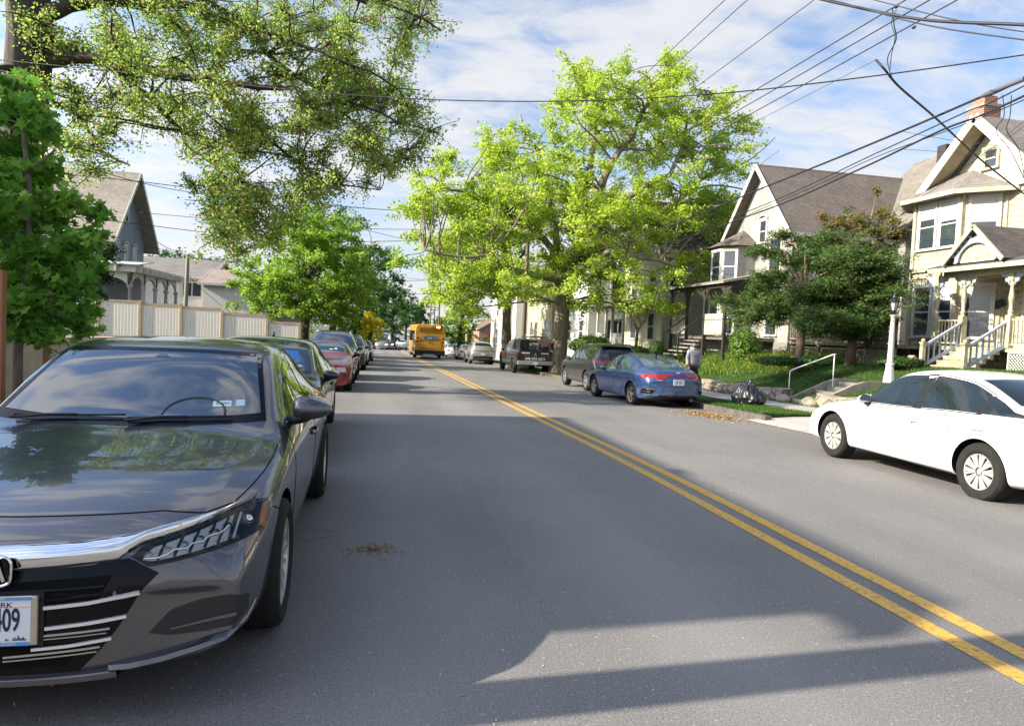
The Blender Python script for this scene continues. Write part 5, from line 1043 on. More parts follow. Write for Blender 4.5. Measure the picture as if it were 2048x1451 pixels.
# chimney
c=atX(1968,228,21.6); cz=c.z; mb=MB(); x,y,z=yl(21.6,c.y,cz); mb.box(x-.36,x+.36,y-.36,y+.36,z-1.6,z+.18); mb.box(x-.27,x+.27,y-.27,y+.27,z+.27,z+.58); ch=mb.build('chimney',BRICK,yh)
mb=MB(); mb.box(x-.40,x+.40,y-.40,y+.40,z+.18,z+.27); mb.build('chimney_cap',CAPM,ch)
# porch
FZ=1.80; mb=MB(); mb.box(*[v for v in (17.95-B0.x,19.9-B0.x,9-B0.y,19.7-B0.y)],FZ-.12-B0.z,FZ-B0.z); mb.build('porch_floor',GRAN,yh)
pr=MB(); slab(pr,yl(17.45,8.5,4.28),yl(17.45,19.95,4.28),yl(19.95,19.95,5.0),yl(19.95,8.5,5.0),.10); pro=pr.build('porch_roof',RF4,yh)
mb=MB(); mb.bar(yl(17.95,8.5,4.10),yl(17.95,19.75,4.10),.14,.24); mb.bar(yl(17.47,8.5,4.18),yl(17.47,19.95,4.18),.04,.14); mb.bar(yl(17.5,19.9,4.20),yl(19.2,19.9,4.45),.12,.16); mb.build('porch_beam',YTR,yh)
py_=[atX(1875,600,18.0).y,atX(1928,600,18.0).y,atX(2023,600,18.0).y]; py_.append(py_[2]-2.6); py_.append(py_[2]-5.4)
for y in py_:
    mb=MB(); X,Y,Z=yl(18.0,y,FZ); prf=[(.085,0),(.085,.95),(.055,1.0),(.08,1.06),(.05,1.12),(.055,1.3),(.085,1.45),(.06,1.62),(.045,1.8),(.07,1.86),(.05,1.92),(.085,1.97),(.085,2.4)]
    mb.lathe(prf,(X,Y,Z),10); mb.box(X-.09,X+.09,Y-.09,Y+.09,Z,Z+.95); mb.box(X-.085,X+.085,Y-.085,Y+.085,Z+1.98,Z+2.28); po=mb.build('porch_post',YTR,yh,smooth=True,sharp=40)
    bb=MB()
    for s in (-1,1):
        q=[(0,0),(s*.42,0),(s*.42,-.06),(s*.30,-.10),(s*.26,-.19),(s*.16,-.20),(s*.13,-.33),(s*.04,-.36),(0,-.45)]
        bb.prism([(Y+s*.085+a,Z+2.27+b) for a,b in q],X-.03,X+.03,'yz')
    bb.build('bracket',BLU,po)
def railing(y0,y1,z0=FZ,x=18.0,par=yh,base=B0,mat=YTR,h=.82,sp=.13,bm=None):
    mb=MB(); l=lambda X,Y,Z:(X-base.x,Y-base.y,Z-base.z)
    mb.bar(l(x,y0,z0+h),l(x,y1,z0+h),.07,.05); mb.bar(l(x,y0,z0+.1),l(x,y1,z0+.1),.05,.05); n=int(abs(y1-y0)/sp)
    for i in range(1,n): y=y0+(y1-y0)*i/n; mb.bar(l(x,y,z0+.1),l(x,y,z0+h),.03,.03)
    return mb.build('railing',mat,par)
railing(py_[0],py_[1]); railing(py_[2],py_[3]); railing(py_[3],py_[4])
# porch pediment over the stairs
yc=(py_[1]+py_[2])/2; hw=(py_[1]-py_[2])/2+.25; pb=MB(); s_=1.0
slab(pb,yl(17.35,yc-hw,4.36),yl(19.8,yc-hw,4.36),yl(19.8,yc,5.45),yl(17.35,yc,5.45),.08); slab(pb,yl(17.35,yc+hw,4.36),yl(19.8,yc+hw,4.36),yl(19.8,yc,5.449),yl(17.35,yc,5.449),.08); pb.build('pediment_roof',RF4,yh)
pb=MB(); 
for s in (-1,1): pb.bar(yl(17.33,yc+s*hw,4.32),yl(17.33,yc,5.40),.05,.13)
pb.build('pediment_trim',YTR,yh)
pb=MB(); pb.prism([(yc-hw+.15-B0.y,4.35-B0.z),(yc+hw-.15-B0.y,4.35-B0.z),(yc-B0.y,5.3-B0.z)],17.55-B0.x,17.6-B0.x,'yz'); pb.build('pediment_wall',YSH,yh)
pb=MB(); T=[]
for k in range(13):
    a=math.pi*k/12; cc,ss=math.cos(a),math.sin(a); T.append([yl(17.45,yc+.62*cc,4.36+.55*ss),yl(17.45,yc+.75*cc,4.36+.72*ss),yl(17.52,yc+.75*cc,4.36+.72*ss),yl(17.52,yc+.62*cc,4.36+.55*ss),yl(17.45,yc+.62*cc,4.36+.55*ss)])
pb.grid(T)
for s in (-1,1):
    for k in range(5): t=.15+.15*k; pb.sphere(yl(17.46,yc+s*(hw-.18)*(1-t),4.42+.93*t),.055,8,6)
pb.build('pediment_fretwork',BLU,yh,smooth=True,sharp=50)
# porch stairs
n=6; zb=atX(1888,749,16.7).z; zb=min(zb,.95); SY0,SY1=py_[2]+.05,py_[1]-.05
for i in range(n):
    mb=MB(); x0=16.65+.22*i; z1=zb+(FZ-zb)*(i+1)/(n+.0)-.02; mb.box(x0-B0.x,x0+.27-B0.x,SY0-B0.y,SY1-B0.y,z1-.05-B0.z,z1-B0.z); mb.box(x0+.02-B0.x,x0+.04-B0.x,SY0-B0.y,SY1-B0.y,z1-.19-B0.z,z1-.05-B0.z); mb.build('stair_tread',GRAN,yh)
for y in (SY0,SY1):
    mb=MB(); X,Y,Z=yl(16.6,y,zb-.1); mb.box(X-.06,X+.06,Y-.06,Y+.06,Z,Z+1.02); mb.box(X-.08,X+.08,Y-.08,Y+.08,Z+1.02,Z+1.06); mb.sphere((X,Y,Z+1.11),.06,8,6); mb.build('newel_post',M('weathered_post',(.50,.45,.30),.8,var=.35,scale=6),yh)
    mb=MB(); mb.bar(yl(16.6,y,zb+.82),yl(18.0,y,FZ+.78),.09,.06); mb.bar(yl(16.6,y,zb+.22),yl(18.0,y,FZ+.10),.05,.10)
    for i in range(1,7): t=i/7; mb.bar(yl(16.6+1.4*t,y,zb+.22+(FZ+.1-zb-.22)*t),yl(16.6+1.4*t,y,zb+.82+(FZ+.78-zb-.82)*t),.035,.05)
    mb.build('stair_rail',BLU,yh)
def lattice(par,o,r,w,h,mat,name='lattice',sp=.13,t=.035,fr=True,poly=None):
    """diagonal lath panel; clipped to its rectangle"""
    o=Vector(o); r=Vector(r).normalized(); u=Vector((0,0,1)); n=r.cross(u); mb=MB()
    def clip(a,b,c,d):
        return None
    k=int((w+h)/sp)+1
    for i in range(k):
        s=i*sp
        for dr in (1,-1):
            # line x = s - y (dr=1) or x = w - s + y
            y0=max(0,s-w); y1=min(h,s)
            if y1-y0<.03: continue
            p=(s-y0,y0); q=(s-y1,y1)
            if dr<0: p=(w-p[0],p[1]); q=(w-q[0],q[1])
            mb.bar(o+r*p[0]+u*p[1]+n*(.006*dr),o+r*q[0]+u*q[1]+n*(.006*dr),.012,t,up=n)
    if fr:
        for a,b in (((0,0),(w,0)),((0,h),(w,h)),((0,0),(0,h)),((w,0),(w,h))): mb.bar(o+r*a[0]+u*a[1]+n*.01,o+r*b[0]+u*b[1]+n*.01,.04,.07,up=n)
    return mb.build(name,mat,par)
LATW=M('lattice_white',(.62,.60,.54),.7,var=.2,scale=5)
for y0,y1 in ((py_[2]-.1,py_[2]-1.5),(py_[2]-2.0,py_[2]-3.4),(py_[2]-3.6,py_[2]-5.2)): lattice(yh,yl(17.97,y0,.95),(0,-1,0),y0-y1,.72,LATW,sp=.10,t=.025)
mb=MB(); x,y,z=yl(17.97,py_[2]-1.75,.6); mb.box(x-.15,x+.15,y-.2,y+.2,z,z+1.05); mb.build('porch_pier',BRICK,yh)
mb=MB(); x,y,z=yl(19.86,18.0,3.35); mb.build
# oval plaque by the door and wall mailbox
mb=MB(); T=[(0,.30*math.cos(a)*1.0,.17*math.sin(a)+.04*math.cos(3*a)) for a in [2*math.pi*k/20 for k in range(20)]]
p=atX(2000,608,19.8); mb.add([(p.x-.06-B0.x,p.y-B0.y+b*.75,p.z-B0.z+c_*.85) for _,b,c_ in T]+[(p.x-.01-B0.x,p.y-B0.y+b*.75,p.z-B0.z+c_*.85) for _,b,c_ in T],[tuple(range(20)),tuple(range(20,40))[::-1]]+[(i,(i+1)%20,(i+1)%20+20,i+20) for i in range(20)]); mb.build('house_plaque',M('dark_iron',(.03,.04,.04),.5),yh)
win(yh,yl(18.93+.1,20.55,1.0-.02),(0,-1,0),.01,.01,(-1,0,0)) if False else None
mb=MB(); p=yl(19.0,21.9,.95); mb.obox((p[0]+.03,p[1],p[2]+.02),(.03,0,0),(0,.42,0),(0,0,.22)); bw=mb.build('cellar_window',PANE,yh)
# --- white Victorian with porch and deck
WSD=siding('white_shingle',(.33,.32,.29),.14,.5); DKP=M('dark_porch',(.035,.028,.024),.7,var=.3,scale=5)
GFA=27.25; GFB=32.6; FX=17.2
wh=ghouse('white_house','weathered white Victorian house with a big brown shingle roof, deck and dark-posted porch','%s'%'',0,1,0,1,0,1,2,'x',WSD,RF1) if False else ghouse('white_house','weathered white Victorian house with a big brown shingle roof, deck and dark-posted porch',FX,29,GFA,GFB,1.1,6.75,9.75,'x',WSD,RF1,.45,
  [('-x',2.2,5.15,.55,1.0,dict(arch=True,style='dh',trim=WTRIM,sill=True)),('-x',.9,3.7,.9,1.5,dict(style='dh')),('-x',3.6,3.7,.9,1.5,{}),('-x',.9,.9,.9,1.6,{}),('-y',1.2,3.6,.8,1.4,{}),('-y',3.4,3.6,.8,1.4,{}),('-y',1.2,1.0,.8,1.4,{}),('-y',4,1.0,.8,1.4,{})],found=brickm('stone_base',(.25,.23,.20),(.20,.19,.17),(.15,.14,.12)),fh=.6)
wb=Vector((FX,GFA,1.1))
# side wing with a lighter roof rising behind
mb=MB(); a=atY(1749,353,30.2); slab(mb,(4.1,-1.2,5.4),(4.1,3.0,5.4),(8.1,3.0,9.6),(8.1,-1.2,9.6),.14); slab(mb,(12.1,-1.2,5.4),(12.1,3.0,5.4),(8.1,3.0,9.599),(8.1,-1.2,9.599),.14); mb.build('wing_roof',shingle('roof_tan_y',(.15,.135,.11),(.19,.17,.14),axis=1,row=.2,wid=.45),wh)
mb=MB(); mb.box(4.6,11.6,-1.0,2,-.5,5.6); mb.add([(4.6,-1,5.6),(11.6,-1,5.6),(8.1,-1,9.2)],[(0,1,2)]); mb.build('wing_wall',WSD,wh)
mb=MB(); mb.box(7.3,8.0,.2,.7,8.6,9.75); mb.build('chimney',DKP,wh)
# tall bay on the front
mb=MB(); mb.prism([(-.9,3.0),(-1.4,3.6),(-1.4,4.6),(-.9,5.2),(0.1,5.2),(0.1,3.0)],-.5,5.0,'xy'); bo=mb.build('bay_wall',WSD,wh)
for z in (.9,3.3): win(wh,(-1.4,4.5,z),(0,-1,0),.8,1.5,(-1,0,0)); win(wh,Vector((-1.4,3.6,z))+Vector((.5,-.6,0)).normalized()*.1,(.5,-.6,0),.6,1.5,Vector((-.6,-.5,0)))
mb=MB(); V=[(-1.1,2.7,5.0),(-1.65,3.45,5.0),(-1.65,4.75,5.0),(-1.1,5.5,5.0),(.3,5.5,5.0),(.3,2.7,5.0),(-.1,4.1,5.9)]; mb.add(V,[(0,1,6),(1,2,6),(2,3,6),(3,4,6),(4,5,6),(5,0,6),(5,4,3,2,1,0)]); mb.build('bay_roof',RF1,wh)
# front porch with dark posts, left part
z_f=.75
mb=MB(); mb.box(-2.3,0,1.0,6.8,z_f-.15,z_f); mb.build('porch_floor',M('grey_deck',(.16,.14,.12),.85,var=.3,scale=4),wh)
mb=MB(); slab(mb,(-2.7,.8,3.15),(-2.7,7.0,3.15),(.05,7.0,3.75),(.05,.8,3.75),.1); mb.build('porch_roof',RF3,wh)
mb=MB(); mb.bar((-2.4,.9,3.0),(-2.4,6.9,3.0),.12,.22); mb.bar((-2.4,.95,3.0),(0,.95,3.0),.12,.22)
mb.build('porch_beam',DKP,wh)
for y in (1.05,3.0,4.9,6.7):
    mb=MB(); mb.box(-2.46,-2.34,y-.06,y+.06,z_f-1.3,3.0)
    for s in (-1,1): mb.prism([(y+s*.06,2.9),(y+s*.55,2.9),(y+s*.3,2.75),(y+s*.18,2.5),(y+s*.06,2.3)],-2.43,-2.37,'yz')
    mb.build('porch_post',DKP,wh)
BOARD=siding('grey_board',(.44,.41,.36),.14,.35,vert=True,depth=.02)
for y0,y1 in ((1.2,2.9),(4.95,6.6)):
    mb=MB(); mb.box(-2.44,-2.38,y0,y1,z_f+.05,z_f+1.0); mb.build('porch_screen',BOARD,wh)
for i in range(5):
    mb=MB(); mb.box(-3.6+.26*i,-3.3+.26*i,3.1,4.8,z_f-.9+.17*i-.06,z_f-.9+.17*i); mb.build('stair_tread',M('grey_deck2',(.22,.20,.17),.85),wh)
for y in (3.1,4.8): mb=MB(); mb.bar((-3.6,y,z_f+.05),(-2.4,y,z_f+.95),.05,.06); mb.bar((-3.6,y,z_f-.9),(-3.6,y,z_f+.05),.06,.06); mb.build('stair_rail',DKP,wh)
# long deck running towards the yellow house
dk=thing('timber_deck','long weathered deck with picket railing and lattice skirt behind the evergreens','deck',(17.3,24.0,1.0)); db=Vector((17.3,24,1.0))
DW=M('weathered_wood',(.36,.30,.22),.85,var=.4,scale=5,aniso=(1,1,.3)); DL=M('lattice_tan',(.55,.48,.36),.8,var=.3,scale=4)
mb=MB(); mb.box(0,3.2,-3.0,5.3,.66,.78); mb.build('deck_floor',DW,dk)
railing(21.0,29.2,1.78,17.33,dk,db,DW,.72,.14)
for y in (-3,-.9,1.2,3.3,5.2): mb=MB(); mb.box(-.02,.08,y,y+.1,-.6,1.6); mb.build('deck_post',DW,dk)
for y0 in (-2.85,-.75,1.35,3.45): lattice(dk,(.03,y0+1.75,-.35),(0,-1,0),1.75,.9,DL,sp=.12,t=.03)
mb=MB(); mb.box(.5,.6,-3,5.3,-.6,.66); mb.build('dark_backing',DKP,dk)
# chain link gate by the lamp
cg=thing('metal_gate','tall galvanised pipe gate frame beside the yellow house corner','gate',(16.6,20.4,zr(16.6,20.4))); GALV=M('galvanised',(.30,.31,.30),.5,.5)
mb=MB(); 
for y in (0,1.2): mb.tube([(0,y,-.1),(0,y,1.75)],.025,8)
mb.tube([(0,0,1.7),(0,1.2,1.7)],.018,6); mb.tube([(0,0,.1),(0,1.2,.1)],.018,6); mb.tube([(0,0,.9),(0,1.2,.9)],.012,6); mb.build('gate_frame',GALV,cg,smooth=True,sharp=60)
mb=MB()
for i in range(28):
    for d in (1,-1):
        y0=i*.1-.8; a=max(0,-y0/ .5*.5); 
        p=[(0,y0+ t*1.6*.5 if d>0 else 1.2-(y0+t*.8),.1+1.6*t) for t in (0,1)]
        t0=max(0,(0-y0)/.8); t1=min(1,(1.2-y0)/.8)
        if t1-t0<.05: continue
        f=lambda t:(0,(y0+.8*t) if d>0 else 1.2-(y0+.8*t),.1+1.6*t); mb.bar(f(t0),f(t1),.005,.005)
mb.build('wire_mesh',GALV,cg)
# --- other right-side houses
BSD=siding('beige_siding',(.56,.52,.38),.13,.22); GSD=siding('grey_white_siding',(.55,.55,.53),.13,.1); TSD=siding('tan_siding',(.50,.45,.37),.13,.15); CSD=siding('cream_siding',(.48,.40,.26),.13,.15); BLSD=siding('pale_blue_siding',(.52,.55,.60),.13,.1)
y3=36.2; xx=atY(1372,560,y3).x
bh=ghouse('beige_house','beige clapboard house with a dark roof and small lattice porch beyond the white house',15.2,26,36.2,42.5,.55,6.5,9.6,'x',BSD,RF4,.4,[('-x',1.0,3.5,.9,1.4,{}),('-x',3.8,3.5,.9,1.4,{}),('-x',1,1.0,.9,1.5,{}),('-x',3.8,1.0,.9,1.5,{}),('-y',2.6,1.0,.75,.75,dict(style='pair')),('-y',2.6,3.8,.8,1.3,{}),('-y',.3,3.8,.7,1.3,{})],fh=.5,found=brickm('stone_base2',(.22,.20,.18),(.17,.16,.15),(.12,.11,.1)))
mb=MB(); mb.box(-2.0,0,.6,5.4,.25,.42); mb.build('porch_floor',GSD,bh)
mb=MB(); slab(mb,(-2.3,.4,2.75),(-2.3,5.6,2.75),(0,5.6,3.4),(0,.4,3.4),.1); mb.build('porch_roof',RF4,bh)
for y in (.7,2.6,3.7,5.3): mb=MB(); mb.box(-2.0,-1.86,y-.07,y+.07,-.3,2.75); mb.build('porch_post',WTRIM,bh)
lattice(bh,(-1.95,2.5,.5),(0,-1,0),1.7,.75,LATW,sp=.14,t=.04); lattice(bh,(-1.95,5.2,.5),(0,-1,0),1.4,.75,LATW,sp=.14,t=.04)
mb=MB(); 
for i in range(5): mb.box(-3.1+.22*i,-2.86+.22*i,2.7,3.6,-.4+.14*i,-.3+.14*i)
mb.build('porch_steps',M('step_grey',(.35,.34,.32),.8),bh)
for y in (2.7,3.6): mb=MB(); mb.bar((-3.1,y,.45),(-2,y,1.2),.03,.04); [mb.bar((-3.1+1.1*t,y,-.4+.75*t),(-3.1+1.1*t,y,.45+.75*t),.02,.02) for t in (0,.2,.4,.6,.8,1)]; mb.build('stair_rail',DKP,bh)
sh_=ghouse('siding_house','long pale grey vinyl-sided house with a dark double window behind the parked cars',13.4,24,44.0,51,.2,6.3,8.8,'y',GSD,RF2,.35,[('-y',1.3,1.25,1.5,1.25,dict(style='pair')),('-y',1.5,4.0,1.3,1.1,dict(style='pair')),('-y',6,1.3,1.0,1.2,{}),('-x',1,1,.9,1.4,{}),('-x',4,1,.9,1.4,{})],fh=.4)
dh=ghouse('duplex','sunlit cream duplex with pale window bays left of the grey-sided house',13.0,23,52.2,61,.0,6.6,8.6,'y',CSD,RF2,.35,[('-x',.5,.9,.9,1.7,dict(blind=.5)),('-x',2.0,.9,.9,1.7,dict(blind=.4)),('-x',4.6,.9,1.0,2.0,dict(blind=.2)),('-x',6.6,.9,.9,1.7,{}),('-x',.5,3.8,.9,1.5,dict(blind=.6)),('-x',2.2,3.8,.9,1.5,{}),('-x',4.6,3.8,.9,1.5,{}),('-x',6.8,3.8,.9,1.5,{}),('-y',.4,3.6,.8,1.2,{})],fh=.4)
mb=MB(); mb.box(-1.2,0,-.0,2.2,-.5,1.15); mb.build('brick_stoop',BRICK,dh); mb=MB(); mb.bar((-1.25,0,1.9),(-1.25,2.2,1.9),.05,.05)
for i in range(8): mb.bar((-1.25,.3*i,1.1),(-1.25,.3*i,1.9),.025,.025)
mb.build('stoop_rail',WTRIM,dh)
th_=ghouse('tan_house','tan-sided two-storey house with pale blue front, left of the oak trunk',11.3,21,62.5,71,-.5,6.2,8.6,'y',TSD,RF2,.3,[('-y',4.5,3.5,1.0,1.2,{}),('-x',1,.9,.9,1.5,{}),('-x',4,.9,.9,1.5,{}),('-x',1,3.6,.9,1.3,{}),('-x',4,3.6,.9,1.3,{})],fh=.4)
mb=MB(); mb.box(.6,3.0,-1.6,0,-.5,5.9); mb.build('front_wing',BLSD,th_)
bk=ghouse('brick_house','small orange-brick gabled house far beyond the crimson tree',atY(992,680,96).x-2.4,atY(992,680,96).x+3.4,96,104,-1.6,2.0,3.7,'y',brickm('orange_brick',(.30,.12,.07),(.25,.10,.06)),M('far_roof',(.16,.08,.055),.9),.3,[('-y',1.2,1.2,1,1,{}),('-y',3.4,1.2,1,1,{})])
# --- left: grey Italianate house, pale two-storey house, pinkish shed
GRY=siding('slate_siding',(.17,.20,.25),.14,.12); ang=R(7)
lb=Vector((-15.5,44.0,.6))
gh=ghouse('grey_house','dark grey clapboard house with a steep gable, arched windows and white arcaded porch',lb.x-9,lb.x,lb.y,lb.y+6.6,.6,6.6,10.3,'x',GRY,RF3,.75,
 [('-y',5.3,3.7,1.5,2.2,dict(style='dh',blind=.95)),('-y',1.5,3.7,1.0,1.7,{}),('+x',1.3,3.5,.55,1.75,dict(arch=True,blind=.75,trim=WTRIM)),('+x',2.9,3.5,.55,1.75,dict(arch=True,blind=.5)),('+x',4.5,3.5,.55,1.75,dict(arch=True,blind=.8)),('+x',3.0,6.7,.5,.9,dict(arch=False))])
WCOL=M('porch_white',(.62,.60,.56),.6,var=.12,scale=3)
# arcaded porch wraps the south and road sides
def arcade(par,o,r,n,bay,z0,h,mat):
    o=Vector(o); r=Vector(r).normalized(); u=Vector((0,0,1)); nn_=r.cross(u)
    for i in range(n+1):
        mb=MB(); p=o+r*(i*bay); mb.lathe([(.17,0),(.17,.2),(.12,.28),(.10,h-.9),(.16,h-.82),(.17,h-.7)],tuple(p+u*z0),10); mb.build('porch_column',mat,par,smooth=True,sharp=40)
    for i in range(n):
        mb=MB(); G=[]
        for k in range(13):
            a=math.pi*k/12; x=bay/2-(bay/2-.14)*math.cos(a); z=z0+h-.75+(.55)*math.sin(a)
            pa=o+r*(i*bay+x)+u*z; pt=o+r*(i*bay+x)+u*(z0+h); G.append([pa+nn_*.06,pt+nn_*.06,pt-nn_*.06,pa-nn_*.06,pa+nn_*.06])
        mb.grid(G); mb.build('porch_arch',mat,par)
p0=(8.6-9+9+.0,-2.2,0)
arcade(gh,(-.2,-2.2,0),(1,0,0),3,3.75,.4,2.95,WCOL); arcade(gh,(11.05,-2.2,0),(0,1,0),4,2.2,.4,2.95,WCOL)
mb=MB(); mb.box(-.6,11.4,-2.55,0,3.35,3.75); mb.box(9.0,11.4,0,7,3.351,3.749); mb.build('porch_cornice',WCOL,gh)
mb=MB(); slab(mb,(-.8,-2.75,3.75),(11.6,-2.75,3.75),(11.6,0,4.1),(-.8,0,4.1),.05); mb.build('porch_roof',M('porch_roof_grey',(.42,.41,.40),.8),gh)
mb=MB(); mb.box(-.4,11.2,-2.3,0,.2,.4); mb.box(9,11.2,0,7,.2,.399); mb.build('porch_floor',WCOL,gh)
for k in range(9):
    mb=MB(); mb.box(11.4,11.62,-2.3+k*1.0,-2.18+k*1.0,3.35,3.65); mb.build('cornice_bracket',WCOL,gh)
for k in range(9):
    mb=MB(); mb.box(-.4+k*1.35,-.28+k*1.35,-2.78,-2.55,3.35,3.65); mb.build('cornice_bracket',WCOL,gh)

ph=ghouse('pale_house','pale two-storey house with a brown hipped roof behind the tan fence',atY(300,600,60).x-4,atY(420,600,60).x-.2,60,70,.2,4.9,6.6,'x',siding('pale_grey_siding',(.62,.60,.56),.13,.08),RF2,.3,[('-y',6.4,3.1,1.4,1.1,dict(style='pair')),('-y',9.6,.35,1.2,.6,dict(style='pair'))])
ph2=ghouse('pale_house','long low wing-like pale house joined beside the pale two-storey house, behind the round tree',atY(400,600,57).x+.2,atY(560,600,57).x+1.5,57,66,.2,4.3,5.6,'x',MATS['pale_grey_siding'],shingle('roof_rust',(.26,.20,.17),(.30,.24,.20)),.3,[('-y',1.5,.3,.9,.6,dict(style='pair')),('-y',2.7,.3,.9,.6,dict(style='pair'))])
shd=ghouse('garden_shed','small pinkish-brown shed with a white window beyond the end of the tan fence',atY(545,650,50).x,atY(610,650,50).x,50,53,.0,2.2,2.7,'x',siding('mauve_siding',(.30,.24,.22),.14,.1),RF4,.15,[('-y',1.2,.7,.55,.8,{})],cat='shed')
# off to the left: neighbour that shades this stretch of road
nb=ghouse('neighbour_house','tall neighbouring house just off to the left whose shadow covers the road',-19,-9.2,2.76,12.3,1.15,6.4,9.4,'y',siding('nb_siding',(.50,.44,.34),.14,.1),RF1,.3,[('+x',1.5,1,1,1.5,{}),('+x',4.5,1,1,1.5,{}),('+x',8,1,1,1.5,{}),('+x',1.5,3.6,1,1.4,{}),('+x',5,3.6,1,1.4,{}),('+x',8.5,3.6,1,1.4,{})])
# --- tan vinyl fence, stepping down towards the road
FV=siding('fence_vinyl',(.70,.65,.57),.15,.06,vert=True,depth=.012); FP=M('fence_post_tan',(.50,.36,.22),.7,var=.12,scale=4)
fu=[118,197,281,363,445,535,600]; ft=[585,592,600,607,620,637,645]
f0=atY(118,600,38); fe=thing('privacy_fence','tall tan board fence stepping down in panels with darker posts, before the grey house','fence',(f0.x,38,0))
for i in range(len(fu)-1):
    a=atY(fu[i],ft[i],38); b=atY(fu[i+1],ft[i+1],38); zt=a.z-.12; mb=MB(); mb.box(a.x-f0.x+.06,b.x-f0.x-.06,-.02,.02,-.2,zt-.12); mb.build('fence_panel',FV,fe)
    mb=MB(); mb.box(a.x-f0.x+.05,b.x-f0.x-.05,-.035,.035,zt-.12,zt); mb.build('fence_rail',FP,fe)
for u,v in zip(fu,ft):
    a=atY(u,v,38); mb=MB(); mb.box(a.x-f0.x-.065,a.x-f0.x+.065,-.07,.07,-.3,a.z); mb.build('fence_post',FP,fe)
# ------------------------------------------------------------------ poles, cables, lamp, bag, person
POLEW=M('pole_wood',(.16,.115,.075),.85,var=.35,scale=3,aniso=(6,6,.5),bmp=.3,bscale=20); POLEL=M('pale_pole',(.42,.35,.25),.85,var=.25,scale=3,aniso=(6,6,.5))
CABLE=M('cable_black',(.012,.012,.014),.6); GREYM=M('grey_metal',(.22,.24,.25),.5,.3)
def pole(x,y,zt,r,label,arms=(),mat=POLEW,can=None,group=None,zb=None,lean=(0,0)):
    zb=gz(y)+.1 if zb is None else zb; e=thing('utility_pole',label,'pole',(x,y,zb),0,group); mb=MB(); mb.tube([(0,0,-.3),(lean[0]*.5,lean[1]*.5,(zt-zb)*.5),(lean[0],lean[1],zt-zb)],[r,r*.85,r*.68],12); mb.build('post',mat,e,smooth=True,sharp=60)
    for z,w in arms:
        mb=MB(); mb.box(-w/2+lean[0],w/2+lean[0],-.06,.06,z-zb-.06,z-zb+.06); a=mb.build('crossarm',mat,e)
        for k in range(4): b=MB(); b.lathe([(.0,0),(.04,0),(.05,.05),(.03,.08),(.04,.12),(0,.14)],(-w/2+.12+(w-.24)*k/3+lean[0],0,z-zb+.06),8); b.build('insulator',GREYM,a,smooth=True)
    if can: mb=MB(); mb.lathe([(0,0),(.24,0),(.26,.1),(.26,.85),(.22,.92),(0,.94)],(can[0],0,can[1]-zb),14); mb.build('transformer',M('transformer_grey',(.42,.44,.44),.5),e,smooth=True,sharp=50)
    return e
PX=9.15
pole(PX,44,10.1,.16,'brown wooden utility pole with a crossarm standing in the oak crown',[(9.75,2.4)])
pole(8.95,atX(936,640,8.95).y,atX(937,598,8.95).z,.2,'pale short wooden pole right of the bus, small tree at its foot',mat=POLEL)
pole(9.4,112,8.2,.15,'far utility pole with transformer right of the bus roof',[(7.9,2.6)],can=(-.6,5.6),group=None)
pole(10.2,142,8.8,.15,'far utility pole with two crossarms, left of two behind the bus',[(7.2,2.2),(5.9,2.2)])
pole(11.6,150,7.2,.14,'thin far utility pole, right of two behind the bus',[(5.6,2.2)])
p=atY(372,508,40); pole(p.x,40,p.z,.13,'leaning grey service pole behind the tan fence',mat=M('grey_pole',(.24,.22,.18),.85),zb=.5,lean=(.1,0)); LP=p
p=atY(115,385,34); pole(p.x,34,p.z,.12,'slim tan pole before the grey house roof, behind the young maple',mat=POLEL,zb=.5)
pole(-4.1,2.55,9.5,.19,'utility pole on the left verge beside the camera',zb=.1)
pole(10.0,-4,11,.2,'utility pole behind the camera on the right verge carrying the street cables',[(10.3,2.6)],zb=.1)
def cable(pts,r,label,n=10,name='overhead_cable',group='overhead wires across the street',sag=0,tw=False,mat=CABLE):
    """points are joined by smooth hanging curves"""
    P_=[Vector(p) for p in pts]; o=[]
    if len(P_)==2:
        for i in range(n+1): t=i/n; o.append(P_[0].lerp(P_[1],t)-Vector((0,0,sag*4*t*(1-t))))
    else:
        q=[P_[0]]+P_+[P_[-1]]
        for i in range(1,len(q)-2):
            for k in range(n):
                t=k/n; a,b,c,d=q[i-1],q[i],q[i+1],q[i+2]; o.append(.5*((2*b)+(c-a)*t+(2*a-5*b+4*c-d)*t*t+(3*b-a-3*c+d)*t**3))
        o.append(P_[-1])
    c=o[0].copy(); mb=MB(); mb.tube([p-c for p in o],r,6); ob=mb.build(name,mat,smooth=True); ob.location=c; return tag(ob,label,'cable',group)
def A(u,v,x): return atX(u,v,x)
# heavy bundle along the right verge: P(44) -> overhead right
def alongr(uvs,x,r,lab,zend,**k):
    pts=[Vector((PX,44,zend))]+[A(u,v,x) for u,v in uvs]; d=(pts[-1]-pts[-2]).normalized(); pts.append(pts[-1]+d*6+Vector((0,0,.4))); return cable(pts,r,lab,**k)
g1='cables along the right verge'
alongr([(1260,480),(1560,362),(1790,268),(1960,195),(2048,158)],9.5,.020,'thick black trunk cable, uppermost of the bundle passing before the yellow house',5.6,group=g1)
alongr([(1230,520),(1500,421),(1760,303),(1930,225),(2048,172)],9.5,.011,'thin cable second from the top in the bundle before the yellow house',5.45,group=g1)
alongr([(1200,532),(1500,431),(1700,347),(1880,262),(2048,192)],9.5,.018,'thick black cable, lowest of the bundle before the yellow house',5.3,group=g1)
alongr([(1240,530),(1560,402),(1750,315),(2048,200)],9.7,.008,'hair-thin wire winding beneath the cable bundle',5.35,group=g1)
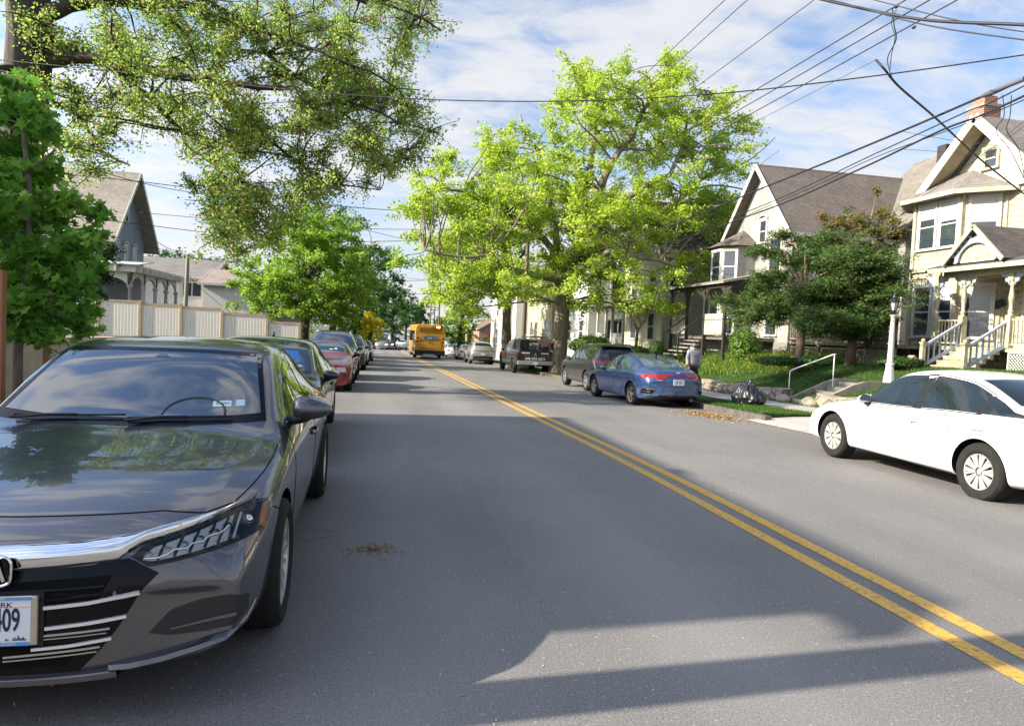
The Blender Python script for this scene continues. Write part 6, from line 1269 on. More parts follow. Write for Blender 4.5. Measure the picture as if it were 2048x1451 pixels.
s0=A(1962,193,9.5); s1=A(2060,153,9.5); mb=MB(); mb.tube([Vector(),(s1-s0)*.04,(s1-s0)*.06,(s1-s0)*.9],[.024,.026,.038,.038],12); o=mb.build('splice_case',M('splice_grey',(.10,.10,.11),.6),smooth=True,sharp=50); o.location=s0; tag(o,'fat grey cylindrical splice case on the uppermost cable at the right edge','cable fitting')
for i in range(2):
    c=[A(2005+18*i,190,9.5),A(2008+12*i,232,9.55),A(1992+22*i,262,9.6),A(2020+18*i,300,9.8),A(2050,360,10.2)]; cable(c,.007,['thin drop wire hanging under the splice case, left one','thin drop wire hanging under the splice case, right one'][i],8)
# primaries from the crossarm over the road
for i,((u0,v0),(um,vm),x,xe) in enumerate((((1450,0),(1290,185),8.0,8.0),((1495,0),(1310,190),8.6,8.75),((1615,10),(1420,190),9.9,9.9))):
    a=A(u0,v0,x); m_=A(um,vm,x); d=(a-m_).normalized(); d=(a-Vector((xe,44,10.0))).normalized(); cable([Vector((xe,44,10.0)),a+d*9],.010,['leftmost high wire rising from the oak top to the upper edge','second high wire rising from the oak top to the upper edge','third high wire rising from the oak crown to the upper edge'][i],10)
for i,((u0,v0),(u1,v1),x) in enumerate((((1792,12),(1400,250),9.1),((1860,0),(1420,300),9.3),((1915,0),(1440,330),9.5))):
    a=A(u0,v0,x); m_=A(u1,v1,x); d=(a-m_).normalized(); pp=Vector((PX+.15*i,44,8.4-.25*i)); d=(a-pp).normalized(); cable([pp,a+d*5],.011,['upper of three parallel wires carrying spliced clamps','middle of three parallel wires carrying spliced clamps','lower of three parallel wires carrying spliced clamps'][i],10)
    if i!=1: q=A(1793,14,9.1) if i==0 else A(1828,55,9.5); b=MB(); b.sphere((0,0,0),.035,8,6,sc=(.8,1.5,.8)); o=b.build('wire_clamp',CABLE,smooth=True); o.location=q; tag(o,['dark clamp on the upper parallel wire, top right','dark clamp on the lower parallel wire, top right'][i//2],'cable fitting')
cable([A(1752,120,9.3),A(1770,140,9.4),A(1800,175,10),A(1870,235,12),A(1960,318,15),A(2048,388,18)],.022,'twisted black service drop running down to the yellow house',8,group='service drops')
cable([A(1752,120,9.3),Vector((PX,44,7.6))],.005,'thin bare guide wire meeting the black service drop',10)
cable([A(1785,15,9.1),A(1788,50,9.2),A(1792,80,9.3),A(1775,118,9.35),A(1784,155,9.4)],.010,'loose tail of wire looping below the upper clamp, longer one',8)
cable([A(1793,20,9.1),A(1783,45,9.2),A(1790,75,9.2),A(1783,110,9.3),A(1780,140,9.4)],.007,'loose tail of wire looping below the upper clamp, shorter one',8)
# wires crossing the street
def across(uvd,r,lab): cable([atD(u,v,d) for u,v,d in uvd],r,lab,12)
across([(-200,100,17),(300,150,16),(700,190,15),(1050,203,14),(1400,190,13),(1750,152,12),(2150,95,11)],.011,'long wire crossing the whole street high before the oak')
across([(-100,330,30),(250,360,34),(640,408,38),(850,422,41),(1053,415,45)],.020,'wire from the left houses to the pole in the oak, upper one')
across([(-100,400,30),(250,445,34),(560,478,38),(840,480,41),(1053,452,45)],.018,'wire from the left houses to the pole in the oak, lower one')
across([(60,300,30),(280,365,34),(460,400,40),(740,462,55),(980,520,75)],.018,'dark wire slanting from the grey house down to the oak')
across([(280,425,40),(460,440,42),(760,458,44),(1053,455,45)],.016,'thin wire low across the sky left of the oak')
across([(270,455,38),(372,510,40.6),(520,530,50),(860,560,80)],.016,'slack wire hanging from the leaning service pole')
across([(700,560,70),(860,560,90),(1050,548,100),(1400,530,80)],.03,'level wire above the bus, higher one')
across([(690,590,80),(860,588,95),(1000,592,110)],.03,'level wire above the bus, lower one')
across([(745,610,100),(830,617,118),(893,590,113)],.025,'thin wire sagging behind the bus towards the transformer pole')
across([(372,512,40.6),(385,560,41),(480,640,47)],.014,'thin guy wire descending from the leaning service pole')
across([(372,512,40.6),(330,500,45),(280,490,46.5)],.014,'short wire from the leaning service pole to the grey house')
across([(2200,60,8),(2048,50,8.5),(1850,40,9.5),(1700,12,10.5),(1560,-20,12)],.020,'thick crossing bundle at the top right corner')
across([(2200,95,8),(2048,80,8.5),(1850,50,9.5),(1700,10,10.5),(1600,-15,12)],.009,'thin crossing wire just below the corner bundle')
across([(2200,78,8.4),(2048,64,9),(1900,38,10),(1740,-2,11)],.008,'thin crossing wire behind the corner bundle')
across([(2200,350,12),(2048,300,14),(1900,280,16),(1800,262,18)],.006,'thin telephone wire ending above the russet tree, upper one'); across([(2200,330,14),(2048,318,16),(1900,305,17.5),(1800,298,18)],.006,'thin telephone wire ending above the russet tree, lower one')
across([(2120,200,14),(1980,300,18),(1820,400,24),(1560,560,34)],.006,'thin wire slanting before the bay roof of the yellow house')
across([(2150,150,12),(1990,290,17),(1850,390,22),(1700,470,28)],.006,'second thin wire slanting before the bay roof of the yellow house')
# lamp post
lp=atX(1778,757,14.3); lz=lp.z-.06; e=thing('lamp_post','white tapered lamp post with a black lantern on the lawn before the evergreens','lamp post',(14.3,lp.y,lz))
wp=M('lamp_white',(.55,.54,.50),.5,var=.12,scale=5); mb=MB(); mb.lathe([(.155,-.05),(.15,.04),(.115,.3),(.10,.42),(.112,.44),(.112,.48),(.085,.5),(.055,1.82),(.085,1.83),(.085,1.87),(0,1.88)],(0,0,0),10); mb.build('post',wp,e,smooth=True,sharp=35)
bk_=M('lantern_black',(.02,.025,.03),.45,.4); mb=MB(); mb.lathe([(.05,1.87),(.06,1.95),(.04,1.98),(.07,2.0)],(0,0,0),10)
for k in range(6): a=2*math.pi*k/6; mb.bar((.07*math.cos(a),.07*math.sin(a),2.0),(.125*math.cos(a),.125*math.sin(a),2.24),.015,.015)
mb.lathe([(.175,2.235),(.18,2.25),(.10,2.33),(.05,2.38),(.045,2.40),(.02,2.42),(.012,2.50),(.022,2.52),(0,2.56)],(0,0,0),6); mb.box(-.13,-.06,-.02,.02,1.92,1.95); mb.build('lantern',bk_,e)
mb=MB(); mb.lathe([(.06,2.0),(.115,2.24)],(0,0,0),6); mb.build('lantern_glass',M('frosted_glass',(.55,.52,.45),.3),e)
p=atX(1822,735,16.2); mb=MB(); mb.box(-.16,.16,-.16,.16,0,.28); mb.box(-.20,.20,-.20,.20,.28,.32); mb.prism([(-.12,.32),(.12,.32),(0,.42)],-.12,.12); o=mb.build('planter_box',GRAN); o.location=(16.2,p.y,zr(16.2,p.y)-.02); tag(o,'small squat wooden garden box at the left foot of the porch stairs','garden box')
# refuse sack
bg_=M('black_plastic_bag',(.012,.013,.016),.33,spec=.6,bmp=.5,bscale=14,bdist=.02); rb=random.Random(4); mb=MB(); mb.sphere((0,0,.25),.5,90,56,sc=(.85,1.1,.62)); ns=[]
from mathutils import noise as mnoise
V=[]
for x,y,z in mb.v:
    p=Vector((x,y,z)); a=mnoise.noise(p*3.2)*.16+abs(mnoise.noise(Vector((x*8,y*8,z*2.6))))*.20+abs(mnoise.noise(Vector((x*19+3,y*19,z*6))))*.09; t=max(0,(z-.28)/.22); q=p*(1-a*.9)*1.0; q.x*=(1-.35*t); q.y*=(1-.35*t); q.z=max(q.z*1.0,.0)+(.09*t*t); V.append(tuple(q))
mb.v=V; mb.tube([(.0,0,.46),(.02,.03,.54),(-.03,.0,.60)],[.09,.035,.07],8); o=mb.build('refuse_sack',bg_,smooth=True); o.location=(9.75,17.1,gz(17.1)+.10); tag(o,'full black plastic refuse sack on the grass verge before the stone wall','rubbish bag')
# pedestrian
def person():
    base=Vector((11.0,23.15,gz(23.15)+.125)); e=thing('person','man in a grey hooded sweatshirt and dark trousers walking on the pavement','person',base,R(8))
    skin=M('skin',(.36,.20,.14),.55); hair=M('hair_black',(.012,.010,.010),.7); hood=M('hoodie_grey',(.36,.37,.40),.9,var=.12,scale=14,bmp=.2,bscale=25); trs=M('trousers_black',(.015,.015,.018),.85)
    def skinmesh(name,verts,edges,mat,par,lv=2,root=0):
        me=bpy.data.meshes.new(name); me.from_pydata([v[:3] for v in verts],edges,[]); o=bpy.data.objects.new(name,me); COL.objects.link(o); sm_=o.modifiers.new('s','SKIN'); o.modifiers.new('u','SUBSURF').levels=lv
        for i,v in enumerate(verts):
            rr=v[3]; me.skin_vertices[0].data[i].radius=rr if isinstance(rr,tuple) else (rr,rr)
        me.skin_vertices[0].data[root].use_root=True
        dg=bpy.context.evaluated_depsgraph_get(); m2=bpy.data.meshes.new_from_object(o.evaluated_get(dg)); o.modifiers.clear(); o.data=m2; m2.materials.clear(); m2.materials.append(mat); m2.polygons.foreach_set('use_smooth',[True]*len(m2.polygons)); o.parent=par; return o
    # body (bare figure: head, neck, torso, arms, hands, legs in one surface); faces -y
    v=[(0,0,.93,(.13,.10)),(0,0,1.12,(.125,.095)),(0,0,1.32,(.15,.105)),(0,.005,1.42,(.09,.07)),(0,-.005,1.50,.052),(0,-.02,1.58,(.062,.072)),(0,-.025,1.655,(.072,.088)),(0,-.015,1.715,(.058,.07)),
       (.17,0,1.40,.058),(.215,.01,1.16,.045),(.225,-.06,.95,.034),(.222,-.09,.87,.026),(-.17,0,1.40,.058),(-.215,.01,1.16,.045),(-.225,-.03,.95,.034),(-.222,-.05,.87,.026),
       (.09,0,.86,.095),(.10,-.05,.48,.062),(.10,.0,.09,.042),(.105,-.13,.045,.035),(-.09,0,.86,.095),(-.10,.03,.48,.062),(-.10,.12,.11,.042),(-.105,.01,.05,.035)]
    ed=[(0,1),(1,2),(2,3),(3,4),(4,5),(5,6),(6,7),(3,8),(8,9),(9,10),(10,11),(3,12),(12,13),(13,14),(14,15),(0,16),(16,17),(17,18),(18,19),(0,20),(20,21),(21,22),(22,23)]
    b=skinmesh('body',v,ed,skin,e)
    for s in (1,-1):
        yy=-.09 if s>0 else -.05; q=Vector((s*.222,yy,.87))
        for k,(dx,ln) in enumerate(((-.026,.062),(-.009,.072),(.009,.068),(.025,.055))):
            f=q+Vector((0,dx,-.035)); skinmesh('finger',[(f.x,f.y,f.z,.010),(f.x-s*.004,f.y-.006,f.z-ln*.5,.009),(f.x-s*.02,f.y-.012,f.z-ln,.007)],[(0,1),(1,2)],skin,b,1)
        f=q+Vector((0,-.03,-.01)); skinmesh('thumb',[(f.x,f.y,f.z,.011),(f.x-s*.01,f.y-.022,f.z-.03,.010),(f.x-s*.015,f.y-.03,f.z-.055,.008)],[(0,1),(1,2)],skin,b,1)
    # face: nose, ears, eyes, mouth, beard
    mb=MB(); mb.sphere((0,-.122,1.635),.014,8,6,sc=(.8,1,1.6)); mb.sphere((.078,-.01,1.645),.02,8,6,sc=(.4,.8,1.3)); mb.sphere((-.078,-.01,1.645),.02,8,6,sc=(.4,.8,1.3)); mb.build('face_features',skin,b,smooth=True)
    mb=MB(); 
    for s in (1,-1): mb.sphere((s*.03,-.103,1.662),.011,8,6,sc=(1.3,.6,.7)); mb.box(s*.03-.02,s*.03+.02,-.115,-.10,1.680,1.687)
    mb.build('eyes',hair,b,smooth=True)
    mb=MB(); mb.sphere((0,-.055,1.578),.068,16,10,sc=(.98,.86,.62)); mb.build('beard',hair,e,smooth=True)
    mb=MB(); mb.box(-.022,.022,-.121,-.108,1.596,1.603); mb.build('mouth',M('lips',(.25,.10,.08),.5),b)
    mb=MB(); mb.sphere((0,-.008,1.705),.083,18,12,sc=(.98,1.12,.82)); mb.v=[(x,y,max(z,1.675 if y<-.04 else 1.62)) for x,y,z in mb.v]; mb.build('hair',hair,e,smooth=True)
    hv=[(0,0,.90,(.185,.135)),(0,0,1.05,(.19,.14)),(0,0,1.25,(.19,.135)),(0,.01,1.38,(.16,.11)),(0,.02,1.47,(.085,.085)),
        (.20,.0,1.39,.075),(.245,.015,1.16,.066),(.25,-.05,.97,.055),(.245,-.08,.905,.042),(-.20,.0,1.39,.075),(-.245,.015,1.16,.066),(-.25,-.02,.97,.055),(-.245,-.045,.905,.042)]
    h=skinmesh('hooded_sweatshirt',hv,[(0,1),(1,2),(2,3),(3,4),(3,5),(5,6),(6,7),(7,8),(3,9),(9,10),(10,11),(11,12)],hood,e)
    mb=MB(); T=[]
    for k in range(17):
        a=2*math.pi*k/16; T.append([(.095*math.cos(a),.03+.09*math.sin(a),1.46),(.125*math.cos(a),.045+.115*math.sin(a),1.50+.03*math.sin(a)),(.11*math.cos(a),.04+.10*math.sin(a),1.545+.035*math.sin(a)),(.085*math.cos(a),.03+.08*math.sin(a),1.53+.03*math.sin(a))])
    mb.grid(T); mb.build('hood',hood,h,smooth=True)
    mb=MB(); mb.box(-.06,.06,-.152,-.135,1.255,1.30); mb.box(-.045,.045,-.1525,-.135,1.215,1.24); mb.build('chest_print',M('print_red',(.50,.20,.22),.8),h)
    tv=[(0,0,.90,(.17,.125)),(.095,0,.84,.105),(.105,-.05,.48,.082),(.105,.0,.13,.075),(-.095,0,.84,.105),(-.105,.03,.48,.082),(-.105,.12,.15,.075)]
    skinmesh('trousers',tv,[(0,1),(1,2),(2,3),(0,4),(4,5),(5,6)],trs,e)
    for s,y0,z0 in ((1,-.03,0),(-1,.09,.02)):
        mb=MB(); mb.sphere((s*.105,y0-.05,z0+.045),.06,12,8,sc=(.85,2.2,.8)); mb.v=[(x,y,max(z,z0)) for x,y,z in mb.v]; mb.build('shoe',M('shoe_dark',(.03,.03,.03),.6),e,smooth=True)
person()
# ------------------------------------------------------------------ the other vehicles
import copy
def rescale(sp,L,H,W,wh,wr,tr=None,bot=0,**k):
    o=copy.deepcopy(sp); fl=L/sp['L']; fh=H/max(p[1] for p in sp['tc']); fw=W/max(p[1] for p in sp['sw'])
    # piecewise in y so that the wheels land where asked
    def my(y):
        a,b=sp['wh']; 
        if y<=a: return y*wh[0]/a
        if y<=b: return wh[0]+(y-a)*(wh[1]-wh[0])/(b-a)
        return wh[1]+(y-b)*(L-wh[1])/(sp['L']-b)
    for q in ('tc','th','sh'): o[q]=[(my(s),z*fh) for s,z in sp[q]]
    o['bot']=[(my(s),z+bot) for s,z in sp['bot']]
    for q in ('tw','sw'): o[q]=[(my(s),z*fw) for s,z in sp[q]]
    o['S']=[my(s) for s in sp['S']]; o['L']=L; o['wh']=wh; o['wr']=wr; o['my']=my; o['bl']=my(1.5); o['W']=W; o.update(k); return o
SUV=dict(L=4.60,S=[0,.03,.08,.16,.3,.5,.8,1.05,1.2,1.35,1.55,1.8,2.0,2.3,2.8,3.3,3.8,4.1,4.25,4.35,4.43,4.5,4.55,4.59,4.60],
 tc=[(0,.66),(.03,.84),(.08,.93),(.16,.99),(.3,1.03),(1.1,1.10),(1.2,1.13),(1.5,1.35),(1.85,1.58),(2.1,1.64),(2.8,1.68),(3.6,1.67),(4.1,1.62),(4.25,1.56),(4.4,1.32),(4.5,1.14),(4.56,1.05),(4.60,.86)],
 th=[(0,.62),(.08,.88),(.16,.94),(.3,.98),(1.1,1.05),(1.2,1.07),(1.5,1.28),(1.85,1.51),(2.1,1.57),(2.8,1.61),(3.6,1.60),(4.1,1.55),(4.25,1.49),(4.4,1.26),(4.5,1.08),(4.6,.82)],
 tw=[(0,.62),(.08,.70),(.3,.76),(1.1,.79),(1.3,.76),(1.6,.70),(1.85,.64),(2.3,.62),(3.6,.61),(4.1,.60),(4.4,.66),(4.6,.66)],
 sh=[(0,.56),(.08,.80),(.3,.90),(.8,.96),(1.2,1.0),(2.5,1.04),(3.6,1.08),(4.2,1.10),(4.45,1.06),(4.6,.80)],
 sw=[(0,.84),(.08,.87),(.3,.90),(.9,.925),(3.9,.925),(4.4,.89),(4.6,.84)],
 bot=[(0,.28),(.3,.24),(1,.22),(3.8,.24),(4.3,.30),(4.6,.42)],bowf=.24,bowr=.16,bl=1.3,p=2.8,wh=(.92,3.60),wr=.355)
def make_car(sp,name,label,cat,loc,rz,pm,style='ten',side=((1.66,2.66),(2.76,3.9)),ws=(1.45,2.22),rw_=(3.35,4.18),lower=None,group=None,front=True,rear=True,alloy=None,tail=None,heads=None,lvl=2,mir=True,gm=None,trim=True,quarter=None,turn=0,handles=(2.42,3.4),wide=.0,detail=True,wt=None):
    e=thing(name,label,cat,loc,rz,group); body,bv=car_body(sp,pm,e,lower=lower,smooth_lvl=lvl); f={k:pchip(sp[k]) for k in ('tc','th','tw','sh','sw','bot')}; gm=gm or GLASS
    W=max(p[1] for p in sp['sw']); L_=sp['L']
    for i,y in enumerate(sp['wh']):
        for s in (-1,1): wheel(e,s*(W-.035+wide),y,sp['wr'],s,style,rimr=sp['wr']*.62,alloy=alloy,detail=detail,turn=turn if i==0 else 0)
    def wins(a,b,n=12,lo=.03,hi=.05):
        A=[];B=[]
        for i in range(n):
            s=a+(b-a)*i/(n-1); l=f['sh'](s)+lo; h=f['th'](s)-hi; A.append((s,l)); B.append((s,max(h,l+.004)))
        return A,B
    for a,b in side:
        A,B=wins(a,b); patch(bv,'side_window',90,A,B,gm,e,nu=18); patch(bv,'side_window',90,A,B,gm,e,nu=18,mir=True)
    if detail and trim:
        A,B=wins(side[0][0]-.03,side[-1][1]+.04,20,lo=.02,hi=.035)
        for m in (False,True): ribbon(bv,'window_trim',90,A,.014,wt or BLK,e,mir=m,n=30); ribbon(bv,'window_trim',90,B,.014,wt or BLK,e,mir=m,n=30)
        for y in (side[0][1]+.05,):
            for m in (False,True): ribbon(bv,'pillar',90,[(y+.01,f['sh'](y)+.02),(y-.0,f['th'](y)-.04)],.145,BLK,e,mir=m,n=8)
    def scr(nm,a,s0,s1,k,mt,kw=dict()):
        z0=f['tc'](s0)+.01; z1=f['tc'](s1)-.012; x0=f['tw'](s0)*.93; x1=f['tw'](s1)*.86
        return patch(bv,nm,a,[(-x0,z0+.01),(-x0*.5,z0+.002),(0,z0),(x0*.5,z0+.002),(x0,z0+.01)],[(-x1,z1-.02),(-x1*.5,z1-.004),(0,z1),(x1*.5,z1-.004),(x1,z1-.02)],mt,e,nu=21,nv=9,**kw)
    if ws: scr('windscreen',0,ws[0],ws[1],0,gm if gm is not GLASS else WSG)
    if rw_: scr('rear_window',180,rw_[1],rw_[0],0,gm)
    if heads:
        for it in heads: patch(bv,'headlight',*it[:3],it[3] if len(it)>3 else CLEAR,e,off=.006,nu=10,nv=5); patch(bv,'headlight',*it[:3],it[3] if len(it)>3 else CLEAR,e,off=.006,nu=10,nv=5,mir=True)
    if tail:
        for it in tail: patch(bv,'tail_light',*it[:3],REDL,e,off=.010,nu=12,nv=5); patch(bv,'tail_light',*it[:3],REDL,e,off=.010,nu=12,nv=5,mir=True)
    if mir:
        my=ws[0]+.28; x=f['sw'](my)*.955; z=f['sh'](my)+.07; mirror_wing(e,x-.02,my,z,pm if mir!='black' else BLK,1,.9); mirror_wing(e,-x+.02,my,z,pm if mir!='black' else BLK,-1,.9)
    if detail:
        for y in handles: handle(e,bv,y,f['sh'](y)-.13,pm)
        for m in (False,True):
            for y in (sp['wh'][0]+.47,side[0][1]+.05): ribbon(bv,'door_gap',90,[(y,f['bot'](y)+.12),(y+.0,f['sh'](y)-.1),(y+.03,f['sh'](y)+.0)],.009,SEAM,e,mir=m,n=14)
            ribbon(bv,'sill_trim',90,[(sp['wh'][0]+.42,f['bot'](1.5)+.045),(sp['wh'][1]-.42,f['bot'](3)+.045)],.03,BLK,e,mir=m,n=10)
    return e,bv,f
def plate(e,a,x,z,y,txt=None,w=.15,h=.075,rear=True):
    s=1 if rear else -1; mb=MB(); mb.box(x-w,x+w,y-.006,y+.006,z-h,z+h); o=mb.build('number_plate',WHITEP,e)
    if txt: text(txt,'lettering',NAVY,.085,.001,o,(x,y+s*.008,z-.005),(math.pi/2,0,math.pi if rear else 0),.62,.001); 
    mb=MB(); mb.box(x-w*.7,x+w*.7,y+s*.0062-.001,y+s*.0062+.001,z+h-.022,z+h-.008); mb.build('plate_stripe',ORG,o); return o
BLACKP=paint('black_metallic',(.018,.020,.019),.55,.3); REDP=paint('red_paint',(.19,.008,.010),.3,.3,coat=.6); BLUEDK=paint('dark_blue_paint',(.02,.035,.07),.5,.3); WHITE=paint('white_paint',(.70,.69,.665),0,.35,coat=.8,dirt=.25); BLUE=paint('blue_paint',(.022,.075,.22),.5,.32,coat=.8,dirt=.6); DGRN=paint('dark_green_grey_paint',(.018,.022,.022),.4,.35,coat=.7,dirt=.22); SILV=paint('silver_paint',(.36,.355,.33),.6,.35); BLK2=paint('dusty_black_paint',(.012,.012,.013),.2,.4,coat=.7,dirt=.15)
# second sedan on the left
s2=rescale(SED,4.70,1.42,.92,(.90,3.68),.33)
e2,b2,f2=make_car(s2,'parked_sedan','glossy black sedan parked nose-on behind the grey one, blue film behind its windscreen','sedan',(-1.57,8.15,gz(9.5)),0,BLACKP,side=((1.6,2.58),(2.68,3.8)),ws=(1.38,2.12),rw_=(3.2,4.0),heads=[(0,[(.50,.62),(.84,.66)],[(.52,.67),(.84,.74)])],wt=CHROME)
parts(e2,b2,[('grille',0,[(-.5,.32),(.5,.32)],[(-.46,.60),(0,.62),(.46,.60)],GBLK,dict(off=.004)),('sunshade_film',0,[(-.56,1.09),(.56,1.09)],[(-.50,1.24),(.50,1.24)],M('blue_film',(.02,.19,.50),.25,coat=.6),dict(off=.006,nu=14)),('windscreen_sticker',0,[(.34,1.035),(.50,1.035)],[(.335,1.065),(.495,1.065)],MATS['sticker_white'],dict(off=.008,nu=5,nv=3,skirt=0)),('windscreen_sticker',0,[(.52,1.035),(.59,1.035)],[(.515,1.065),(.585,1.065)],MATS['sticker_blue'],dict(off=.008,nu=5,nv=3,skirt=0))])
mb=MB(); mb.tube([(.0,3.05,1.41),(.0,3.12,1.47),(0,3.16,1.48)],[.02,.012,.006],6); mb.build('aerial_fin',BLACKP,e2)
# red coupe
s3=rescale(SED,4.76,1.385,.94,(.93,3.65),.33); s3['tc']=[(0,.58),(.03,.70),(.08,.78),(.3,.83),(1.0,.92),(1.6,.99),(1.78,1.03),(2.2,1.25),(2.5,1.36),(2.8,1.39),(3.2,1.385),(3.7,1.26),(4.1,1.08),(4.6,1.04),(4.76,.85)]; s3['th']=[(a,b-.055) for a,b in s3['tc']]; s3['sh']=[(0,.54),(.08,.70),(.3,.78),(1,.86),(1.7,.92),(4.3,.96),(4.76,.74)]
e3,b3,f3=make_car(s3,'red_coupe','dark red coupe with square headlights parked behind the black sedan','coupe',(-1.60,19.35,gz(21.5)),0,REDP,side=((1.95,3.0),),ws=(1.78,2.5),rw_=None,mir='black',handles=(2.7,),style='blade')
REDM=M('mirror_dark_red',(.10,.012,.012),.4)
for s in (-1,1):
    m=s<0
    patch(b3,'headlight',0,[(.53,.585),(.77,.585)],[(.53,.705),(.76,.705)],M('fogged_lens',(.50,.50,.47),.25,coat=1),e3,off=.012,nu=8,nv=5,mir=m)
    patch(b3,'bumper_slot',0,[(.56,.43),(.80,.44)],[(.55,.475),(.80,.485)],M('slot_dark_red',(.08,.006,.006),.5),e3,off=.004,nu=8,nv=4,mir=m)
    patch(b3,'turn_signal',0,[(.60,.445),(.70,.447)],[(.60,.47),(.70,.472)],REDL,e3,off=.008,nu=5,nv=3,mir=m)
parts(e3,b3,[('grille',0,[(-.47,.57),(.47,.57)],[(-.45,.72),(.45,.72)],DARK,dict(off=.006)),('lower_grille',0,[(-.38,.30),(.38,.30)],[(-.36,.40),(.36,.40)],DARK,dict(off=.004)),('windscreen_sticker',0,[(.34,1.13),(.42,1.13)],[(.34,1.16),(.42,1.16)],MATS['sticker_white'],dict(off=.008,nu=4,nv=3)),('windscreen_sticker',0,[(.20,1.12),(.30,1.12)],[(.20,1.14),(.30,1.14)],MATS['sticker_white'],dict(off=.008,nu=4,nv=3))])
mb=MB(); mb.lathe([(.05,-.02),(.075,-.02),(.075,-.035),(.05,-.035),(.05,-.02)],(.43,.03,.64),16,'y'); mb.build('fog_lamp',CHROME,e3,smooth=True)
lines(e3,b3,[('bumper_crease',0,[(-.9,.52),(0,.52),(.9,.52)],.014,REDP,dict(off=.012,n=40)),('bonnet_gap',0,[(-.80,.745),(0,.765),(.80,.745)],.008,SEAM,dict(n=40))])
# dark blue SUV
s4=rescale(SUV,4.75,1.77,.95,(.93,3.75),.37)
e4,b4,f4=make_car(s4,'parked_suv','tall dark blue people carrier parked behind the red coupe','suv',(-1.62,24.9,gz(27)),0,BLUEDK,side=((1.65,2.55),(2.65,3.5),(3.6,4.3)),ws=(1.28,2.0),rw_=None,heads=[(0,[(.52,.86),(.82,.88)],[(.54,.95),(.80,.99)])],wt=CHROME)
parts(e4,b4,[('grille',0,[(-.42,.62),(.42,.62)],[(-.48,.86),(.48,.86)],GBLK,dict()),('windscreen_sticker',0,[(.34,1.28),(.48,1.28)],[(.34,1.31),(.48,1.31)],MATS['sticker_white'],dict(off=.008,nu=4,nv=3))])
for s in (-1,1): mb=MB(); mb.tube([(s*.58,2.1,1.68),(s*.60,2.25,1.75),(s*.60,3.9,1.74),(s*.58,4.1,1.68)],.018,6); mb.build('roof_rail',SATIN,e4,smooth=True)
# further parked cars on the left
def far_left(y,spb,pm,lab,name,cat,hd,x=-1.6):
    e,b,f=make_car(spb,name,lab,cat,(x,y,gz(y+2)),0,pm,side=((1.62,2.55),(2.65,3.7)),ws=(1.3,2.05),rw_=None,detail=False,lvl=1,heads=hd,group='cars parked on the left further down')
    parts(e,b,[('grille',0,[(-.4,.5),(.4,.5)],[(-.4,.68),(.4,.68)],GBLK,dict(nu=8,nv=4)),('windscreen_sticker',0,[(.3,1.18),(.42,1.18)],[(.3,1.22),(.42,1.22)],MATS['sticker_white'],dict(nu=4,nv=3,off=.01))]); plate(e,0,0,.45,-.03,None,rear=False); return e
far_left(33.2,rescale(SUV,4.6,1.72,.93,(.92,3.6),.37),BLACKP,'black off-roader parked behind the dark blue people carrier on the left','parked_suv','suv',[(0,[(.55,.84),(.82,.86)],[(.55,.95),(.80,.97)])],-1.45)
far_left(40.5,rescale(SED,4.7,1.45,.92,(.92,3.7),.33),SILV,'silver sedan fourth in the left row beyond the off-roader','parked_sedan','sedan',[(0,[(.5,.64),(.84,.68)],[(.52,.70),(.84,.76)])],-1.4)
far_left(48.5,rescale(SED,4.7,1.48,.92,(.92,3.7),.33),BLACKP,'black sedan with bright headlamps, last clear one of the left row','parked_sedan','sedan',[(0,[(.5,.64),(.84,.68)],[(.52,.70),(.84,.76)])],-1.2)
far_left(57,rescale(SUV,4.6,1.68,.93,(.92,3.6),.36),SILV,'small grey car at the far end of the left parked row','parked_suv','suv',[(0,[(.55,.84),(.82,.86)],[(.55,.95),(.80,.97)])],-1.3)
# oncoming and distant traffic
def far_road(u,v,rz,spb,pm,lab,cat='car',name='distant_car',dx=0):
    p=atG(u,v); L_=spb['L']; tl=[(180,[(-.86,.75),(-.62,.75)],[(-.86,.88),(-.62,.88)])] if rz else None
    loc=(p.x,p.y+(L_ if rz else 0),gz(p.y)); e,b,f=make_car(spb,name,lab,cat,loc,math.pi if rz else 0,pm,side=((1.62,2.55),(2.65,3.7)),ws=(1.3,2.05),rw_=(3.4,4.1) if rz else None,detail=False,lvl=1,heads=[(0,[(.5,.66),(.84,.68)],[(.52,.76),(.84,.80)],M('headlamp_glow',(1,.93,.75),.3,emit=1.5))] if not rz else None,tail=tl,group='vehicles far down the road'); return e
GOLD=paint('pale_gold_paint',(.42,.38,.24),.4,.35)
van=rescale(SUV,4.9,1.8,.95,(.95,3.9),.36); sd_=rescale(SED,4.7,1.45,.91,(.92,3.7),.33)
far_road(762,699,0,van,SILV,'silver people carrier coming towards the camera in the dip','suv'); far_road(775,698,0,sd_,GOLD,'pale gold car just right of the oncoming people carrier')
far_road(790,698,1,van,BLACKP,'black van seen from behind left of the bus','van'); far_road(803,699,1,sd_,WHITE,'white car seen from behind against the left flank of the bus')
for i,(u,v,rz,pm,lab) in enumerate(((755,681,0,SILV,'tiny silver car highest up the far slope, leftmost'),(770,680,0,BLUEDK,'tiny dark car on the far slope beside the silver one'),(760,688,0,WHITE,'tiny white car on the far slope above the people carrier'),(785,684,1,WHITE,'tiny pale car on the right of the far slope'))): far_road(u,v,rz,sd_,pm,lab)
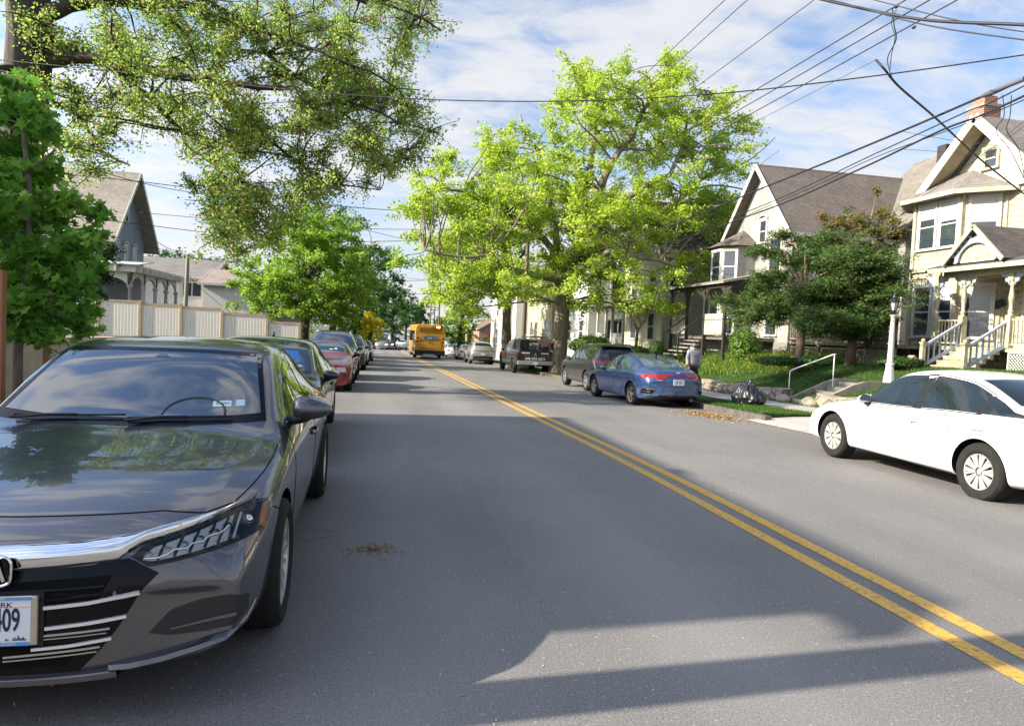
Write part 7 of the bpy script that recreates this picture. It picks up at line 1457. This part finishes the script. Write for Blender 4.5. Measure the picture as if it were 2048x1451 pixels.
# white sedan on the right
sj=rescale(SED,4.66,1.425,.89,(.88,3.54),.325); JR=math.pi+math.atan2(.10,2.69)
sj['tc']=[(a,b) for a,b in sj['tc']]
ej,bj,fj=make_car(sj,'parked_sedan','white sedan with ten-spoke hubcaps parked at the right edge, nearest on that side','sedan',(7.54,10.08,-.03),math.pi-.035,WHITE,style='cover',side=((1.55,2.47),(2.60,3.44)),ws=(1.36,2.1),rw_=(3.22,4.02),alloy=M('hubcap',(.48,.47,.43),.4,.4),gm=glassm('side_glass',(.012,.018,.02),ior=1.38),wt=BLK)
parts(ej,bj,[('quarter_window',90,[(3.50,fj['sh'](3.5)+.03),(4.0,fj['sh'](4.0)+.035)],[(3.48,fj['th'](3.48)-.05),(3.62,fj['th'](3.62)-.05),(3.8,fj['th'](3.8)-.06),(4.0,fj['sh'](4.0)+.05)],MATS['side_glass'],dict(m=1)),
 ('tail_light',100,[(4.32,.83),(4.60,.79)],[(4.36,.945),(4.60,.93)],REDL,dict(m=1,off=.008)),
 ('headlight',90,[(.12,.64),(.42,.71)],[(.20,.71),(.40,.75)],M('amber_clear',(.55,.42,.25),.2,coat=1),dict(m=1)),
 ('rear_grille',180,[(-.5,.3),(.5,.3)],[(-.5,.42),(.5,.42)],BLK,dict(off=.003))])
ribbon(bj,'pillar',90,[(3.47,fj['sh'](3.47)+.02),(3.46,fj['th'](3.47)-.05)],.07,BLK,ej,n=8); ribbon(bj,'pillar',90,[(3.47,fj['sh'](3.47)+.02),(3.46,fj['th'](3.47)-.05)],.07,BLK,ej,n=8,mir=True)
lines(ej,bj,[('door_gap',90,[(3.0,.62),(3.18,.80),(3.46,.92)],.005,SEAM,dict(m=1)),('roof_gap',0,[(0,0),(0,.01)],.001,SEAM,dict())] if False else [('door_gap',90,[(3.02,.68),(3.2,.84),(3.46,.93)],.009,SEAM,dict(m=1)),('boot_gap',180,[(-.72,.98),(-.66,.72),(-.3,.62),(.3,.62),(.66,.72),(.72,.98)],.006,SEAM,dict(n=40)),('flank_crease',90,[(1.0,.70),(2.4,.725),(4.3,.76)],.010,M('white_crease',(.55,.545,.53),.4),dict(m=1,off=.001,n=40))])
SEAT=M('seat_cloth',(.16,.15,.13),.9)
# blue sedan
sk=rescale(SED,4.64,1.44,.90,(.90,3.60),.325)
sk['tc']=[(0,.56),(.03,.66),(.08,.715),(.3,.80),(1.0,.92),(1.3,.96),(1.4,.985),(1.75,1.20),(2.1,1.38),(2.4,1.43),(2.7,1.44),(3.1,1.41),(3.5,1.31),(3.9,1.17),(4.2,1.085),(4.45,1.05),(4.58,.98),(4.64,.84)]; sk['th']=[(a,b-.065) for a,b in sk['tc']]
ek,bk2,fk=make_car(sk,'parked_sedan','dusty bright blue sedan seen from behind, parked before the man in the grey hood','sedan',(7.36,21.55,-.24),math.pi+.066,BLUE,style='blade',side=((1.55,2.45),(2.58,3.38)),ws=(1.36,2.08),rw_=(3.12,4.14),alloy=ALLOY2,gm=glassm('sky_glass',(.08,.12,.13),ior=1.7),wt=BLUE)
parts(ek,bk2,[('quarter_window',90,[(3.44,fk['sh'](3.44)+.03),(3.80,fk['sh'](3.8)+.035)],[(3.42,fk['th'](3.42)-.05),(3.6,fk['th'](3.6)-.06),(3.80,fk['sh'](3.8)+.05)],MATS['sky_glass'],dict(m=1)),
 ('tail_light',180,[(-.84,.83),(-.56,.845),(-.40,.875)],[(-.86,.915),(-.60,.925),(-.40,.91)],REDL,dict(m=1,off=.012)),('tail_light',95,[(4.30,.85),(4.56,.80)],[(4.34,.93),(4.56,.94)],REDL,dict(m=1,off=.012)),('light_bar',180,[(-.42,.885),(0,.892),(.42,.885)],[(-.42,.905),(0,.912),(.42,.905)],REDL,dict(off=.012,nu=20,nv=4)),
 ('bumper_vent',180,[(-.84,.42),(-.66,.44)],[(-.84,.56),(-.60,.56)],DARK,dict(m=1,off=.006)),('vent_chrome',180,[(-.84,.535),(-.62,.53)],[(-.84,.555),(-.60,.55)],CHROME,dict(m=1,off=.016,nv=3)),('vent_chrome',180,[(-.84,.47),(-.72,.47)],[(-.84,.485),(-.72,.485)],CHROME,dict(m=1,off=.016,nv=3)),
 ('diffuser',180,[(-.70,.26),(0,.25),(.70,.26)],[(-.62,.35),(-.45,.40),(.45,.40),(.62,.35)],BLK,dict(off=.006,nu=24)),
 ('headlight',90,[(.12,.62),(.42,.70)],[(.2,.70),(.4,.74)],CLEAR,dict(m=1))])
lines(ek,bk2,[('boot_gap',180,[(-.70,.93),(-.64,.72),(-.4,.62),(.4,.62),(.64,.72),(.70,.93)],.007,SEAM,dict(n=40)),('bumper_gap',90,[(4.15,.52),(4.2,.72),(4.33,.84)],.006,SEAM,dict(m=1))])
plate(ek,180,0,.74,4.655,'JLE-1301'); mb=MB(); mb.sphere((0,4.60,.985),.055,12,8,sc=(1,.25,.5)); mb.build('boot_badge',CHROME,ek,smooth=True); mb=MB(); mb.box(.46,.62,4.615,4.63,.775,.79); mb.build('boot_script',CHROME,ek)
mb=MB(); mb.lathe([(.035,0),(.04,.06),(.033,.06),(.03,0)],(-.45,4.46,.28),14,'y'); mb.build('exhaust_tip',SATIN,ek,smooth=True); mb=MB(); mb.tube([(0,3.25,1.39),(0,3.36,1.47),(0,3.40,1.475)],[.03,.012,.004],6); mb.build('aerial_fin',BLK,ek)
# open front window shows the dark interior
# dark SUV in front
sr=rescale(SUV,4.60,1.70,.93,(.93,3.62),.36)
er,br,fr=make_car(sr,'parked_suv','dark grey-green off-roader with dusty flanks parked ahead of the blue sedan','suv',(8.02,27.1,gz(25)),math.pi+.01,DGRN,style='six',side=((1.6,2.45),(2.55,3.4),(3.5,4.05)),ws=(1.22,2.0),rw_=(4.2,4.47),alloy=ALLOY,lower=M('cladding',(.05,.05,.05),.8,var=.3,scale=8),wt=BLK)
sr['lz']=.5
parts(er,br,[('tail_light',180,[(-.84,1.02),(-.45,1.0)],[(-.86,1.14),(-.45,1.07)],REDL,dict(m=1,off=.014)),('tail_light',95,[(4.22,1.02),(4.50,1.0)],[(4.15,1.09),(4.50,1.13)],REDL,dict(m=1,off=.014)),('tailgate_strip',180,[(-.44,1.0),(.44,1.0)],[(-.44,1.045),(.44,1.045)],CHROME,dict(off=.012,nv=3)),('rear_bumper',180,[(-.8,.34),(.8,.34)],[(-.84,.62),(.84,.62)],BLK,dict(off=.006,nu=24))])
for s in (-1,1): mb=MB(); mb.tube([(s*.60,1.95,1.60),(s*.62,2.1,1.68),(s*.61,3.8,1.68),(s*.60,4.0,1.62)],.016,6); mb.build('roof_rail',BLK,er,smooth=True)
mb=MB(); mb.box(-.55,.55,4.02,4.32,1.60,1.63); mb.build('roof_spoiler',DGRN,er); plate(er,180,0,.86,4.60)
# silver SUV
sg=rescale(SUV,4.65,1.70,.92,(.93,3.64),.36)
eg,bg2,fg=make_car(sg,'parked_suv','silver off-roader seen from behind, parked before the black pickup','suv',(7.62,55.6,gz(53)),math.pi-.0,SILV,style='six',side=((1.6,2.5),(2.6,3.5)),ws=(1.22,2.0),rw_=(4.18,4.42),lvl=1,detail=False)
parts(eg,bg2,[('tail_light',180,[(-.86,.98),(-.50,1.0)],[(-.88,1.04),(-.50,1.05)],REDL,dict(m=1,off=.014)),('rear_bumper',180,[(-.82,.34),(.82,.34)],[(-.84,.64),(.84,.64)],BLK,dict(off=.006,nu=16)),('tailgate_strip',180,[(-.5,1.01),(.5,1.01)],[(-.5,1.04),(.5,1.04)],BLK,dict(off=.012,nv=3))]); plate(eg,180,0,.8,4.66)
# pale cars beyond it
def far_right(y,x,spb,pm,lab,name='parked_sedan',cat='sedan'):
    e,b,f=make_car(spb,name,lab,cat,(x,y,gz(y-2)),math.pi,pm,side=((1.62,2.55),(2.65,3.7)),ws=(1.3,2.05),rw_=(3.4,4.1),detail=False,lvl=1,tail=[(180,[(-.86,.78),(-.55,.78)],[(-.86,.90),(-.55,.90)])],group='cars parked on the right beyond the silver one'); plate(e,180,0,.7,spb['L']+.01); return e
far_right(66,8.0,sd_,WHITE,'white car half hidden beyond the silver off-roader'); far_right(78,7.9,sd_,WHITE,'white sedan whose red tail light shows right of the bus'); far_right(90,7.7,van,WHITE,'pale van beyond the white sedan, behind the bus','parked_van','van')
# black work pickup with cap, rack and lettering
spk=dict(L=5.8,S=[0,.03,.08,.16,.3,.6,1.0,1.25,1.4,1.6,1.85,2.1,2.5,3.0,3.4,3.62,3.72,3.85,4.4,5.2,5.6,5.74,5.79,5.8],
 tc=[(0,.8),(.08,1.08),(.3,1.16),(1.25,1.24),(1.4,1.30),(1.9,1.74),(2.2,1.87),(2.8,1.92),(3.45,1.90),(3.6,1.82),(3.75,1.40),(3.9,1.34),(5.6,1.34),(5.8,1.28)],
 th=[(0,.76),(.08,1.02),(.3,1.11),(1.25,1.18),(1.4,1.24),(1.9,1.66),(2.2,1.79),(2.8,1.84),(3.45,1.82),(3.6,1.74),(3.75,1.36),(3.9,1.31),(5.6,1.31),(5.8,1.25)],
 tw=[(0,.75),(.3,.84),(1.25,.85),(1.6,.79),(2.1,.70),(3.4,.70),(3.7,.80),(3.9,.88),(5.8,.88)],sh=[(0,.7),(.08,.96),(.3,1.04),(1.2,1.12),(3.6,1.18),(3.9,1.24),(5.6,1.24),(5.8,1.18)],
 sw=[(0,.92),(.3,.99),(5.5,1.0),(5.8,.985)],bot=[(0,.40),(1,.36),(5.2,.42),(5.8,.55)],bowf=.2,bowr=.03,bl=1.3,p=3,wh=(1.0,4.55),wr=.40)
et,bt,ft_=make_car(spk,'pickup_truck','black work pickup with a loaded rack and phone number on its tailgate','pickup',(8.12,41.6,gz(38.5)),math.pi,BLK2,style='six',side=((1.75,2.6),(2.7,3.45)),ws=(1.42,2.15),rw_=None,mir='black',handles=(2.4,3.3),alloy=BLK)
z0,z1=1.33,1.95
patch(bt,'rear_window',180,[(-.62,1.46),(.62,1.46)],[(-.56,1.80),(.56,1.80)],GLASS,et,off=.01,nu=10,nv=5)
rt=random.Random(8)
for k,(x,y,wx,wy,h) in enumerate(((.55,5.2,.24,.35,.36),(.1,5.35,.20,.22,.22),(.45,4.5,.3,.3,.50),(-.15,4.6,.25,.3,.34),(-.62,5.0,.16,.5,.20))):
    mb=MB(); mb.box(x-wx,x+wx,y-wy,y+wy,1.28,1.34+h); bevel(mb.build('tool_bin',(BLK,M('bin_blue_grey',(.05,.07,.10),.5),BLK,M('bin_pale',(.30,.29,.27),.6),BLK)[k],et),.03)
for s in (-1,1):
    for a,b in (((s*.90,5.70,z0),(s*.73,5.30,z1+.04)),((s*.90,3.9,z0),(s*.72,3.9,z1+.04))): mb=MB(); mb.bar(a,b,.045,.045); mb.build('rack_leg',SATIN,et)
mb=MB(); mb.box(-1.0,-.9,5.0,5.75,1.40,1.72); mb.build('toolbox_door',BLK,et)
rk=MB()
for y in (3.9,5.2): rk.bar((-.72,y,2.0),(.72,y,2.0),.05,.05)
for s in (-1,1): rk.bar((s*.70,2.6,1.98),(s*.70,5.4,2.0),.05,.05)
rk.build('roof_rack',GALV,et)
ld=MB(); 
for k,(x,wd) in enumerate(((-.5,.2),(-.2,.18),(.05,.15),(-.38,.22))): ld.box(x-wd/2,x+wd/2,3.5+.1*k,5.7+.05*k,2.03+.05*(k//2),2.07+.05*(k//2)); 
tag(ld.build('timber_load',M('pale_timber',(.55,.45,.33),.8,var=.2,scale=4)),'pale boards lying on the rack of the black pickup','boards')
lo_=[o for o in bpy.data.objects if o.name.startswith('timber_load')][0]; lo_.location=(8.12,41.6,gz(38.5)); lo_.rotation_euler=(0,0,math.pi)
mb=MB(); mb.box(-.95,.95,5.74,5.93,.55,.76); bmp_=bevel(mb.build('rear_bumper',M('worn_chrome',(.42,.41,.39),.35,.6),et),.03); mb=MB(); mb.box(-.12,.12,5.935,5.945,.58,.70); mb.build('number_plate',WHITEP,et); mb=MB(); mb.tube([(0,5.9,.5),(0,6.05,.48),(0,6.06,.56)],.03,8); mb.build('tow_ball',CHROME,et)
TX=M('sign_white',(.78,.76,.74),.6); TR=M('sign_red',(.42,.05,.03),.6); yb=5.812
mb=MB(); mb.box(-.80,.80,5.79,5.808,.80,1.27); mb.build('tailgate',BLK2,et)
text('646 973 0204','lettering',TX,.185,.002,et,(0,yb,.87),(math.pi/2,0,math.pi),1.05,.004)
# two lines of small print that the photograph leaves unreadable
mb=MB(); rr_=random.Random(3)
for x0,x1 in ((.12,.72),(-.72,-.12)):
    mb.box(x0,x1,yb-.004,yb,1.135,1.20)
mb.build('print_band',TX,et); mb=MB()
for x0,x1 in ((.12,.66),(-.72,-.14)):
    for z in (1.05,1.00): 
        x=x0
        while x<x1-.04: q=rr_.uniform(.03,.10); mb.box(x,min(x+q,x1),yb-.004,yb,z,z+.018); x+=q+.02
mb.build('print_line',TR,et); mb=MB(); mb.bar((.06,yb,1.02),(0,yb,1.17),.012,.03); mb.bar((-.06,yb,1.02),(0,yb,1.17),.012,.03); mb.bar((-.04,yb,1.07),(.04,yb,1.07),.012,.02); mb.build('tailgate_emblem',SATIN,et)
for s in (-1,1): mb=MB(); mb.box(s*.93-.06,s*.93+.06,5.77,5.81,.86,1.20); mb.build('tail_light',M('dim_red',(.05,.006,.006),.3,coat=1),et)
for m in (1,): mb=MB(); mb.box(.995,1.006,1.85,2.35,.80,1.05); mb.build('door_lettering',TR,et)
# yellow bus
BY=paint('bus_yellow',(.62,.30,.015),0,.4,coat=.6,dirt=.25); bx,by=atG(857,717).x,60.9; bus=thing('city_bus','orange-yellow city bus seen from behind driving away in the right lane','bus',(4.42,by,gz(62)))
BW,BH,BL_=1.28,3.02,12.0
mb=MB(); prof=[(-BW,.36),(BW,.36),(BW,2.55),(BW-.06,2.85),(BW-.22,BH),(-BW+.22,BH),(-BW+.06,2.85),(-BW,2.55)]; mb.prism(prof,0,BL_,'xz'); body=bevel(mb.build('body',BY,bus),.05,3)
mb=MB(); mb.box(-BW-.01,BW+.01,-.06,.03,.34,.80); bevel(mb.build('rear_bumper',BLK,bus),.03)
mb=MB(); mb.box(-.92,.98,-.02,.01,2.42,2.74); gr=mb.build('engine_grille',M('grille_brown',(.16,.06,.02),.7),bus); mb=MB()
for k in range(7): mb.box(-.90,.96,-.035,-.018,2.44+.045*k,2.455+.045*k)
mb.build('grille_slats',BY,gr)
mb=MB(); T=[(-.52,1.72),(.60,1.72),(.66,1.78),(.66,1.95),(.52,2.04),(-.40,2.04),(-.58,1.92),(-.58,1.78)]; mb.prism(T,-.02,.005,'xz'); ad=mb.build('advert_panel',M('advert_blue',(.10,.14,.24),.4),bus); mb=MB(); mb.box(-.25,.20,-.028,-.02,1.82,1.86); mb.box(-.2,.18,-.028,-.02,1.90,1.94); mb.box(-.25,.20,-.028,-.02,1.76,1.785); mb.build('advert_print',M('advert_pale',(.45,.55,.55),.5),ad); mb=MB(); mb.lathe([(0,0),(.10,0),(.10,-.012),(0,-.012)],(.48,-.02,1.87),14,'y'); mb.build('advert_roundel',M('advert_mid',(.20,.30,.45),.5),ad)
mb=MB(); mb.box(.38,.98,-.05,.01,2.66,2.94); ds=mb.build('route_display',GBLK,bus); LED=M('led_orange',(1,.25,.08),.5,emit=5); text('S48','route_text',LED,.24,.004,ds,(.66,-.055,2.80),(math.pi/2,0,0),1.0,.006)
for s in (-1,1):
    for z in (1.86,1.58): mb=MB(); mb.lathe([(0,-.03),(.085,-.028),(.10,0)],(s*1.10,0,z),16,'y'); mb.build('tail_light',M('deep_red',(.16,.01,.008),.2,coat=1),bus,smooth=True)
    mb=MB(); mb.lathe([(0,-.02),(.03,-.02),(.03,0)],(s*1.10,0,1.15),8,'y'); mb.build('marker_light',REDL,bus)
    mb=MB(); mb.lathe([(.10,-.14),(.46,-.14),(.48,0),(.46,.14),(.1,.14)],(s*1.10,3.3,.48),24,'x'); mb.build('wheel',TYRE,bus,smooth=True,sharp=40)
    mb=MB(); mb.lathe([(.10,-.14),(.46,-.14),(.48,0),(.46,.14),(.1,.14)],(s*1.10,9.6,.48),24,'x'); mb.build('wheel',TYRE,bus,smooth=True,sharp=40)
    mb=MB(); mb.box(s*(BW+.004)-.004,s*(BW+.004)+.004,1.2,11.4,1.45,2.45); mb.build('side_windows',GLASS,bus)
mb=MB(); 
for a,b,c,d in ((-.95,.98,1.66,1.675),(-.95,.98,.93,.945),(-.95,-.935,.93,1.66),(.965,.98,.93,1.66),(-1.24,1.24,2.32,2.33)): mb.box(a,b,-.012,.004,c,d)
mb.build('panel_gap',M('gap_brown',(.14,.06,.01),.8),bus); mb=MB(); mb.box(-.90,-.45,-.01,.004,.98,1.02); mb.box(-.88,-.58,-.01,.004,1.58,1.61); mb.box(.0-.2,.3,-.01,.004,.98,1.0); mb.build('small_print',M('print_dark',(.05,.03,.02),.7),bus)
mb=MB(); mb.box(-.05,.05,-.03,.0,1.42,1.52); mb.build('latch',BLK,bus); mb=MB(); mb.box(-.08,.08,-.06,.0,2.80,2.90); mb.build('camera_pod',M('pod_pale',(.6,.5,.35),.5),bus)
mb=MB(); mb.box(-.55,.45,-.08,-.06,.40,.46); mb.build('number_plate_bar',WHITEP,bus)
